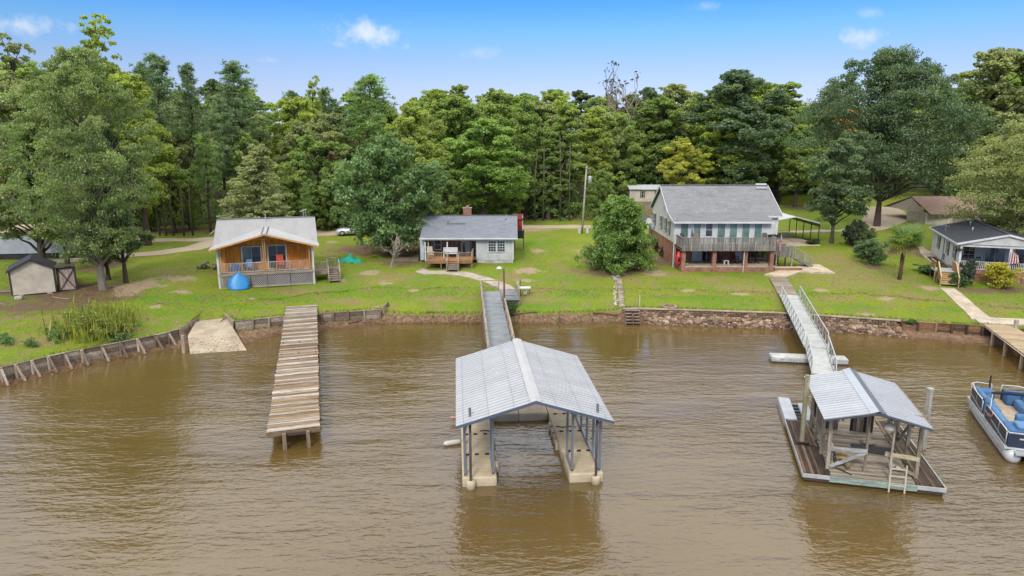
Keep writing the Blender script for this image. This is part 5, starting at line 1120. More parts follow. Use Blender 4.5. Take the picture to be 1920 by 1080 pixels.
# ------------------------------------------------------------------ grey cottage
Yf = 72.7; zg = tz(-4, 71); e = thing('cottage', 'low grey cottage with shingle roof, brick chimney and porch', 'house', (0, 0, 0)); SD = C(214, 214, 213); TR = C(236, 238, 240)
X = lambda px, Y, py=470: at(px, py, Y)[0]
Zc = lambda py, Y, px=900: at(px, py, Y)[2]
xl, xr, xm = X(787, Yf) , X(963, Yf), X(893.5, Yf); zf_ = Zc(487, Yf); zt_ = Zc(447, Yf); yb = Yf + 2.9
lap(e, 'siding', (xm, Yf), (xr, Yf), zf_, zt_, SD); add('foundation', MB().b(xm + .03, xr - .03, Yf + .02, Yf + .2, zg - .4, zf_ + .01), M['concrete'], e, C(206, 202, 192)); lap(e, 'side_siding', (xr, Yf), (xr, Yf + 9), zf_, zt_, SD); lap(e, 'side_siding', (xm, Yf + 3), (xm, Yf), zf_, zt_, SD)
add('side_foundation', MB().b(xr - .2, xr - .02, Yf + .2, Yf + 9, zg - .4, zf_ + .01), M['concrete'], e, C(190, 186, 176)); add('floor_deck', MB().b(xl + .3, xm, yb - 2.7, yb, zf_ - .1, zf_ + .0), M['wood_x'], e, C(176, 130, 88))
for x in (xm + .04, xr - .04): bx('corner_trim', M['paint'], e, x - .06, x + .06, Yf - .04, Yf - .024, zf_, zt_, TR)
wx0, wx1, wz0, wz1 = X(916, Yf), X(946.5, Yf), Zc(471.5, Yf), Zc(452, Yf); wm = (wx0 + wx1) / 2
window(e, wx0, wm - .09, wz0, wz1, Yf - .03, TR, C(66, 72, 80), 3, 4, fw=.08); window(e, wm + .09, wx1, wz0, wz1, Yf - .03, TR, C(62, 68, 78), 3, 4, fw=.08)
bx('crawl_vent', M['rubber'], e, X(932, Yf), X(938, Yf), Yf - .0, Yf + .019, Zc(487.8, Yf), Zc(485.5, Yf), C(40, 40, 42))
add('porch_wall', MB().b(xl + .4, xm, yb, yb + .12, zf_, zt_ + .3), M['wood_z'], e, C(168, 140, 110)); add('left_wall', MB().b(xl + .2, xl + .32, yb - 1.2, Yf + 9, zg, zt_), M['paint'], e, C(208, 212, 214)); bx('corner_panel', M['paint'], e, xl + .02, xl + .45, Yf + .3, Yf + .36, zf_ - .1, zt_, C(206, 216, 222))
window(e, X(815, yb), X(826.5, yb), Zc(467, yb), Zc(450, yb), yb - .01, TR, C(70, 78, 88), 1, 2, fw=.09); door(e, X(865.5, yb), X(875, yb), zf_ + .02, Zc(452, yb), yb - .01, C(226, 230, 234), TR, True); bx('wall_panel', M['paint'], e, X(876, yb), X(881, yb), yb - .03, yb - .005, zf_, Zc(448, yb), C(216, 222, 230)); door(e, X(884, yb), X(891, yb), zf_ + .02, Zc(452, yb), yb - .01, C(64, 60, 62), TR, True); bx('meter_box', M['steel'], e, X(854, yb), X(859, yb), yb - .15, yb - .01, Zc(456, yb), Zc(452, yb), C(150, 158, 168))
# roof
er, rg_y, rz_ = zt_ + .1, Yf + 4.9, Zc(404, Yf + 4.9); xel, xer, xrl, xrr = X(787.5, Yf - .45), X(970.5, Yf - .45), X(806, rg_y), X(966.5, rg_y)
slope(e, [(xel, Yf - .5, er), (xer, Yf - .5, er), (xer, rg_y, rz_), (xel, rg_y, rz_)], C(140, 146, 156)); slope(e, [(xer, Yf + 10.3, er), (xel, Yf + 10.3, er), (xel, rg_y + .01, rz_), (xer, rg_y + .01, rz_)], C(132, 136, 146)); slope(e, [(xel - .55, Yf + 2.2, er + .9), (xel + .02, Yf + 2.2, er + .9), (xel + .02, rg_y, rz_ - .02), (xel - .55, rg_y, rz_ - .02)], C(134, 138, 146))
add('shingle_seam', MB().b(xel + 2.6, xel + 4.6, Yf + 2.6, Yf + 2.68, er + 1.02 + .13, er + 1.02 + .2), M['shingle'], e, C(120, 124, 132)); add('ridge_cap', MB().bar((xel, rg_y, rz_ + .02), (xer, rg_y, rz_ + .02), .3, .05), M['shingle'], e, C(128, 132, 140))
add('fascia', MB().b(xel, xer, Yf - .54, Yf - .5, er - .2, er + .01), M['paint'], e, TR); add('gutter', MB().b(xel, xer, Yf - .64, Yf - .545, er - .12, er + .0), M['paint'], e, C(228, 230, 234)); add('fascia', MB().b(xel - .6, xel, Yf + 2.14, Yf + 2.19, er + .7, er + .9), M['paint'], e, TR)
add('gable_wall', MB().prism([(xr - .06, Yf, zt_), (xr - .06, Yf + 9.8, zt_), (xr - .06, rg_y, rz_ - .15)], (.06, 0, 0)), M['paint'], e, SD); add('soffit', MB().b(xel + .05, xer - .05, Yf - .48, Yf + .02, er - .14, er - .1), M['paint'], e, C(220, 222, 224))
for px_ in (803, 961): x = X(px_, Yf - .2); add('downspout', MB().b(x - .04, x + .04, Yf - .12, Yf - .04, zg - .1, zt_), M['paint'], e, TR)
for px_, yy in ((841, Yf + 3.3), (949, Yf + 4.0)): zz = er + (rz_ - er) * (yy - Yf + .5) / 5.4; x = X(px_, yy); vv_ = add('vent_pipe', MB().tube([(x, yy, zz - .1), (x, yy, zz + .42)], .05, 7), M['steel'], e, C(206, 210, 214)); add('flashing', MB().lathe([(.16, 0), (.08, .1)], 8, (x, yy, zz - .05)), M['rubber'], vv_, C(80, 82, 88))
cy = rg_y + .6; ch = add('chimney', MB().b(X(869.5, cy), X(884.5, cy), cy, cy + .7, er, Zc(391, cy)), M['brick'], e); add('chimney_cap', MB().b(X(868.5, cy) - .02, X(885.5, cy), cy - .06, cy + .76, Zc(391, cy), Zc(389.3, cy)), M['concrete'], ch, C(186, 160, 140)); add('flue', MB().b(X(874.5, cy), X(880, cy), cy + .15, cy + .5, Zc(389.3, cy), Zc(386, cy)), M['concrete'], ch, C(170, 150, 132))
# porch deck
Yd = 69.85; zd = Zc(489, Yd); dx0, dx1 = X(797, Yd), X(885.5, Yd); sx0, sx1 = X(839, Yd), X(860.5, Yd); HN = [(206, 150, 96), (192, 138, 86), (216, 162, 108)]
for i in range(20): add('deck_board', MB().b(dx0, dx1, Yd + i * .145, Yd + .138 + i * .145, zd - .04, zd), M['wood_x'], e, wcol(HN, .06))
add('deck_rim', MB().b(dx0, dx1, Yd - .05, Yd - .005, zd - .28, zd - .0), M['wood_x'], e, C(168, 122, 88))
for x in (dx0 + .06, dx0 + 1.6, sx0, sx1, dx1 - .06): bx('deck_post', M['wood_z'], e, x - .06, x + .06, Yd + .0, Yd + .1, zg - .4, zd - .04, C(158, 132, 108))
for a, b in ((dx0 + .08, sx0 - .08), (sx1 + .08, dx1 - .05)): pickets(e, (a, Yd + .06, zd), (b, Yd + .06, zd), .84, .15, .04, C(182, 152, 120), .08)
for x, zt2 in ((dx0 + .02, zt_), (sx0 - .02, zt_), (sx0 + .05, zd + .9), (sx1, zd + .92), (dx1 - .05, zd + .92)): bx('porch_post', M['paint'] if zt2 == zt_ else M['wood_z'], e, x - .055, x + .055, Yd + .02, Yd + .13, zd - .1, zt2, TR if zt2 == zt_ else C(176, 150, 122))
pickets(e, (dx1 - .05, Yd + .15, zd), (dx1 - .05, Yd + 2.6, zd), .84, .2, .04, C(176, 144, 112)); stairs(e, sx0 + .04, sx1 - .04, Yd - .02, zd, Yd - 1.35, zg - .02, 4, C(158, 140, 124)); [bx('newel', M['wood_z'], e, x - .05, x + .05, Yd - 1.35, Yd - 1.25, zg - .2, zg + .75, C(168, 150, 132)) for x in (sx0, sx1)]
[add('hand_rail', MB().bar((x, Yd, zd + .86), (x, Yd - 1.35, zg + .78), .06, .08), M['wood_y'], e, C(188, 166, 142)) for x in (sx0, sx1)]
add('porch_ceiling', MB().b(dx0, xm, Yf - .45, yb, zt_ + .02, zt_ + .06), M['paint'], e, C(206, 206, 204)); add('porch_beam', MB().b(dx0 - .2, xm, Yf - .42, Yf - .3, zt_ - .16, zt_ + .02), M['paint'], e, TR)
chair('porch_chair', 'pale wooden chair at the left end of the grey cottage porch', (X(807, 71), 71, zd), .3, C(206, 190, 172), 'plain', 1.15)
f = thing('porch_bench', 'white slatted bench on the porch of the grey cottage', 'bench', (X(844.5, 71.9), 71.9, zd)); [bx('back_slat', M['paint'], f, -.75, .75, .2, .24, .5 + k * .14, .62 + k * .14, TR) for k in range(4)]; [bx('seat_slat', M['paint'], f, -.75, .75, -.25 + k * .15, -.13 + k * .15, .42, .45, TR) for k in range(3)]; [bx('leg', M['paint'], f, x, x + .07, y, y + .07, 0, .44, TR) for x in (-.74, .67) for y in (-.25, .17)]; [bx('arm', M['paint'], f, x, x + .08, -.28, .22, .62, .66, TR) for x in (-.76, .68)]
q = gr(792, 488); f = thing('grill', 'covered black grill standing left of the grey cottage porch', 'grill', (q.x, q.y, q.z)); addm('cart', rbox(-.35, .35, -.25, .25, .1, .85, .04), M['rubber'], f, C(46, 46, 52)); addm('hood', rbox(-.38, .38, -.28, .28, .85, 1.3, .16, 3), M['rubber'], f, C(34, 34, 38)); bx('side_shelf', M['rubber'], f, -.6, -.36, -.2, .2, .85, .9, C(40, 40, 44)); bx('label_plate', M['plastic'], f, -.12, .12, -.27, -.255, .45, .62, C(110, 112, 120))
# low concrete slabs beside the house
q = gr(765, 487); [add('patio_slab', MB().prism([(-1.6 + dx_, -.9 + dy_, 0), (1.2 + dx_, -1.0 + dy_, 0), (1.7 + dx_, .7 + dy_, 0), (-1.2 + dx_, 1.0 + dy_, 0)], (0, 0, h_)), M['concrete'], None, C(*c_), loc=(q.x, q.y, q.z - .05), label=lb, cat='slab') for dx_, dy_, h_, c_, lb in ((0, 0, .16, (150, 134, 118), 'worn brown concrete slab beside the bare shrub and grey cottage'), (.3, 3.4, .2, (160, 144, 128), 'second brown slab farther back between magnolia and grey cottage'))]
# raised red playhouse behind
Yp = 79.5; f = thing('playhouse', 'small red playhouse on wooden legs behind the right end of the grey cottage', 'playhouse', (X(971, Yp), Yp, tz(.8, Yp))); zz0 = f.location[2]; P_ = lambda py: Zc(py, Yp, 971) - zz0
add('cabin', MB().b(-.5, .5, 0, 1.2, P_(432), P_(409)), M['paint'], f, C(156, 50, 42)); [bx('board', M['paint'], f, -.46 + i * .19, -.29 + i * .19, -.03, -.004, P_(431), P_(411), C(184, 62, 48)) for i in range(5)]; slope(f, [(-.6, -.2, P_(411)), (.62, -.2, P_(411)), (.62, .8, P_(402)), (-.6, .8, P_(402))], C(120, 50, 46), 'shingle', .06); add('skirt', MB().b(-.15, .72, -.08, .0, P_(447), P_(432.5)), M['paint'], f, C(48, 50, 56)); bx('edge_post', M['paint'], f, .5, .58, -.02, .1, P_(432), P_(404), C(226, 214, 206))
[bx('leg', M['wood_z'], f, x, x + .09, y, y + .09, -.1, P_(432), C(120, 96, 76)) for x in (-.4, .62) for y in (0, 1.0)]; add('floor_frame', MB().b(-.5, .72, -.02, 1.2, P_(434), P_(432)), M['wood_x'], f, C(140, 112, 86))
# ------------------------------------------------------------------ white two-storey house
e = thing('two_storey_house', 'white two-storey house with grey shingle roof and brick-pillared lower porch', 'house', (0, 0, 0)); WS = C(234, 233, 232); TW = C(236, 238, 242)
Yw, Yp_, Yd = 70.4, 68.4, 68.0; PX = lambda px, Y, py=450: at(px, py, Y)[0]; PZ_ = lambda py, Y, px=1360: at(px, py, Y)[2]
hl, hr = PX(1264, Yw), PX(1444, Yw); dz_ = PZ_(464, Yd); pz_ = PZ_(499, Yp_); ez = PZ_(416, 70.0); gz0 = tz(20, 68)
ml, mr = hl, PX(1456, 72.4); rg = 77.2; rz3 = PZ_(347, rg); bY = 2 * rg - 72.4; e2_ = PZ_(405, 72.2)
lap(e, 'siding', (hl, Yw), (hr, Yw), dz_, ez, WS); lap(e, 'side_siding', (hl, bY), (hl, Yw), dz_ + .1, e2_ - .05, WS, .15); lap(e, 'side_siding', (mr, 72.5), (mr, bY), dz_, e2_, WS, .15); lap(e, 'siding', (hr, 72.45), (mr, 72.45), dz_, e2_, WS); lap(e, 'gable_siding', (hl, bY), (hl, 72.4), e2_ - .1, e2_ - .1, WS, .15, z1b=rz3 - .15); lap(e, 'side_siding', (hr, Yw), (hr, 72.4), dz_, ez + .3, WS)
lap(e, 'gable_siding', (mr, 72.4), (mr, bY), e2_ - .1, e2_ - .1, WS, .15, z1b=rz3 - .15)
add('back_wall', MB().b(hl + .1, mr - .1, bY - .2, bY - .05, 2.4, e2_), M['paint'], e, WS)
bx('brick_wall', M['brick'], e, hl + .04, hl + .3, 70.6, bY - .1, 1.6, dz_ + .12); bx('brick_wall', M['brick'], e, hl + .3, mr - .3, 71.4, 71.6, pz_ - .4, dz_ - .05); bx('brick_wall', M['brick'], e, mr - .3, mr, 71.4, bY - .1, 1.6, dz_)
for x in (hl + .04, hr - .05): bx('corner_trim', M['paint'], e, x - .07, x + .07, Yw - .04, Yw - .024, dz_, ez, TW)
bx('corner_trim', M['paint'], e, mr - .14, mr + .02, 72.38, 72.44, dz_ - .6, e2_, TW); add('downspout', MB().tube([(hl - .02, Yw - .06, ez - .1), (hl - .02, Yw - .06, 3.6), (hl - .02, Yw - .12, gz0 + .1)], .05, 6), M['paint'], e, TW)
TEAL = C(120, 150, 142)
for a, b in ((1275.5, 1289), (1299.5, 1312), (1344, 1358), (1367, 1380.5), (1390, 1403.5), (1413, 1426.5)):
    x0, x1 = PX(a, Yw), PX(b, Yw); w = window(e, x0, x1, dz_ + .12, PZ_(418.5, Yw), Yw - .03, TW, TEAL, 1, 1, fw=.07)
    mb = MB(); k = 9
    for i in range(k): f = x0 + (x1 - x0) * (i + .15) / k; mb.b(f, f + (x1 - x0) / k * .68, Yw - .035, Yw - .046, dz_ + .2, PZ_(419.5, Yw))
    add('blind', mb, M['cloth'], w, C(138, 180, 164, 1.15))
window(e, PX(1322, Yw), PX(1334, Yw), PZ_(443, Yw), PZ_(418.5, Yw), Yw - .03, TW, C(92, 100, 112), 1, 2, fw=.1)
# roofs
lo, ro = PX(1262, 70) , PX(1447, 70); SH = C(146, 148, 152)
slope(e, [(hl - .25, 72.4 - .3, e2_ + .0), (mr + .35, 72.4 - .3, e2_), (mr + .35, rg, rz3), (hl - .25, rg, rz3)], SH); slope(e, [(mr + .35, bY + .4, e2_), (hl - .25, bY + .4, e2_), (hl - .25, rg + .01, rz3), (mr + .35, rg + .01, rz3)], SH)
slope(e, [(hl - .25, 69.75, ez + .02), (ro, 69.75, ez + .02), (ro, 72.6, e2_ + .27), (hl - .25, 72.6, e2_ + .27)], C(138, 140, 146)); add('ridge_cap', MB().bar((hl - .25, rg, rz3 + .02), (mr + .35, rg, rz3 + .02), .3, .05), M['shingle'], e, C(136, 138, 144))
add('fascia', MB().b(hl - .25, ro, 69.7, 69.745, ez - .14, ez + .04), M['paint'], e, TW); add('fascia', MB().b(ro + .02, mr + .4, 72.04, 72.08, e2_ - .16, e2_ + .02), M['paint'], e, TW); add('soffit', MB().b(hl, ro - .05, 69.76, Yw, ez - .12, ez - .08), M['paint'], e, C(220, 222, 226)); add('soffit', MB().b(hr, mr + .35, 72.1, 72.44, e2_ - .16, e2_ - .12), M['paint'], e, TW)
for a, b in (((hl - .28, 72.1, e2_ - .08), (hl - .28, rg, rz3 - .08)), ((hl - .28, bY + .4, e2_ - .08), (hl - .28, rg, rz3 - .08)), ((hl - .28, 69.72, ez - .06), (hl - .28, 72.5, e2_ + .18)), ((mr + .38, 72.1, e2_ - .08), (mr + .38, rg, rz3 - .08))): add('rake_board', MB().bar(a, b, .05, .2), M['paint'], e, TW)
metal_roof(e, (PX(1411, 76.4), 76.4, rz3 - .3), (PX(1432, 76.4), 76.4, rz3 - .3), (PX(1409, 79), 79, rz3 + .05), (PX(1429, 79), 79, rz3 + .05), 2, 3, (232, 234, 238))
for ya, yb_, zb_ in ((72.6, 73.5, 0), (74.4, 75.3, .1), (76.6, 77.4, .1), (80.2, 81.2, 0)): window(e, ya, yb_, dz_ + .75 + zb_, dz_ + 2.05 + zb_, hl - .03, TW, C(80, 90, 100), 1, 2, C(86, 96, 104), axis='y', fw=.06)
bx('wall_ac_unit', M['plastic'], e, hl - .4, hl - .03, 80.1, 80.9, dz_ + .5, dz_ + .9, C(196, 200, 204))
# deck with picket skirt
d0, d1 = PX(1280, Yd), PX(1456, Yd); DG = C(158, 152, 146); DGP = [(160, 154, 148), (146, 140, 134), (172, 166, 160), (134, 126, 120)]
for i in range(18): add('deck_board', MB().b(d0 - .1, d1, Yd + .06 + i * .145, Yd + .2 + i * .145, dz_ - .05, dz_), M['wood_x'], e, wcol(DGP, .06))
def skirt(p, q, n):
    p, q = Vector(p), Vector(q); d = (q - p); rz_ = math.atan2(d.y, d.x); h = PZ_(446, Yd) - dz_
    me = MB().b(-.05, .05, -.015, .015, -.36, h - .03).mesh('picket', M['wood_z'])
    for i in range(n):
        o = bpy.data.objects.new('picket', me); COL.objects.link(o); o.parent = e; o.location = p.lerp(q, (i + .5) / n) + Vector((0, -.015, random.uniform(-.02, .015))); o.rotation_euler = (0, random.uniform(-.012, .012), rz_); o.color = wcol(DGP, .12)
    add('rail', MB().bar(p + Vector((0, 0, h)), q + Vector((0, 0, h)), .13, .05), M['wood_x'], e, DG); add('rim_joist', MB().bar(p + Vector((0, .03, -.17)), q + Vector((0, .03, -.17)), .04, .3), M['wood_x'], e, C(120, 112, 106))
skirt((d0, Yd, dz_), (d1, Yd, dz_), 66); skirt((PX(1268, Yw), Yw - .02, dz_), (d0, Yd, dz_), 14); skirt((d1, Yd, dz_), (d1, 70.6, dz_), 17)
for px_ in (1280, 1338, 1397, 1446.5): x = PX(px_, Yp_); bx('brick_pillar', M['brick'], e, x, x + .38, Yp_ - .06, Yp_ + .32, 1.6, dz_ - .34)
x = PX(1397, Yp_ - .1); bx('downspout', M['paint'], e, x - .03, x + .05, Yp_ - .14, Yp_ - .07, 1.7, dz_ - .3, C(226, 214, 196))
pl, pr = PX(1277, Yp_, 505), PX(1453, Yp_, 505); bx('patio_slab', M['concrete'], e, pl - .0, pr, Yp_ - .03, 71.4, pz_ - .12, pz_, C(206, 188, 164)); bx('patio_wall', M['brick'], e, pl + .03, pr - .03, Yp_, Yp_ + .2, 1.2, pz_ - .122)
add('patio_side_wall', MB().prism([(pl, Yp_ + .2, 1.2), (hl + .1, 71.0, 1.2), (hl + .1, 71.0, pz_ - .02), (pl, Yp_ + .2, pz_ - .02)], (.15, 0, 0)), M['brick'], e)
for a, b, c_ in ((1300.5, 1317, C(206, 208, 220)), (1381, 1395, C(206, 210, 222))): door(e, PX(a, 71.3), PX(b, 71.3), pz_ + .02, dz_ - .42, 71.38, c_, C(222, 220, 216))
bx('dark_panel', M['wood_z'], e, PX(1319, 71.3), PX(1331, 71.3), 71.33, 71.39, pz_, dz_ - .4, C(62, 44, 38))
bx('sunroom_window', M['glass'], e, PX(1411, 71.3), PX(1441, 71.3), 71.33, 71.38, pz_ + .35, dz_ - .4, C(30, 52, 46)); bx('window_post', M['paint'], e, PX(1408.5, 71.3), PX(1410.5, 71.3), 71.3, 71.39, pz_, dz_ - .4, C(214, 204, 190)); bx('window_sill', M['concrete'], e, PX(1411, 71.2), PX(1443, 71.2), 71.18, 71.32, pz_ + .22, pz_ + .35, C(170, 146, 122))
# right-hand lower deck and stairs
s0, s1 = PX(1458, 69.3), PX(1489, 69.3); sz = PZ_(478.5, 69.3)
for i in range(12): add('deck_board', MB().b(s0, s1, 69.35 + i * .145, 69.48 + i * .145, sz - .04, sz), M['wood_x'], e, wcol(DGP, .06))
def skirt2(p, q, n, h0, h1):
    p, q = Vector(p), Vector(q); d = q - p; rz_ = math.atan2(d.y, d.x); me = MB().b(-.045, .045, -.015, .015, h0, h1).mesh('picket', M['wood_z'])
    for i in range(n): o = bpy.data.objects.new('picket', me); COL.objects.link(o); o.parent = e; o.location = p.lerp(q, (i + .5) / n); o.rotation_euler = (0, 0, rz_); o.color = wcol(DGP, .12)
    add('rail', MB().bar(p + Vector((0, 0, h1)), q + Vector((0, 0, h1)), .12, .05), M['wood_x'], e, DG)
skirt2((s0, 69.3, sz), (s1, 69.3, sz), 13, -.25, .9); skirt2((s1, 71.1, sz), (s0, 71.1, sz), 13, -.1, .9)
for x in (s0 + .05, s1 - .05):
    for y in (69.35, 71.0): bx('deck_post', M['wood_z'], e, x - .06, x + .06, y - .06, y + .06, 1.6, sz + .95, C(184, 180, 172))
sx_, sz_ = PX(1523, 70.0), tz(31, 70.5)
for i in range(9):
    f = (i + .5) / 9; x = s1 + (sx_ - s1) * f; z = sz + (sz_ + .1 - sz) * (i + 1) / 9.5; add('tread', MB().b(x - .16, x + .16, 69.5, 70.7, z - .04, z), M['wood_y'], e, wcol(DGP))
for y in (69.42, 70.78):
    add('stringer', MB().bar((s1, y, sz - .1), (sx_, y, sz_ + .05), .05, .28), M['wood_x'], e, C(150, 146, 142)); add('hand_rail', MB().bar((s1, y, sz + .95), (sx_, y, sz_ + 1.0), .1, .06), M['wood_x'], e, C(196, 184, 150))
    for i in range(8): f = (i + 1) / 8; x = s1 + (sx_ - s1) * f; z = sz + (sz_ - sz) * f; bx('baluster', M['wood_z'], e, x - .04, x + .04, y - .02, y + .02, z - .1, z + .95, wcol([(182, 178, 170), (168, 164, 158)]))
# brick planter and paved landing
x0, x1 = PX(1453, 68.1, 508), PX(1504, 68.1, 505); bx('planter_wall', M['brick'], e, x0, x1, 68.1, 68.35, 1.6, PZ_(502.5, 68.1)); bx('planter_cap', M['concrete'], e, x0, x1, 68.06, 68.6, PZ_(502.5, 68.1) + .002, PZ_(501.3, 68.1), C(214, 196, 170))
def slab(name, pxs, lift, col, **k):
    P = [gr(*q) for q in pxs]; mb = MB(); n = len(P); mb.v = [tuple(p + Vector((0, 0, lift))) for p in P] + [tuple(p - Vector((0, 0, .35))) for p in P]; mb.f = [tuple(range(n - 1, -1, -1))] + [(i, (i + 1) % n, n + (i + 1) % n, n + i) for i in range(n)]
    if (Vector(mb.v[1]) - Vector(mb.v[0])).cross(Vector(mb.v[2]) - Vector(mb.v[0])).z > 0: mb.f[0] = tuple(range(n))
    return add(name, mb, M['concrete'], None, col, **k)
slab('house_patio', [(1433, 517), (1472, 522), (1500, 512), (1565, 514), (1535, 498), (1500, 500), (1455, 511)], .16, C(220, 202, 174), kind='structure')
slab('carport_slab', [(1452, 447), (1470, 441), (1520, 455), (1538, 461), (1500, 462), (1460, 462)], .13, C(214, 196, 176), kind='structure')
# things on and about the porch
for lb, px_, Y in (('left red rocking chair behind the second brick pillar of the lower porch', 1348, 70.2), ('right red rocking chair by the white door of the lower porch', 1379, 69.9)): chair('rocking_chair', lb, (PX(px_, Y), Y, pz_), random.uniform(-.4, .4), C(120, 40, 36), 'rock', 1.12)
f = thing('side_table', 'small white table on the lower porch between red rocking chairs', 'table', (PX(1364, 69.2), 69.2, pz_)); bx('table_top', M['plastic'], f, -.24, .24, -.2, .2, .4, .46, C(236, 234, 230)); [bx('leg', M['plastic'], f, x, x + .09, -.18, .18, 0, .4, C(232, 230, 226)) for x in (-.24, .15)]
f = thing('porch_table', 'dark metal table at the right end of the lower brick porch', 'table', (PX(1414, 70.4), 70.4, pz_)); bx('table_top', M['steel'], f, -.75, .75, -.4, .4, .68, .72, C(58, 36, 34)); [add('cross_leg', MB().bar((x, -.3, 0), (x + .5, .3, .68), .05, .05), M['steel'], f, C(52, 32, 30)) for x in (-.7, .1)]; [add('cross_leg', MB().bar((x + .5, -.3, 0), (x, .3, .68), .05, .05), M['steel'], f, C(52, 32, 30)) for x in (-.7, .1)]; bx('back_rail', M['steel'], f, -.7, .7, .42, .46, .8, 1.2, C(60, 36, 34))
f = thing('kayak', 'red plastic kayak leaning upright beside the corner brick pillar', 'kayak', (PX(1274, 68.9), 68.9, pz_ - .05)); add('hull', MB().tube([(0, 0, 0), (0, .02, .25), (.02, .05, .75), (.03, .1, 1.2), (.04, .14, 1.45)], [.1, .26, .3, .22, .05], 10), M['plastic'], f, C(226, 62, 72), True); add('cockpit', MB().tube([(0, -.24, .5), (.02, -.22, .9)], [.12, .1], 8), M['rubber'], f, C(60, 20, 24), True)
f = thing('welcome_sign', 'tall dark board with white stacked letters leaning on the lower porch wall', 'sign', (PX(1327, 71.0), 71.1, pz_), 0); bx('board', M['wood_z'], f, -.14, .14, -.02, .02, 0, 1.5, C(58, 44, 40))
for i, ch_ in enumerate('WELCOME'):                    # flat letters, turned into plain meshes
    cu = bpy.data.curves.new('letter', 'FONT'); cu.body = ch_; cu.size = .24; cu.extrude = .004; cu.align_x = 'CENTER'; to = bpy.data.objects.new('letter', cu); COL.objects.link(to); dgx = bpy.context.evaluated_depsgraph_get()
    me = bpy.data.meshes.new_from_object(to.evaluated_get(dgx)); bpy.data.objects.remove(to); me.materials.clear(); me.materials.append(M['paint'])
    o = bpy.data.objects.new('letter', me); COL.objects.link(o); o.parent = f; o.location = (0, -.026, 1.25 - i * .195); o.rotation_euler = (pi / 2, 0, 0); o.color = C(240, 240, 240)
f = thing('plant_pot', 'small potted plant on the patio edge at the corner brick pillar', 'pot', (PX(1287.5, 68.6, 497), 68.55, pz_)); add('pot', MB().lathe([(.1, 0), (.16, .22), (.17, .25)], 10), M['plastic'], f, C(190, 186, 176), True)
_, _, _ = None, None, None
rr = np.random.default_rng(5); qv = clump_leaves(rr, np.array([[0, 0, .4], [.05, 0, .55]]), np.array([.18, .14]), 40, .12, .06); add('foliage', leaves('foliage', *qv), None, f, (.05, .1, .03, 1))
f = thing('house_flag', 'flag with red and white stripes and blue canton on the deck corner post', 'flag', (PX(1462, 67.9, 448), 67.9, dz_ + .2)); fz = PZ_(437.5, 67.9) - dz_ - .2
add('staff', MB().tube([(-.05, .2, .1), (.12, -.15, fz)], .018, 6), M['paint'], f, C(230, 226, 220))
nx, nz_ = 8, 13; rn = np.random.default_rng(2)
def fp(i, j): u = i / nx; v = j / 13; return (.12 - .02 * u - .42 * u * (1 - .5 * v) * .55 + .05 * v, -.15 - .05 * sin(u * 9 + v * 3) + .05 * v, fz - .12 - 1.62 * v - .42 * u * (1 - v * .8))
# stripes run down the hanging cloth
for k in range(7):
    mb = MB(); a0, a1 = k / 7, (k + 1) / 7
    for j in range(13):
        if k < 4 and j < 5: continue
        n0 = len(mb.v); mb.v += [fp(a0 * nx, j), fp(a1 * nx, j), fp(a1 * nx, j + 1), fp(a0 * nx, j + 1)]; mb.f.append((n0, n0 + 1, n0 + 2, n0 + 3))
    add('stripe', mb, M['cloth'], f, C(186, 44, 60) if k % 2 == 0 else C(238, 232, 232))
mb = MB()
for k in range(4):
    for j in range(5): n0 = len(mb.v); mb.v += [fp(k / 7 * nx, j), fp((k + 1) / 7 * nx, j), fp((k + 1) / 7 * nx, j + 1), fp(k / 7 * nx, j + 1)]; mb.f.append((n0, n0 + 1, n0 + 2, n0 + 3))
cnt = add('canton', mb, M['cloth'], f, C(44, 56, 110)); mb = MB()
for a in range(3):
    for b in range(4): p = Vector(fp((a + .6) * 8 / 7, b + .7)) + Vector((0, -.012, 0)); mb.b(p.x - .025, p.x + .025, p.y - .004, p.y + .004, p.z - .03, p.z + .03)
add('star', mb, M['cloth'], cnt, C(240, 240, 244), kind='stuff')
for lb, px_, py_, c_ in (('black covered grill at the right end of the upper deck', 1449, 442, (40, 40, 44)), ('grey deck chair at the right end of the upper deck', 1438, 443, (110, 100, 92))):
    if 'chair' in lb: chair('deck_chair', lb, (PX(px_, 69.6), 69.6, dz_), .3, C(*c_), 'plain', 1.1)
    else: f = thing('grill', lb, 'grill', (PX(px_, 69.5), 69.5, dz_)); addm('hood', rbox(-.4, .4, -.25, .25, .55, 1.1, .14, 3), M['rubber'], f, C(*c_)); bx('cart', M['rubber'], f, -.35, .35, -.2, .2, 0, .56, C(*c_))
f = thing('deck_umbrella', 'closed blue patio umbrella standing on the upper deck by a teal window', 'umbrella', (PX(1297, 69.2), 69.2, dz_)); add('pole', MB().tube([(0, 0, 0), (0, 0, 1.9)], .03, 6), M['steel'], f, C(90, 100, 116)); add('canopy', MB().lathe([(.13, 1.0), (.11, 1.4), (.05, 1.85), (.03, 2.0)], 10), M['cloth'], f, C(120, 146, 168), True)
for k, px_ in enumerate((1284, 1304)): chair('deck_chair', ('left wicker deck chair behind the upper deck pickets', 'brown deck chair under the closed umbrella on the upper deck')[k], (PX(px_, 69.4), 69.4, dz_), (.5, -.3)[k], (C(86, 92, 104), C(120, 84, 64))[k], 'plain', 1.1)
x, y = PX(1232, 82.0, 425), 82.0; zt2 = at(1232, 421, y)[2]; zb2 = at(1232, 437, y)[2]
f = thing('ac_platform', 'raised grey fenced platform with cooling unit beside the white house', 'platform', (x, y, 0)); xa_, xb_ = at(1221, 430, y)[0] - x, at(1243, 430, y)[0] - x
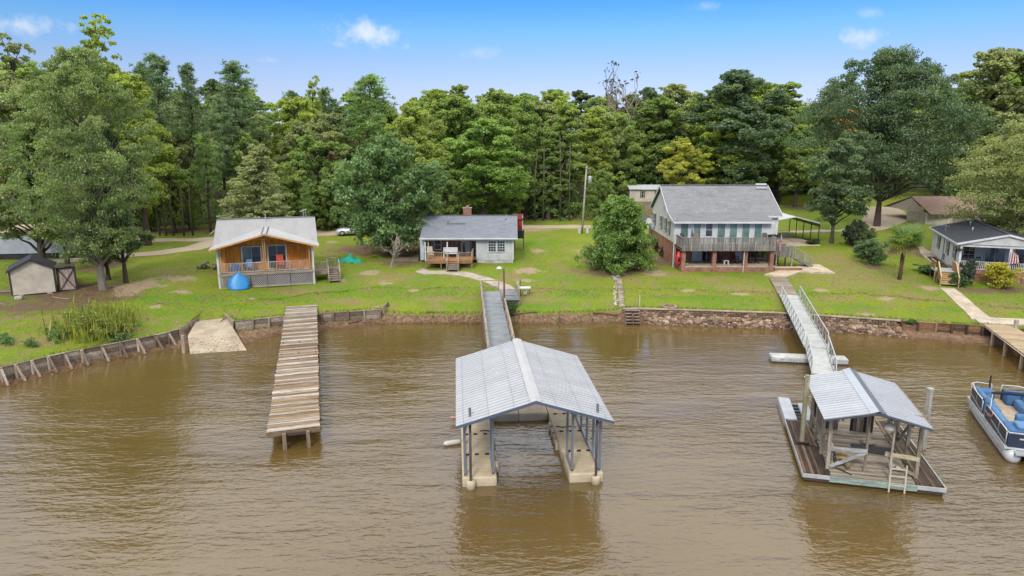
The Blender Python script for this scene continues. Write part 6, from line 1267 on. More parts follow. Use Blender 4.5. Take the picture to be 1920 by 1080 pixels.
[bx('board', M['wood_z'], f, xa_ + i * (xb_ - xa_) / 9, xa_ + (i + .94) * (xb_ - xa_) / 9, -.03, .0, zb2, zt2, C(112, 124, 136, random.uniform(.93, 1.06))) for i in range(9)]; add('side_screen', MB().b(xa_ - .03, xa_, 0, 1.4, zb2, zt2), M['wood_z'], f, C(120, 130, 142)); add('floor', MB().b(xa_, xb_, 0, 1.4, zb2 - .08, zb2), M['wood_x'], f, C(140, 130, 120)); [bx('post', M['wood_z'], f, a, a + .1, b, b + .1, 2.4, zt2, C(150, 128, 108)) for a in (xa_, xb_ - .1) for b in (.02, 1.28)]; addm('unit', rbox(xa_ + .3, xb_ - .4, .3, 1.1, zb2, zt2 + .1, .04), M['steel'], f, C(206, 208, 210))
q = gr(1257, 491); f = thing('septic_lid', 'dark green septic lid in the grass beside the brick wall corner', 'lid', tuple(q)); add('lid', MB().lathe([(.55, -.05), (.56, .07), (.4, .1), (.1, .12)], 16), M['plastic'], f, C(72, 92, 92), True); bx('lid_plate', M['plastic'], f, -.2, .2, -.15, .15, .11, .15, C(170, 180, 186))

# ------------------------------------------------------------------ carport
def px3(px, py, Y): return at(px, py, Y)
f = thing('carport', 'open carport with white peaked roof on thin dark posts', 'carport', (0, 0, 0)); ya, ybk = 82.0, 91.0
A_, Bq, Cq = px3(1452, 415, ya), px3(1492.5, 407.5, ya), px3(1537, 424, ya); yf = ya
xa_, xm_, xb_ = A_.x, Bq.x, Cq.x; za_, zm_, zb_ = A_.z, Bq.z + .05, Cq.z
metal_roof(f, (xa_ - 1.0, yf, za_ - .1), (xa_ - 1.0, ybk, za_ - .1), (xm_, yf, zm_), (xm_, ybk, zm_), 9, 2, (236, 238, 242)); metal_roof(f, (xb_, yf, zb_ + .35), (xb_, ybk, zb_ + .35), (xm_, yf, zm_), (xm_, ybk, zm_), 9, 2, (232, 234, 238))
add('side_panel', MB().prism([(xb_, yf, zb_ + .34), (xb_ + .12, yf, zb_ + .1), (xb_ + .12, yf, zb_ - .12), (xb_, yf, zb_ - .1)], (0, ybk - yf, 0)), M['steel'], f, C(120, 112, 106))
for s_, a, b in ((0, (xa_ - 1, za_ - .14), (xm_, zm_ - .04)), (1, (xb_, zb_ + .31), (xm_, zm_ - .04))): add('truss', MB().bar((a[0], yf + .02, a[1]), (b[0], yf + .02, b[1]), .06, .08), M['steel'], f, C(206, 204, 202))
for i in range(5):
    y = yf + .1 + i * (ybk - yf - .2) / 4
    for x in (xa_ - .9, xb_): bx('post', M['steel'], f, x - .04, x + .04, y - .04, y + .04, 2.3, zb_ + .3, C(70, 52, 44))
    if i: add('rafter', MB().bar((xb_, y, zb_ + .26), (xm_, y, zm_ - .1), .05, .06), M['steel'], f, C(96, 82, 74))
bx('base_rail', M['steel'], f, xb_ - .05, xb_ + .05, yf, ybk, tz(xb_, yf) + .05, tz(xb_, yf) + .18, C(150, 140, 128))

# ------------------------------------------------------------------ mobile home and shed behind
Ym = 117.5; f = thing('mobile_home', 'beige mobile home with dark shutters behind the white house', 'house', (0, 0, 0)); m0, m1 = at(1181, 370, Ym)[0], at(1330, 370, Ym)[0]; z_ = lambda py: at(1210, py, Ym)[2]
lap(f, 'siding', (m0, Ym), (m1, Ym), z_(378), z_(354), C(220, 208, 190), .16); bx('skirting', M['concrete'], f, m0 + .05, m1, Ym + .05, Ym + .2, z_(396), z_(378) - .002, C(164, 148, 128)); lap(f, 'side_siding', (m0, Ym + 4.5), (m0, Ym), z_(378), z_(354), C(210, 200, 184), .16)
metal_roof(f, (m0 - .25, Ym - .3, z_(354)), (m1, Ym - .3, z_(354)), (m0 - .25, Ym + 2.6, z_(348)), (m1, Ym + 2.6, z_(348)), 10, 2, (226, 234, 240)); bx('fascia', M['paint'], f, m0 - .25, m1, Ym - .34, Ym - .31, z_(355.5), z_(353.8), C(232, 228, 220)); bx('corner_trim', M['paint'], f, m0 - .06, m0 + .08, Ym - .06, Ym - .03, z_(393), z_(354.5), C(230, 226, 218))
for a, b in ((1203.5, 1206.5), (1230.5, 1233.5)): window(f, at(a, 365, Ym)[0] - .05, at(b, 365, Ym)[0] + .05, z_(370), z_(358), Ym - .03, C(232, 228, 222), C(60, 60, 66), 1, 2, C(48, 44, 46), fw=.06)
bx('vent', M['rubber'], f, at(1203, 386, Ym)[0], at(1208, 386, Ym)[0], Ym + .02, Ym + .049, z_(387), z_(385.5), C(50, 46, 44))
Ys = 98; f = thing('garden_shed', 'small white shed with grey roof peeking out behind the round cedar', 'shed', (0, 0, 0)); a0, a1 = at(1205, 420, Ys)[0], at(1226, 420, Ys)[0]; zs = lambda py: at(1215, py, Ys)[2]; bx('wall', M['paint'], f, a0, a1, Ys, Ys + 2.5, 2.6, zs(412), C(232, 234, 238)); add('gable', MB().prism([(a0, Ys, zs(412)), (a1, Ys, zs(412)), ((a0 + a1) / 2, Ys, zs(405))], (0, .1, 0)), M['paint'], f, C(232, 234, 238)); am = (a0 + a1) / 2
for xx in (a0 - .15, a1 + .15): slope(f, [(xx, Ys - .2, zs(412.7)), (xx, Ys + 2.7, zs(412.7)), (am, Ys + 2.7, zs(404.4)), (am, Ys - .2, zs(404.4))], C(96, 104, 116), 'shingle', .06)

# ------------------------------------------------------------------ white house at the right
RZr = radians(-20.8); R0 = Vector((41.98, 64.5, 0)); e = thing('white_cottage', 'white cottage with dark shingle roof and railed porch at the right edge', 'house', tuple(R0), RZr)
def inR(x, y, z=0): return Matrix.Rotation(RZr, 3, 'Z') @ Vector((x, y, z)) + R0
Wr, Lr_ = 7.8, 12.6; fz_ = 2.98; evr = 5.5; rkr = 6.5; WHs = C(234, 233, 232)
lap(e, 'side_siding', (.25, Lr_), (.25, .4), 2.75, evr - .06, WHs, .15); lap(e, 'siding', (.25, 3.0), (Wr - .25, 3.0), fz_, evr, C(214, 214, 212), .15); lap(e, 'siding', (Wr - .25, Lr_), (.25, Lr_), 2.7, evr, WHs, .15); bx('foundation', M['brick'], e, .3, Wr - .3, 3.05, Lr_ - .05, 1.6, fz_ - .02); bx('side_foundation', M['concrete'], e, .28, .5, .5, Lr_ - .05, 1.8, 2.76, C(190, 190, 192))
bx('porch_floor', M['wood_x'], e, .1, Wr, .0, 3.0, fz_ - .1, fz_, C(176, 160, 142)); bx('rim_board', M['brick'], e, .1, Wr, -.04, .0, fz_ - .35, fz_ + .0); bx('brick_skirt', M['brick'], e, .12, 3.6, .05, .3, 1.4, fz_ - .352); bx('stone_skirt', M['stone'], e, 3.65, Wr, .12, .3, 1.4, fz_ - .36, C(176, 140, 128))
for i in range(5): bx('brick_pier', M['brick'], e, .3 + i * 1.7, .75 + i * 1.7, -.02, .05, 1.4, fz_ - .36)
def rslope(xa, xb, za, zb): return slope(e, [(xa, -.25, za), (xa, Lr_ + .3, za), (xb, Lr_ + .3, zb), (xb, -.25, zb)], C(66, 70, 80), 'shingle', .1)
rslope(-.15, Wr / 2, evr, rkr); rslope(Wr + .15, Wr / 2, evr, rkr); add('ridge_cap', MB().bar((Wr / 2, -.25, rkr + .03), (Wr / 2, Lr_ + .3, rkr + .03), .25, .05), M['shingle'], e, C(80, 84, 92))
for xx in (-.15, Wr + .15): add('rake_board', MB().bar((xx, -.29, evr - .06), (Wr / 2, -.29, rkr - .06), .05, .18), M['paint'], e, TW); add('rake_board', MB().bar((xx, Lr_ + .33, evr - .04), (Wr / 2, Lr_ + .33, rkr - .02), .05, .16), M['paint'], e, TW)
bx('fascia', M['paint'], e, -.2, -.152, -.25, Lr_ + .3, evr - .14, evr + .02, TW); add('gable_panel', MB().prism([(.1, -.12, evr - .05), (Wr - .1, -.12, evr - .05), (Wr / 2, -.12, rkr - .12)], (0, .08, 0)), M['paint'], e, C(222, 222, 222)); bx('porch_beam', M['paint'], e, .1, Wr - .1, .0, .12, evr - .3, evr - .06, TW)
for x in (.3, 4.25, 7.6): bx('porch_post', M['paint'], e, x - .09, x + .09, .0, .18, fz_, evr - .28, TW)
pickets(e, (.42, .06, fz_), (4.15, .06, fz_), .82, .14, .045, C(230, 226, 226), .1, 'paint', jit=.02); pickets(e, (4.35, .06, fz_), (7.5, .06, fz_), .82, .14, .045, C(230, 226, 226), .1, 'paint', jit=.02)
for y0 in (1.6, 4.6, 8.9): window(e, y0, y0 + .62, 3.75, 4.95, .22, TW, C(74, 82, 92), 1, 2, C(60, 66, 74), axis='y', fw=.06)
window(e, 1.2, 2.1, fz_ + .7, fz_ + 1.9, 2.97, TW, C(56, 54, 56), 2, 3, fw=.06); window(e, 3.0, 4.6, fz_ + .06, fz_ + 1.85, 2.97, TW, C(112, 124, 140), 2, 1, fw=.07); window(e, 5.4, 6.2, fz_ + .06, fz_ + 1.95, 2.97, TW, C(50, 48, 50), 1, 1, fw=.06)
for x, y in ((2.2, 5.2), (2.9, 9.4)): zz = evr + (rkr - evr) * (x + .15) / (Wr / 2 + .15); add('vent_pipe', MB().tube([(x, y, zz - .05), (x, y, zz + .42)], .055, 7), M['steel'], e, C(216, 218, 220), True)
add('antenna_mast', MB().tube([(.5, 8.3, evr), (.5, 8.3, evr + 1.25)], .03, 6).tube([(.1, 8.3, evr + .7), (.9, 8.4, evr + .65)], .02, 5), M['steel'], e, C(196, 198, 202)); add('meter_pipe', MB().tube([(.17, 6.6, 2.4), (.17, 6.6, evr)], .045, 6), M['steel'], e, C(180, 184, 190)); bx('meter_box', M['steel'], e, .1, .22, 5.9, 6.25, 3.0, 3.6, C(150, 160, 176)); bx('porch_light', M['rubber'], e, .1, .2, 1.0, 1.15, 4.5, 4.75, C(40, 40, 44)); bx('mulch_edge', M['rubber'], e, -.5, .26, 3.2, 10.5, 1.8, 2.56, C(70, 56, 48))
# new wooden stairs
PN = C(214, 176, 128)
for i in range(11): add('deck_board', MB().b(-1.9, .08, -1.5 + i * .2, -1.31 + i * .2, fz_ - .05, fz_ - .005), M['wood_x'], e, C(206, 204, 206, random.uniform(.95, 1.04)))
stairs(e, -1.62, -.32, -1.55, fz_ - .03, -3.3, 1.98, 6, PN)
for x in (-1.68, -.26):
    add('hand_rail', MB().bar((x, -1.5, fz_ + .9), (x, -3.25, 2.78), .1, .06), M['wood_y'], e, C(230, 200, 152)); add('rail_panel', MB().prism([(x - .02, -1.5, fz_ + .02), (x - .02, -1.5, fz_ + .8), (x - .02, -3.2, 2.68), (x - .02, -3.2, 2.0)], (.03, 0, 0)), M['wood_y'], e, C(204, 166, 122))
    for y, z0, z1 in ((-1.5, 1.8, fz_ + .92), (-3.25, 1.7, 2.8)): bx('newel', M['wood_z'], e, x - .05, x + .05, y - .05, y + .05, z0, z1, PN)
pickets(e, (-1.9, .6, fz_), (-1.9, -1.5, fz_), .85, .13, .06, PN); pickets(e, (-.2, -1.5, fz_), (.1, -1.4, fz_), .85, .11, .06, PN); pickets(e, (-.28, -1.5, fz_ - .3), (-.28, -.1, fz_ - .3), 1.1, .13, .06, PN)
for y in (-1.4, .5): bx('deck_post', M['wood_z'], e, -1.92, -1.82, y - .05, y + .05, 1.7, fz_, C(190, 152, 108))
# porch furniture
for k, (x, lb) in enumerate(((.95, 'first black bar stool left of the three on the white cottage porch'), (1.5, 'middle black bar stool on the white cottage porch'), (2.05, 'black bar stool nearest the glass door of the white cottage'))):
    f = thing('bar_stool', lb, 'stool', inR(x, 1.0, fz_), RZr, 'bar stools on the white cottage porch'); bx('seat', M['steel'], f, -.2, .2, -.2, .2, .68, .74, C(44, 42, 46)); [bx('leg', M['steel'], f, a, a + .04, b, b + .04, 0, .7, C(44, 42, 46)) for a in (-.19, .15) for b in (-.19, .15)]; add('backrest', MB().b(-.2, .2, .16, .2, .95, 1.15).b(-.2, -.16, .16, .2, .7, 1.0).b(.16, .2, .16, .2, .7, 1.0), M['steel'], f, C(44, 42, 46))
f = thing('patio_table', 'dark metal patio table on the right part of the white cottage porch', 'table', inR(5.6, 1.2, fz_), RZr); bx('table_top', M['steel'], f, -.8, .8, -.5, .5, .7, .74, C(50, 40, 42)); [bx('leg', M['steel'], f, a, a + .05, b, b + .05, 0, .7, C(46, 38, 40)) for a in (-.7, .65) for b in (-.4, .35)]
f = thing('porch_bench', 'long low dark bench below the glass door of the white cottage', 'bench', inR(3.4, 1.6, fz_), RZr); bx('seat', M['steel'], f, -1.2, 1.2, -.25, .25, .42, .52, C(40, 38, 42)); [bx('leg', M['steel'], f, a, a + .08, -.2, .2, 0, .42, C(40, 38, 42)) for a in (-1.1, 1.02)]
f = thing('porch_flag', 'red and white striped flag hanging from a post of the white cottage', 'flag', inR(4.3, -.15, fz_ + .62), RZr); add('staff', MB().tube([(-.05, .1, .2), (.1, -.1, 1.6)], .018, 6), M['paint'], f, C(228, 224, 220))
for k in range(7): add('stripe', MB().prism([(-.14 + k * .11, -.1 + .04 * (k % 2), .15 + .03 * k), (-.03 + k * .11, -.1 + .04 * ((k + 1) % 2), .18 + .03 * k), (.02 + k * .075, -.1, 1.42 - .06 * k), (-.04 + k * .075, -.1, 1.45 - .06 * k)], (0, .008, 0)), M['cloth'], f, C(238, 230, 230) if k % 2 == 0 else C(190, 52, 66))
f = thing('hanging_plant', 'dark hanging basket at the corner post of the white cottage porch', 'plant', inR(.15, -.1, evr - .75), RZr); add('basket', MB().lathe([(.08, 0), (.16, .12), (.17, .16)], 10), M['rubber'], f, C(60, 50, 46), True); qv = clump_leaves(rr, np.array([[0, 0, .22], [.1, 0, .1], [-.12, 0, .12]]), np.array([.26, .2, .2]), 50, .12, .05); add('foliage', leaves('foliage', *qv), None, f, (.045, .07, .03, 1)); add('chain', MB().tube([(0, 0, .1), (0, 0, .7)], .012, 5), M['steel'], f, C(60, 60, 60))

# ------------------------------------------------------------------ brown-roofed house farther back
Yh = 98.0; hx = lambda px: at(px, 395, Yh)[0]; hz = lambda py: at(1800, py, Yh)[2]
f = thing('brown_roof_house', 'cream block house with brown shingle roof behind the white cottage', 'house', (0, 0, 0)); x0, x1 = hx(1788), hx(1960); bx('wall', M['paint'], f, x0, x1, Yh, Yh + 8, 2.6, hz(403), C(196, 172, 148)); lap(f, 'wing_wall', (hx(1742), Yh + .6), (x0, Yh - .1), 2.6, hz(399.5), C(226, 212, 192), .2); bx('wing_body', M['paint'], f, hx(1743), x0 - .1, Yh + .8, Yh + 5.5, 2.6, hz(400), C(220, 206, 188))
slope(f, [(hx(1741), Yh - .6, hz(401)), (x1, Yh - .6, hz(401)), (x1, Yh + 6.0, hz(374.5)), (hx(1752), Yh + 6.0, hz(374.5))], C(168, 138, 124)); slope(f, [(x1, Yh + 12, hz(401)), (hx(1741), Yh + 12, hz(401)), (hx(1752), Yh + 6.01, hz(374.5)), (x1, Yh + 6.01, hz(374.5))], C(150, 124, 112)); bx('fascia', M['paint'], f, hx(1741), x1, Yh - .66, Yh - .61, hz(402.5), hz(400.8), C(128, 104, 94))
add('gable_wall', MB().prism([(hx(1745), Yh + .9, hz(402)), (hx(1745), Yh + 11.5, hz(402)), (hx(1752), Yh + 6, hz(377))], (.1, 0, 0)), M['paint'], f, C(216, 202, 184))
f = thing('round_enclosure', 'pale round dish at the front corner of the brown-roofed house', 'enclosure', at(1868, 402, 93)); f.scale = (1, 1, 1); add('rounded_shell', MB().lathe([(.05, 0), (.4, .08), (.7, .25), (.72, .27), (.7, .24), (.38, .05)], 16), M['steel'], f, C(186, 204, 206), True, rot=(radians(70), 0, radians(-15))); add('mast', MB().tube([(0, .1, -2.2), (0, .1, .1)], .05, 6), M['steel'], f, C(120, 126, 128))  # stands for a teal see-through dome, modelled as a tilted shell on a mast
f = thing('utility_box', 'small dark green utility box on a post in the lawn by the walkway', 'box', gr(1722, 459)); bx('cabinet', M['plastic'], f, -.22, .22, -.15, .15, .25, .8, C(30, 92, 66)); bx('post', M['wood_z'], f, -.05, .05, -.05, .05, -.1, .25, C(110, 96, 80))

# ------------------------------------------------------------------ garden shed and trailer at the left
a, b = gr(24, 556), gr(106, 549); RZs = math.atan2(b.y - a.y, b.x - a.x); Ws = (b - a).length; zs0 = min(a.z, b.z) + .12
e = thing('storage_shed', 'beige storage shed with dark shingle gable roof and crossed door', 'shed', (a.x, a.y, zs0), RZs); SB = C(228, 214, 196); DKt = C(72, 66, 68); hw, hp = 2.08, 2.9
add('front_wall', MB().prism([(0, 0, 0), (Ws, 0, 0), (Ws, 0, hw), (Ws / 2, 0, hp), (0, 0, hw)], (0, .1, 0)), M['paint'], e, SB); bx('side_wall', M['wood_z'], e, 0, .1, .1, 3.2, 0, hw, C(110, 104, 102)); bx('side_wall', M['wood_z'], e, Ws - .1, Ws, .1, 3.2, 0, hw, C(110, 104, 102)); add('back_wall', MB().prism([(0, 3.1, 0), (Ws, 3.1, 0), (Ws, 3.1, hw), (Ws / 2, 3.1, hp), (0, 3.1, hw)], (0, .1, 0)), M['wood_z'], e, SB)
for x in (-.02, Ws + .02): bx('corner_trim', M['wood_z'], e, x - .06, x + .06, -.03, -.002, 0, hw, DKt)
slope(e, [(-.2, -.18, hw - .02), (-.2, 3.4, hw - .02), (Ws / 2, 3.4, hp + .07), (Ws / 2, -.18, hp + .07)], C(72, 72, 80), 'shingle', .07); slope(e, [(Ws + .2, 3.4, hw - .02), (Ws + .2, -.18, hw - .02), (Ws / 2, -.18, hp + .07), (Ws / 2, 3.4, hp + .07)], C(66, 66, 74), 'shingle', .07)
for x in (-.2, Ws + .2): add('rake_board', MB().bar((x, -.2, hw - .08), (Ws / 2, -.2, hp + .0), .04, .14), M['wood_x'], e, DKt)
d = add('door', MB().b(Ws + .2, Ws + 1.55, .2, .26, .02, 1.98), M['wood_z'], e, C(210, 184, 170)); mb = MB()
x0, x1 = Ws + .2, Ws + 1.55; mb.b(x0 - .04, x0 + .1, .13, .199, 0, 2.0).b(x1 - .1, x1 + .04, .13, .199, 0, 2.0).b(x0 + .1, x1 - .1, .13, .199, 1.86, 2.0); add('door_trim', mb, M['wood_z'], d, DKt); add('cross_brace', MB().bar((x0 + .1, .165, .05), (x1 - .1, .165, 1.84), .05, .1, (0, 1, 0)), M['wood_z'], d, C(92, 82, 80)); add('cross_brace', MB().bar((x1 - .1, .155, .05), (x0 + .1, .155, 1.84), .05, .1, (0, 1, 0)), M['wood_z'], d, C(92, 82, 80))
slope(e, [(Ws + .1, .0, 2.12), (Ws + 1.6, .0, 2.12), (Ws + 1.6, .5, 2.2), (Ws + .1, .5, 2.2)], C(96, 92, 90), 'shingle', .05, 'door_canopy'); [addm('foundation_block', rbox(x - .2, x + .2, -.05, .3, -.4, -.0, .02, 1), M['concrete'], e, C(178, 168, 154)) for x in (.55, 2.6)]; bx('floor_frame', M['wood_x'], e, .05, Ws - .05, .03, 3.1, -.14, .0, C(60, 54, 50))
q = gr(36, 562); addm('concrete_block', rbox(-.28, .28, -.18, .18, 0, .3, .02, 1), M['concrete'], None, C(196, 186, 170), loc=q, rot=(0, 0, .2), label='loose pale concrete block lying in front of the beige shed', cat='block')
q = gr(8, 548); f = thing('plank_stack', 'few grey boards stacked at the left side of the beige shed', 'boards', q, .3); [bx('board', M['wood_x'], f, -1.0, .6, -.3 + i * .17, -.15 + i * .17, .02 + .04 * (i % 2), .07 + .04 * (i % 2), wcol(GREYW)) for i in range(5)]
Yt = 71.5; e = thing('trailer_home', 'long pale grey trailer with tan roof behind the beige shed', 'trailer', (at(135, 460, Yt)[0], Yt + 1.0, tz(-42, 71) + .1), radians(9)); lap(e, 'siding', (-16, 0), (0, 0), .55, 2.75, C(190, 196, 208), .18); bx('end_wall', M['paint'], e, -.05, .0, .05, 3.2, .55, 2.75, C(184, 190, 200)); bx('skirting', M['concrete'], e, -15.9, -.1, .08, .2, -.2, .55, C(60, 58, 60)); slope(e, [(-16.2, -.25, 2.78), (.2, -.25, 2.78), (.2, 1.7, 3.4), (-16.2, 1.7, 3.4)], C(204, 184, 164), 'concrete', .08); slope(e, [(.2, 3.6, 2.78), (-16.2, 3.6, 2.78), (-16.2, 1.71, 3.4), (.2, 1.71, 3.4)], C(196, 178, 160), 'concrete', .08); bx('fascia', M['paint'], e, -16.2, .2, -.29, -.252, 2.66, 2.8, C(214, 214, 214))

# ------------------------------------------------------------------ poles, wires, car
def pole(label, px, pyb, pyt, r, col, dx=0):
    q = gr(px, pyb); t_ = at(px + dx, pyt, q.y); f = thing('utility_pole', label, 'utility pole', tuple(q)); t_ = Vector(t_) - q; add('shaft', MB().tube([(0, 0, -.3), tuple(t_ * .5), tuple(t_)], [r * 1.15, r, r * .8], 9), M['wood_z'], f, C(*col), True); return f, t_, q
f, t1, q1 = pole('tall pale utility pole with transformer can and wires by the road', 1091, 438, 312, .125, (196, 186, 172), 9)
add('transformer', MB().lathe([(.2, -.45), (.24, -.42), (.24, .35), (.2, .45), (.08, .5)], 12, (t1.x + .45, t1.y - .1, t1.z - 1.7)), M['steel'], f, C(206, 210, 214), True); add('bracket', MB().bar((t1.x, 0, t1.z - 1.6), (t1.x + .4, -.1, t1.z - 1.6), .08, .1), M['steel'], f, C(150, 150, 150)); add('insulator', MB().tube([(t1.x, 0, t1.z), (t1.x, 0, t1.z + .35)], .05, 6).tube([(t1.x + .35, 0, t1.z - .1), (t1.x + .35, 0, t1.z - .8)], .06, 6), M['steel'], f, C(150, 146, 140)); add('cross_arm', MB().bar((t1.x - .1, -.1, t1.z - .25), (t1.x + .55, -.1, t1.z - .25), .09, .1), M['wood_x'], f, C(160, 146, 130))
f2, t2, q2 = pole('short bare utility pole behind the round cedar', 1163, 390, 341, .13, (150, 136, 118), 2)
def wire(label, a, b, sag, r=.018):
    a, b = Vector(a), Vector(b); P = [a.lerp(b, i / 14) - Vector((0, 0, sag * 4 * (i / 14) * (1 - i / 14))) - a for i in range(15)]; add('power_line', MB().tube(P, r, 4), M['rubber'], None, C(60, 60, 62), loc=a, label=label, cat='wire')
top = q1 + t1
wire('upper power line running left from the tall pole above the roofs', top, (-52, 92, top.z - .2), 1.0); wire('upper power line running right from the tall pole over the white house', top, (62, 104, top.z + .4), 1.0); wire('lower power line running left from the tall pole', top - Vector((0, 0, 2.6)), (-52, 92, top.z - 3.0), 1.2, .022); wire('lower power line running right from the tall pole', top - Vector((0, 0, 2.6)), (62, 104, top.z - 2.2), 1.2, .022)
wire('slanting service line from the tall pole down to the grey cottage', top - Vector((0, 0, 2.9)), (1.0, 78, 6.3), .4, .02); wire('service line from the tall pole toward the mobile home', top - Vector((0, 0, 2.8)), (21, 118, 6.2), .6, .018)
q = gr(1087, 437); f = thing('utility_pedestal', 'two short white utility pedestals at the foot of the tall pole', 'pedestal', gr(1101, 437)); bx('cabinet', M['plastic'], f, -.15, .15, -.1, .1, -.05, .75, C(226, 226, 220)); bx('cap', M['plastic'], f, -.18, .18, -.13, .13, .75, .82, C(214, 214, 208)); f['label'] = 'short white utility pedestal right of the tall pole foot'; f2 = copy_tree(f); f2.location = gr(1086, 437); f2['label'] = 'short white utility pedestal left of the tall pole foot'
# saloon car
q = gr(664, 440); f = thing('parked_car', 'silver white saloon car parked on the dirt road under the magnolia', 'car', (q.x, q.y, q.z + .03), radians(188)); CW = C(226, 230, 236)
def carsec(xs, prof, name, m, col):
    mb = MB(); n = len(prof[0])
    for x, pr in zip(xs, prof): mb.v += [(x, y, z) for y, z in pr]
    for i in range(len(xs) - 1):
        for k in range(n): k2 = (k + 1) % n; mb.f.append((i * n + k, i * n + k2, (i + 1) * n + k2, (i + 1) * n + k))
    mb.f.append(tuple(range(n - 1, -1, -1))); mb.f.append(tuple((len(xs) - 1) * n + k for k in range(n))); return add(name, mb, m, f, col, True)
def sec(w, zb, zm, zt, wt): return [(-w, zb), (w, zb), (w * 1.02, zm), (wt, zt), (-wt, zt), (-w * 1.02, zm)]
carsec([-2.25, -2.15, -1.6, -.9, 0, .9, 1.5, 2.0, 2.28], [sec(.7, .35, .55, .72, .6), sec(.82, .25, .6, .85, .7), sec(.88, .2, .65, .93, .75), sec(.9, .2, .66, .95, .78), sec(.9, .2, .66, .93, .78), sec(.9, .2, .66, .9, .78), sec(.88, .2, .62, .82, .72), sec(.82, .22, .55, .72, .65), sec(.62, .32, .5, .6, .5)], 'body', M['steel'], CW)
carsec([-1.75, -1.0, -.2, .45, 1.15], [sec(.7, .88, .9, .93, .62), sec(.74, .9, 1.2, 1.36, .55), sec(.75, .9, 1.25, 1.43, .56), sec(.75, .9, 1.22, 1.38, .54), sec(.68, .84, .86, .88, .6)], 'cabin', M['glass'], C(44, 50, 58)); carsec([-1.0, -.2, .4], [sec(.57, 1.34, 1.36, 1.39, .5), sec(.58, 1.41, 1.43, 1.46, .5), sec(.57, 1.36, 1.38, 1.41, .5)], 'car_roof', M['steel'], CW)
for x in (-1.4, 1.42):
    for s in (-1, 1): w_ = add('wheel', MB().tube([(x, s * .72, .33), (x, s * .93, .33)], .33, 16), M['rubber'], f, C(34, 34, 36)); add('rim', MB().tube([(x, s * .9, .33), (x, s * .95, .33)], .21, 10), M['steel'], w_, C(190, 194, 198))
for s in (-1, 1): add('headlight', MB().b(2.0, 2.16, s * .6 - .14, s * .6 + .14, .58, .7), M['glass'], f, C(206, 214, 220)); bx('mirror', M['steel'], f, .75, .92, s * .9 - .08, s * .9 + .08, .92, 1.05, CW); bx('tail_light', M['glass'], f, -2.2, -2.12, s * .58 - .12, s * .58 + .12, .62, .76, C(150, 30, 30))
bx('front_bumper', M['steel'], f, 2.1, 2.26, -.6, .6, .26, .42, C(190, 194, 200))
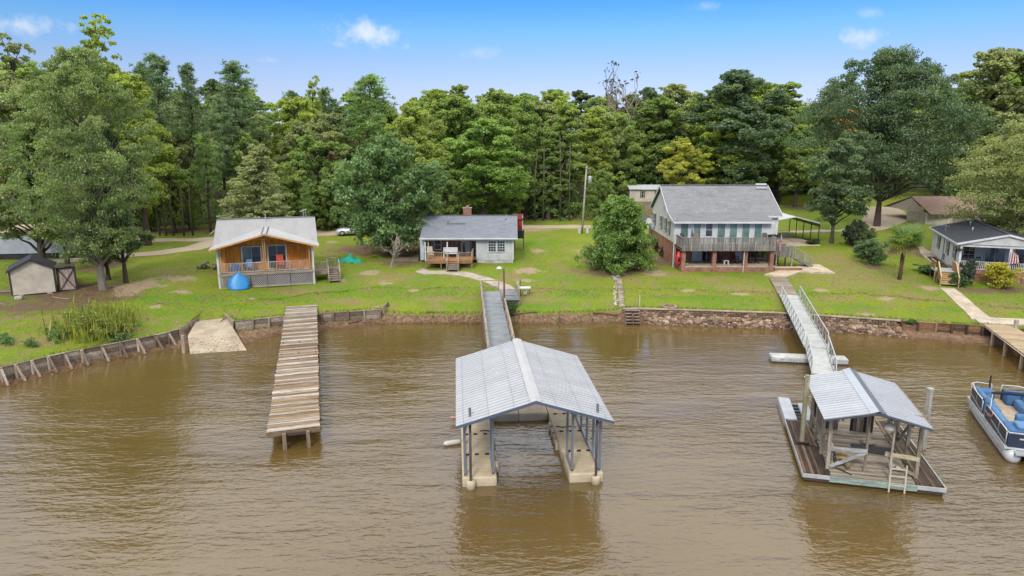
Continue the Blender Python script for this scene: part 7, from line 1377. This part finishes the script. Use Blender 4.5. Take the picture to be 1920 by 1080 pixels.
# ------------------------------------------------------------------ planting
LG, YG, MG, DG_, OG, PN_, BLG = (.26, .345, .09), (.31, .385, .07), (.205, .295, .07), (.125, .19, .07), (.255, .295, .12), (.165, .245, .12), (.125, .19, .10)
T_ = tree_px
big = [
 ('oak_tree', 'huge olive-green oak with thick pale trunk beside the beige shed', 'bigleft', 136, 59, 92, .68, (.215, .29, .10)),
 ('hardwood_tree', 'smaller dark tree with slim leaning trunk right of the shed oak', 'broadA', 203, 61.5, 250, .7, DG_),
 ('hardwood_tree', 'olive tree at the left picture edge over the pale trailer', 'broadB', 30, 67, 150, 1.0, OG),
 ('hardwood_tree', 'dark leafy tree close behind the beige shed roof', 'broadC', 88, 66, 215, .8, MG),
 ('hardwood_tree', 'leafy young tree crowding the trunk of the shed oak', 'broadC', 184, 62.5, 372, 1.25, MG),
 ('poplar_tree', 'tall airy yellow-green poplar rising above the shed oak', 'airy', 178, 80, 38, .95, YG),
 ('poplar_tree', 'sparse tall tree in the upper left corner of the wood', 'airy', 22, 84, 72, .95, OG),
 ('sweetgum_tree', 'bright yellow-green sweetgum just right of the shed oak crown', 'tallB', 243, 80, 150, 1.0, YG),
 ('hardwood_tree', 'rounded green tree behind the shed oak beside the pines', 'broadB', 215, 88, 130, 1.0, YG),
 ('pine_tree', 'tall dark pine standing first right of the yellow sweetgum', 'pineA', 288, 98, 106, 1.0, PN_),
 ('pine_tree', 'dark pine half hidden behind the bright sweetgum crown', 'pineA', 262, 101, 122, .8, PN_),
 ('pine_tree', 'thin sparse pine on the skyline between two fuller pines', 'pineA', 350, 104, 124, .75, PN_),
 ('pine_tree', 'broad-topped tall pine on the skyline left of the orange cottage roof', 'pineA', 440, 100, 121, 1.25, PN_),
 ('pine_tree', 'bushy pine below the broad-topped pine on the skyline', 'pineB', 410, 96, 190, 1.1, PN_),
 ('pine_tree', 'younger bright green pine beside the dirt road left of the cypress', 'pineB', 378, 90, 255, 1.0, (.19, .29, .09)),
 ('sweetgum_tree', 'young yellow sweetgum glowing beside the dirt road at left', 'tallA', 310, 90, 266, 1.0, YG),
 ('hardwood_tree', 'low shady tree at the road edge under the young yellow sweetgum', 'low', 270, 92, 330, .8, MG),
 ('cypress_tree', 'grey-green conical cypress right behind the orange cottage', 'cone', 475, 86, 270, 1.1, (.31, .345, .165)),
 ('hardwood_tree', 'pale rounded tree rising behind the conical cypress', 'broadC', 452, 97, 250, .8, LG),
 ('pine_tree', 'small bright pine right of the orange cottage roof', 'pineB', 572, 88, 345, .9, (.19, .29, .09)),
 ('hardwood_tree', 'low green tree over the silver car', 'low', 612, 93, 335, .8, MG),
 ('shrub_tree', 'small red-leaved tree above the silver car', 'low', 622, 98, 290, .34, (.26, .09, .07)),
 ('hardwood_tree', 'bright yellow-green crown on the skyline over the orange cottage', 'broadB', 548, 106, 180, 1.0, YG),
 ('hardwood_tree', 'grey-olive tree above the orange cottage ridge', 'broadA', 560, 100, 232, .95, OG),
 ('poplar_tree', 'thin wispy tree top on the skyline over the cottage antenna', 'airy', 585, 114, 147, .7, YG),
 ('hardwood_tree', 'olive rounded crown left of the branching pine', 'broadC', 628, 103, 215, .9, OG),
 ('pine_tree', 'light green pine with open branching crown above the magnolia', 'pineB', 692, 104, 147, 1.5, (.21, .32, .11)),
 ('hardwood_tree', 'broad yellow-green crown behind the magnolia', 'broadA', 772, 99, 196, 1.1, (.32, .39, .085)),
 ('magnolia_tree', 'big dark glossy magnolia beside the grey cottage', 'magnolia', 724, 77, 268, .92, (.15, .245, .085)),
 ('hardwood_tree', 'large bright green tree bulging behind the grey cottage chimney', 'broadC', 905, 97, 226, 1.32, (.22, .34, .07)),
 ('hardwood_tree', 'leafy green tree filling the gap left of the cottage chimney', 'broadB', 835, 94, 300, .9, MG),
 ('hardwood_tree', 'rounded mid-green crown on the skyline above the grey cottage', 'broadB', 850, 112, 176, 1.15, MG),
 ('hardwood_tree', 'yellowish crown on the skyline right above the chimney', 'broadA', 930, 114, 172, 1.1, LG),
 ('hardwood_tree', 'full green crown behind the bulging tree and red playhouse', 'broadA', 985, 106, 192, .95, MG),
 ('sweetgum_tree', 'slim bright green tree left above the utility pole', 'tallA', 1062, 108, 192, 1.1, LG),
 ('sweetgum_tree', 'slim yellow-green tree straight above the utility pole', 'tallB', 1118, 109, 200, 1.2, YG),
 ('hardwood_tree', 'mid-green tree with tall trunk beside the road left of the utility pole', 'tallB', 1030, 105, 245, 1.2, MG),
 ('hardwood_tree', 'light green crown between utility pole and bare tree', 'broadB', 1158, 122, 208, .9, LG),
 ('bare_tree', 'nearly bare tree top standing out on the skyline', 'bare', 1187, 128, 112, 1.0, (.09, .10, .06)),
 ('shrub_tree', 'small yellow tree in the wood just right of the utility pole top', 'tallA', 1133, 118, 284, .62, (.33, .30, .04)),
 ('hardwood_tree', 'leafy green tree behind the round cedar and short pole', 'broadC', 1195, 127, 255, .9, MG),
 ('hardwood_tree', 'low green tree below the small yellow tree by the utility pole', 'low', 1128, 104, 318, .7, MG),
 ('hardwood_tree', 'low green tree hiding the foot of the red-leaved tree', 'low', 628, 95, 322, .7, MG),
 ('hardwood_tree', 'leafy tree at the road edge left of the red-leaved tree', 'low', 545, 93, 300, .9, LG),
 ('hardwood_tree', 'deep green tree filling the gap right of the orange cottage roof', 'low', 590, 96, 258, 1.0, MG),
 ('hardwood_tree', 'low pale tree at the road edge right of the young yellow sweetgum', 'low', 345, 93, 318, .8, LG),
 ('hardwood_tree', 'full green tree between the bulging tree and the slim bright trees', 'broadB', 1040, 110, 236, .8, LG),
 ('hardwood_tree', 'shaded low tree left of the red playhouse top', 'low', 950, 101, 300, .9, MG),
 ('hardwood_tree', 'low leafy tree at the edge of the wood behind the short pole', 'low', 1170, 127, 318, 1.0, LG),
 ('hardwood_tree', 'low bright tree left of the mulch-ring tree', 'low', 1445, 142, 290, 1.0, LG),
 ('maple_tree', 'golden yellow tree above the mobile home', 'broadA', 1281, 122, 262, 1.2, (.44, .45, .08)),
 ('hardwood_tree', 'dark green crown behind the golden yellow tree', 'broadB', 1245, 130, 180, 1.1, MG),
 ('hardwood_tree', 'huge dark bluish crown on the skyline above the white house', 'broadA', 1385, 128, 136, 1.5, BLG),
 ('hardwood_tree', 'mid-green tree between the golden tree and the dark crown', 'broadC', 1340, 131, 216, .9, MG),
 ('hardwood_tree', 'shaded tree just above the white house ridge', 'low', 1395, 122, 270, 1.0, DG_),
 ('sweetgum_tree', 'pale green tree with pointed airy top right of the dark crown', 'tallB', 1474, 132, 152, 1.5, LG),
 ('hardwood_tree', 'round light green tree with dark trunk standing in a mulch ring', 'broadC', 1503, 123, 236, 1.0, LG),
 ('maple_tree', 'bright orange tree on the skyline left of the great dark oak', 'tallA', 1577, 140, 174, 1.2, (.7, .37, .07)),
 ('hardwood_tree', 'yellow-green tree below the orange tree on the skyline', 'broadB', 1545, 135, 205, 1.0, LG),
 ('hardwood_tree', 'soft green tree between mulch-ring tree and great dark oak', 'broadA', 1570, 126, 275, .9, OG),
 ('oak_tree', 'great dark oak spreading over the palm and dirt drive', 'oak', 1680, 97, 100, .84, (.105, .165, .075)),
 ('oak_tree', 'dark oak with thin bare trunk left of the great oak', 'broadC', 1578, 83, 262, .95, (.13, .195, .085)),
 ('hardwood_tree', 'olive tree on the skyline in the upper right corner', 'broadB', 1885, 112, 88, 1.2, OG),
 ('hardwood_tree', 'bushy green tree behind the brown-roofed house', 'broadC', 1830, 128, 160, 1.1, MG),
 ('hardwood_tree', 'low bright bushes-like tree above the brown roof', 'low', 1800, 116, 330, 1.1, (.22, .33, .07)),
 ('pine_tree', 'dark bushy evergreen behind the dish at the right edge', 'low', 1905, 86, 300, .9, (.07, .10, .05)),
 ('oak_tree', 'wide olive oak reaching in from the right picture edge over the white cottage', 'oak', 2000, 70, 222, 1.12, (.26, .295, .11)),
]
for i, a in enumerate(big):
    random.seed(100 + i)
    k = dict(bark=(150, 140, 128)) if 'pale trunk' in a[1] else (dict(bark=(176, 160, 150)) if a[0] == 'bare_tree' else {})
    T_(*a, **k)
# the wood behind, deep rows
SKY = ([-200, 0, 250, 480, 600, 700, 900, 1100, 1250, 1400, 1500, 1600, 1750, 1920, 2150], [100, 110, 125, 168, 165, 160, 160, 166, 164, 155, 176, 186, 165, 112, 100])
MARK = [(-300, 230, 'behind the shed oak at the left'), (230, 520, 'behind the pines left of the orange cottage'), (520, 700, 'above the orange cottage and silver car'), (700, 860, 'above the magnolia'), (860, 1030, 'above the grey cottage chimney'), (1030, 1170, 'above the utility pole'), (1170, 1320, 'above the mobile home'), (1320, 1500, 'above the white two-storey house'), (1500, 1700, 'behind the great dark oak'), (1700, 2400, 'behind the brown-roofed house')]
COLS = [('dark green', DG_), ('mid-green', MG), ('light green', LG), ('yellow-green', YG), ('olive-green', OG)]
ANCH = [(20, 'the corner poplar'), (140, 'the shed oak'), (243, 'the yellow-green sweetgum'), (290, 'the first tall pine'), (350, 'the thin sparse pine'), (440, 'the broad-topped pine'), (490, 'the grey cypress'), (548, 'the bright skyline crown'), (600, 'the wispy tree top'), (650, 'the olive crown'), (692, 'the open-crowned pine'), (740, 'the magnolia'), (790, 'the broad yellow-green crown'), (850, 'the crown left of the chimney'), (905, 'the bulging green tree'), (985, 'the red playhouse'), (1045, 'the slim pale trunks'), (1100, 'the tall utility pole'), (1187, 'the bare tree'), (1235, 'the mobile home roof'), (1281, 'the golden tree'), (1340, 'the white house gable'), (1385, 'the dark bluish crown'), (1430, 'the white house ridge end'), (1474, 'the pointed pale tree'), (1520, 'the mulch-ring tree'), (1577, 'the orange tree'), (1635, 'the dirt drive'), (1690, 'the great oak'), (1760, 'the brown roof end'), (1830, 'the brown roof'), (1885, 'the upper right corner tree'), (1960, 'the right picture edge')]
rn = random.Random(77); random.seed(9)
for Y0, lift, n in ((122, 34, 27), (136, 14, 27), (152, 3, 27), (172, 6, 20)):
    for i in range(n):
        px = -120 + 2160 * (i + rn.uniform(.1, .9)) / n; Y = Y0 + rn.uniform(-5, 5)
        if Y0 < 130 and 1440 < px < 1800 or px < -70: continue
        if Y0 < 140 and px > 1440: Y += 22
        if Y < 135 and 1180 < px < 1440: Y += 10
        top = np.interp(px, *SKY) + lift + rn.uniform(-9, 16); reg = [m_[2] for m_ in MARK if m_[0] <= px < m_[1]][0]
        pr = rn.choice(['broadA', 'broadB', 'broadC', 'broadB', 'tallA', 'tallB', 'pineB' if px < 800 else 'broadA', 'airy'] if Y0 > 130 else ['broadA', 'broadB', 'broadC', 'tallA']); cn, cc_ = rn.choice(COLS if pr[:4] != 'pine' else COLS[:1]); k = rn.uniform(.85, 1.15)
        an = min(ANCH, key=lambda q_: abs(q_[0] - px)); lb = '%s tree of the %s wood %s %s' % (cn, {122: 'nearer', 136: 'middle', 152: 'farther', 172: 'farthest'}[Y0], 'just left of' if px < an[0] - 12 else ('just right of' if px > an[0] + 12 else 'straight behind'), an[1])
        T_('woodland_tree', lb, pr, px, Y, top, rn.uniform(.95, 1.3), tuple(c_ * k for c_ in cc_), group='trees deep in the wood ' + reg)
# slim trunks showing at the dark edge of the wood
for i, (px, top) in enumerate(((1003, 330), (1018, 318), (1050, 300), (1068, 312), (300, 385), (312, 380), (326, 388), (345, 384), (362, 386))):
    q = gr(px, 414 if px > 600 else 442); h_ = at(px, top - 45, q.y)[2] - q.z; f = thing('tree_trunk', ('%s slim pale trunk from the left in the dark wood left of the utility pole' % ('first', 'second', 'third', 'fourth')[i]) if px > 600 else '%s slim trunk from the left at the wood edge left of the cypress' % ('first', 'second', 'third', 'fourth', 'fifth')[i - 4], 'tree', tuple(q), 0, 'slim trunks at the edge of the wood')
    add('trunk', MB().tube([(0, 0, -.3), (rn.uniform(-.15, .15), 0, h_ * .5), (rn.uniform(-.3, .3), 0, h_)], [.14, .11, .06], 6), M['bark'], f, C(112, 102, 90), True)
    add('limb', MB().tube([(0, 0, h_ * .6), (rn.choice((-1, 1)) * .8, 0, h_ * .75)], [.05, .02], 5), M['bark'], f, C(140, 128, 112))
# undergrowth along the wood edge
r = np.random.default_rng(21)
def mass(name, xy, zr, rad, per, L, W, col, squash=.7, parent=None, **pr):
    cl = np.array([(x, y, tz(x, y) + r.uniform(*zr)) for x, y in xy]); q = clump_leaves(r, cl, r.uniform(*rad, len(cl)), per, L, W, squash); return add(name, leaves(name, *q), None, parent, tuple(col) + (1,), **pr)
ex, ey = [-75, -45, -20, 3, 14, 28, 45, 60, 80], [93, 92, 96, 106, 110, 128, 138, 150, 150]
xy = []
for i in range(1500):
    x = r.uniform(-72, 78); xy.append((x, np.interp(x, ex, ey) + abs(r.normal()) * 9))
mass('undergrowth', xy, (.1, 2.6), (.6, 1.5), 34, .32, .22, (.14, .215, .065), kind='stuff')
xy = []
for i in range(900):
    x = r.uniform(-72, 78); xy.append((x, np.interp(x, ex, ey) + 2.5 + abs(r.normal()) * 8))
mass('understory', xy, (.8, 6.5), (.7, 1.7), 46, .3, .2, (.165, .25, .07), kind='stuff')
xy = [(p.x, p.y) for p in (gr(r.uniform(1000, 1100), r.uniform(394, 414)) for _ in range(150))]
mass('roadside_shrubbery', xy, (.2, 2.6), (.5, 1.1), 44, .24, .17, (.18, .29, .06), kind='stuff')
# shrubs, cedar, palm
def shrub(name, label, px, py, w_px, h_px, col, proto='bush'):
    q = gr(px, py); k = ppm(q); cr, tk, h0 = PT[proto]; e = thing(name, label, 'shrub', tuple(q), random.uniform(0, 6)); H = h_px / k / cos(PIT); s = H / h0; R0_ = {'bush': .95, 'cedar': 3.1}[proto]; e.scale = (w_px / k / 2 / R0_,) * 2 + (s,)
    add('stems', tk, None, e, C(110, 92, 76)); add('foliage', cr, None, e, tuple(col) + (1,)); return e
random.seed(4)
e = shrub('cedar_tree', 'big round-topped green cedar on the lawn beside the stone edging', 1161, 505, 124, 132, (.165, .265, .055), 'cedar'); e['category'] = 'tree'
shrub('garden_shrub', 'loose light green shrub under the fenced cooling unit platform', 1237, 470, 26, 30, (.12, .20, .03)); shrub('garden_shrub', 'round clipped dark shrub at the brick wall corner', 1245, 483, 19, 21, (.035, .055, .025)); shrub('garden_shrub', 'dark round shrub behind the clipped one along the brick wall', 1236, 473, 18, 22, (.04, .065, .03))
shrub('garden_shrub', 'tall dark clipped shrub on the lawn beside the thin oak trunk', 1598, 462, 30, 44, (.04, .065, .03)); shrub('garden_shrub', 'mid-green shrub behind the dark clipped shrub', 1615, 465, 34, 40, (.09, .14, .04)); shrub('garden_shrub', 'spreading green shrub with bare stems nearest the palm', 1632, 494, 46, 42, (.11, .185, .07)); shrub('garden_shrub', 'small green shrub left of the spreading one', 1612, 482, 20, 22, (.08, .13, .04))
shrub('garden_shrub', 'golden yellow round shrub in front of the white porch railing', 1877, 539, 50, 42, (.40, .37, .03)); shrub('garden_shrub', 'dark upright conifer shrub right of the new wooden stairs', 1809, 535, 26, 42, (.045, .075, .045)); shrub('garden_shrub', 'low bright green shrub at the foot of the new stairs', 1796, 537, 28, 22, (.07, .15, .04)); shrub('garden_shrub', 'low spreading green plant left of the new stairs', 1740, 512, 46, 14, (.06, .14, .03)); shrub('garden_shrub', 'green bush under the fish table by the gangway landing', 955, 590, 26, 20, (.05, .12, .03))
shrub('garden_shrub', 'small green plant growing on the right timber bulkhead', 1707, 608, 16, 9, (.08, .17, .03)); shrub('garden_shrub', 'patch of dark leaves under the carport side', 1522, 458, 24, 9, (.06, .10, .03))
q = gr(1686, 524); e = thing('palm_tree', 'fan palm with shaggy trunk on the lawn left of the white cottage', 'tree', tuple(q)); k = ppm(q); th = 74 / k
add('trunk', MB().tube([(0, 0, -.2), (.05, 0, th * .35), (.08, 0, th * .7), (.18, 0, th)], [.19, .16, .17, .2], 9), M['bark'], e, C(120, 92, 74), True)
mb = MB()
for i in range(46): z = th * (.12 + .88 * i / 46); a = i * 2.4; mb.prism([(.14 * cos(a) + .06, .14 * sin(a), z), (.14 * cos(a + .7) + .06, .14 * sin(a + .7), z), (.3 * cos(a + .35) + .06, .3 * sin(a + .35), z + .16)], (0, 0, .03))
add('leaf_bases', mb, M['bark'], e, C(134, 104, 82), kind='stuff')
def fan(n=15, rad=1.0, pet=.85):
    V_, F_ = [], []
    V_ += [(0, -.02, 0), (0, .02, 0), (pet, .015, .06), (pet, -.015, .06)]; F_.append((0, 3, 2, 1))
    for i in range(n):
        a = (i / (n - 1) - .5) * 4.3; l = rad * (.72 + .28 * cos(a * .6)); b = len(V_); dx, dy = cos(a), sin(a); w = .06; dr = -.12 - .12 * abs(a) / 2
        V_ += [(pet, 0, .06), (pet + dx * l * .5 + dy * w, dy * l * .5 - dx * w, .05), (pet + dx * l, dy * l, dr), (pet + dx * l * .5 - dy * w, dy * l * .5 + dx * w, .05)]; F_.append((b, b + 1, b + 2, b + 3))
    return npmesh('frond', np.array(V_), np.array(F_), M['leaf'])
me = fan(); at_lay(me, 'var', np.random.default_rng(3).random(len(me.vertices)) * .6); rn = random.Random(6)
for i in range(38):
    el = rn.choice((.9, .6, .3, .05, -.3, -.7)) + rn.uniform(-.1, .1); o = bpy.data.objects.new('frond', me); COL.objects.link(o); o.parent = e; o.location = (.18, 0, th); o.rotation_euler = (rn.uniform(-.3, .3), -el, i * 2.4); s_ = rn.uniform(1.05, 1.3); o.scale = (s_,) * 3; o.color = ((.15, .25, .05, 1) if el > 0 else (.27, .31, .04, 1)) if el > -.5 else (.22, .18, .06, 1)
q = gr(737, 504); cr, tk, h0 = PT['dead']; e = thing('dead_shrub', 'leafless pale grey shrub with spreading twigs beside the magnolia', 'shrub', tuple(q)); e.scale = (1.9, 1.9, 1.5); add('stems', tk, None, e, C(206, 194, 178)); add('stem_base', MB().tube([(0, 0, -.1), (.02, 0, .8)], [.06, .04], 6), M['bark'], e, C(190, 178, 160))
# weeds on the left bank and grass
def stalks(name, pts, h, w, col, lean=.25, vlo=0.0, **pr):
    n = len(pts); base = np.array(pts); hh = r.uniform(*h, n)[:, None]; d = unit(np.stack([r.normal(size=n) * lean, r.normal(size=n) * lean, np.ones(n)], -1)); L_ = hh[:, 0]; nrm = unit(np.cross(d, rdir(r, n)))
    return add(name, leaves(name, base + d * hh * .5, nrm, d, L_, np.full(n, w) * r.uniform(.7, 1.3, n), np.clip(r.random(n) + vlo, 0, 1)), None, None, tuple(col) + (1,), kind='stuff', **pr)
def pxpts(n, px, py, sx_, sy_):
    o_ = []
    for i in range(n):
        a, b = px + r.normal() * sx_, py + r.normal() * sy_; q = gr(a, min(max(b, 395), 720)); d_ = q.y - np.interp(q.x, bkx, bky)
        if d_ > .1: o_.append((q.x, q.y, q.z))
    return o_
W_ = pxpts(520, 175, 622, 38, 17) + pxpts(420, 215, 612, 18, 10)
stalks('goldenrod_weeds', W_, (.6, 1.5), .09, (.23, .26, .045), .2)
xy = [(p[0], p[1]) for p in pxpts(170, 185, 622, 32, 14)]; mass('weed_foliage', xy, (.1, 1.0), (.2, .42), 30, .16, .08, (.2, .25, .04), kind='stuff')
stalks('dry_weed_stems', pxpts(190, 190, 625, 28, 9), (.7, 1.4), .05, (.13, .075, .04), .1)
xy = [(p[0], p[1]) for p in pxpts(60, 232, 640, 12, 8) + pxpts(16, 12, 642, 8, 3) + pxpts(10, 58, 648, 6, 2) + pxpts(24, 110, 634, 12, 6)]; mass('broadleaf_weeds', xy, (.05, .35), (.2, .4), 30, .17, .1, (.10, .185, .05), kind='stuff')
P_ = []
for i in range(17000):
    px = r.uniform(-10, 1930); py = 395 + (r.random() ** .8) * 240; q = at(px, py, 60); qq = onz(px, py, 2.0); x, y = qq.x, qq.y
    for _ in range(3): z = tz(x, y); w_ = onz(px, py, z); x, y = w_.x, w_.y
    if not 40 < y < 135: continue
    if y - np.interp(x, bkx, bky) > .05: P_.append((x, y, tz(x, y) - .02))
P_ = np.array(P_)
gm = np.zeros(len(P_)); keep = np.ones(len(P_), bool)
for key in ('dirt', 'sand'):
    for px, py, rx, ry in PATCH[key]:
        c = gr(px, py); k = ppm(c); ry_ = (gr(px, max(py - ry, 385))[1] - gr(px, py + ry)[1]) / 2; keep &= np.sqrt(((P_[:, 0] - c[0]) / (rx / k)) ** 2 + ((P_[:, 1] - c[1]) / max(ry_, .3)) ** 2) > 1.0
def onpath(P):
    k = np.zeros(len(P), bool)
    for o in bpy.data.objects:
        if o.get('kind') == 'structure' and o.name.split('.')[0] in ('dirt_road', 'dirt_path', 'driveway', 'concrete_drive', 'walkway', 'shore_path', 'landing_slab', 'side_walk', 'boat_ramp', 'house_patio', 'carport_slab'):
            v = np.array([tuple(x.co) for x in o.data.vertices])[:, :2]
            for i0 in range(0, len(P), 4000): k[i0:i0 + 4000] |= (((P[i0:i0 + 4000, None, :2] - v[None]) ** 2).sum(-1).min(1) < .3 ** 2)
    return k
keep &= ~onpath(P_); P_ = P_[keep]
stalks('grass', P_, (.07, .17), .045, (.205, .235, .045), .45)
E_ = []
for i in range(2600):
    x = r.uniform(-34, 39); y = float(np.interp(x, bkx, bky)) + r.uniform(.0, .5) + (.2 if x > 9 else 0)
    if -25.6 < x < -22.9: continue
    E_.append((x, y, tz(x, y) - .02))
stalks('edge_grass', E_, (.12, .32), .05, (.14, .195, .035), .4)
def trough(n, lo, hi, x0, x1):
    return [(x, y, tz(x, y)) for x, y in ((x, float(np.interp(x, bkx, bky)) - r.uniform(lo, hi)) for x in r.uniform(x0, x1, n))]
stalks('bank_weeds', trough(900, .1, 1.0, -22, 9), (.08, .3), .05, (.13, .17, .04), .5)
# fallen leaves under the shed trees and the magnolia
L1 = [(p[0], p[1], p[2] + .02) for p in pxpts(1500, 170, 552, 60, 20)] + [(p[0], p[1], p[2] + .02) for p in pxpts(500, 740, 475, 45, 8)]
L1 = np.array(L1); n = len(L1); add('fallen_leaves', leaves('fallen_leaves', L1, unit(np.array([0, 0, 1.]) + rdir(r, n) * .4), rdir(r, n), np.full(n, .16), np.full(n, .1), r.random(n)), None, None, (.20, .11, .06, 1), kind='stuff')

# silt and litter washed over the lower half of the boat ramp
def rampp(rn):
    f = rn.random() ** .7; g_ = rn.uniform(.03, .97); u = onz(352, 630, .60).lerp(onz(357, 666, -.04), f); v = onz(443, 625, .60).lerp(onz(464, 659, -.04), f); q = u.lerp(v, g_); return q.x, q.y, q.z + .005
rubble_mass(None, 80, rampp, .02, .055, C(128, 98, 74), 'ramp_silt', 15)

L2 = P_[np.random.default_rng(8).choice(len(P_), 2600, replace=False)]; n = len(L2); add('lawn_litter', leaves('lawn_litter', L2 + np.array([0, 0, .1]), unit(np.array([0, 0, 1.]) + rdir(r, n) * .5), rdir(r, n), r.uniform(.08, .2, n), r.uniform(.05, .12, n), r.random(n)), None, None, (.24, .15, .08, 1), kind='stuff')
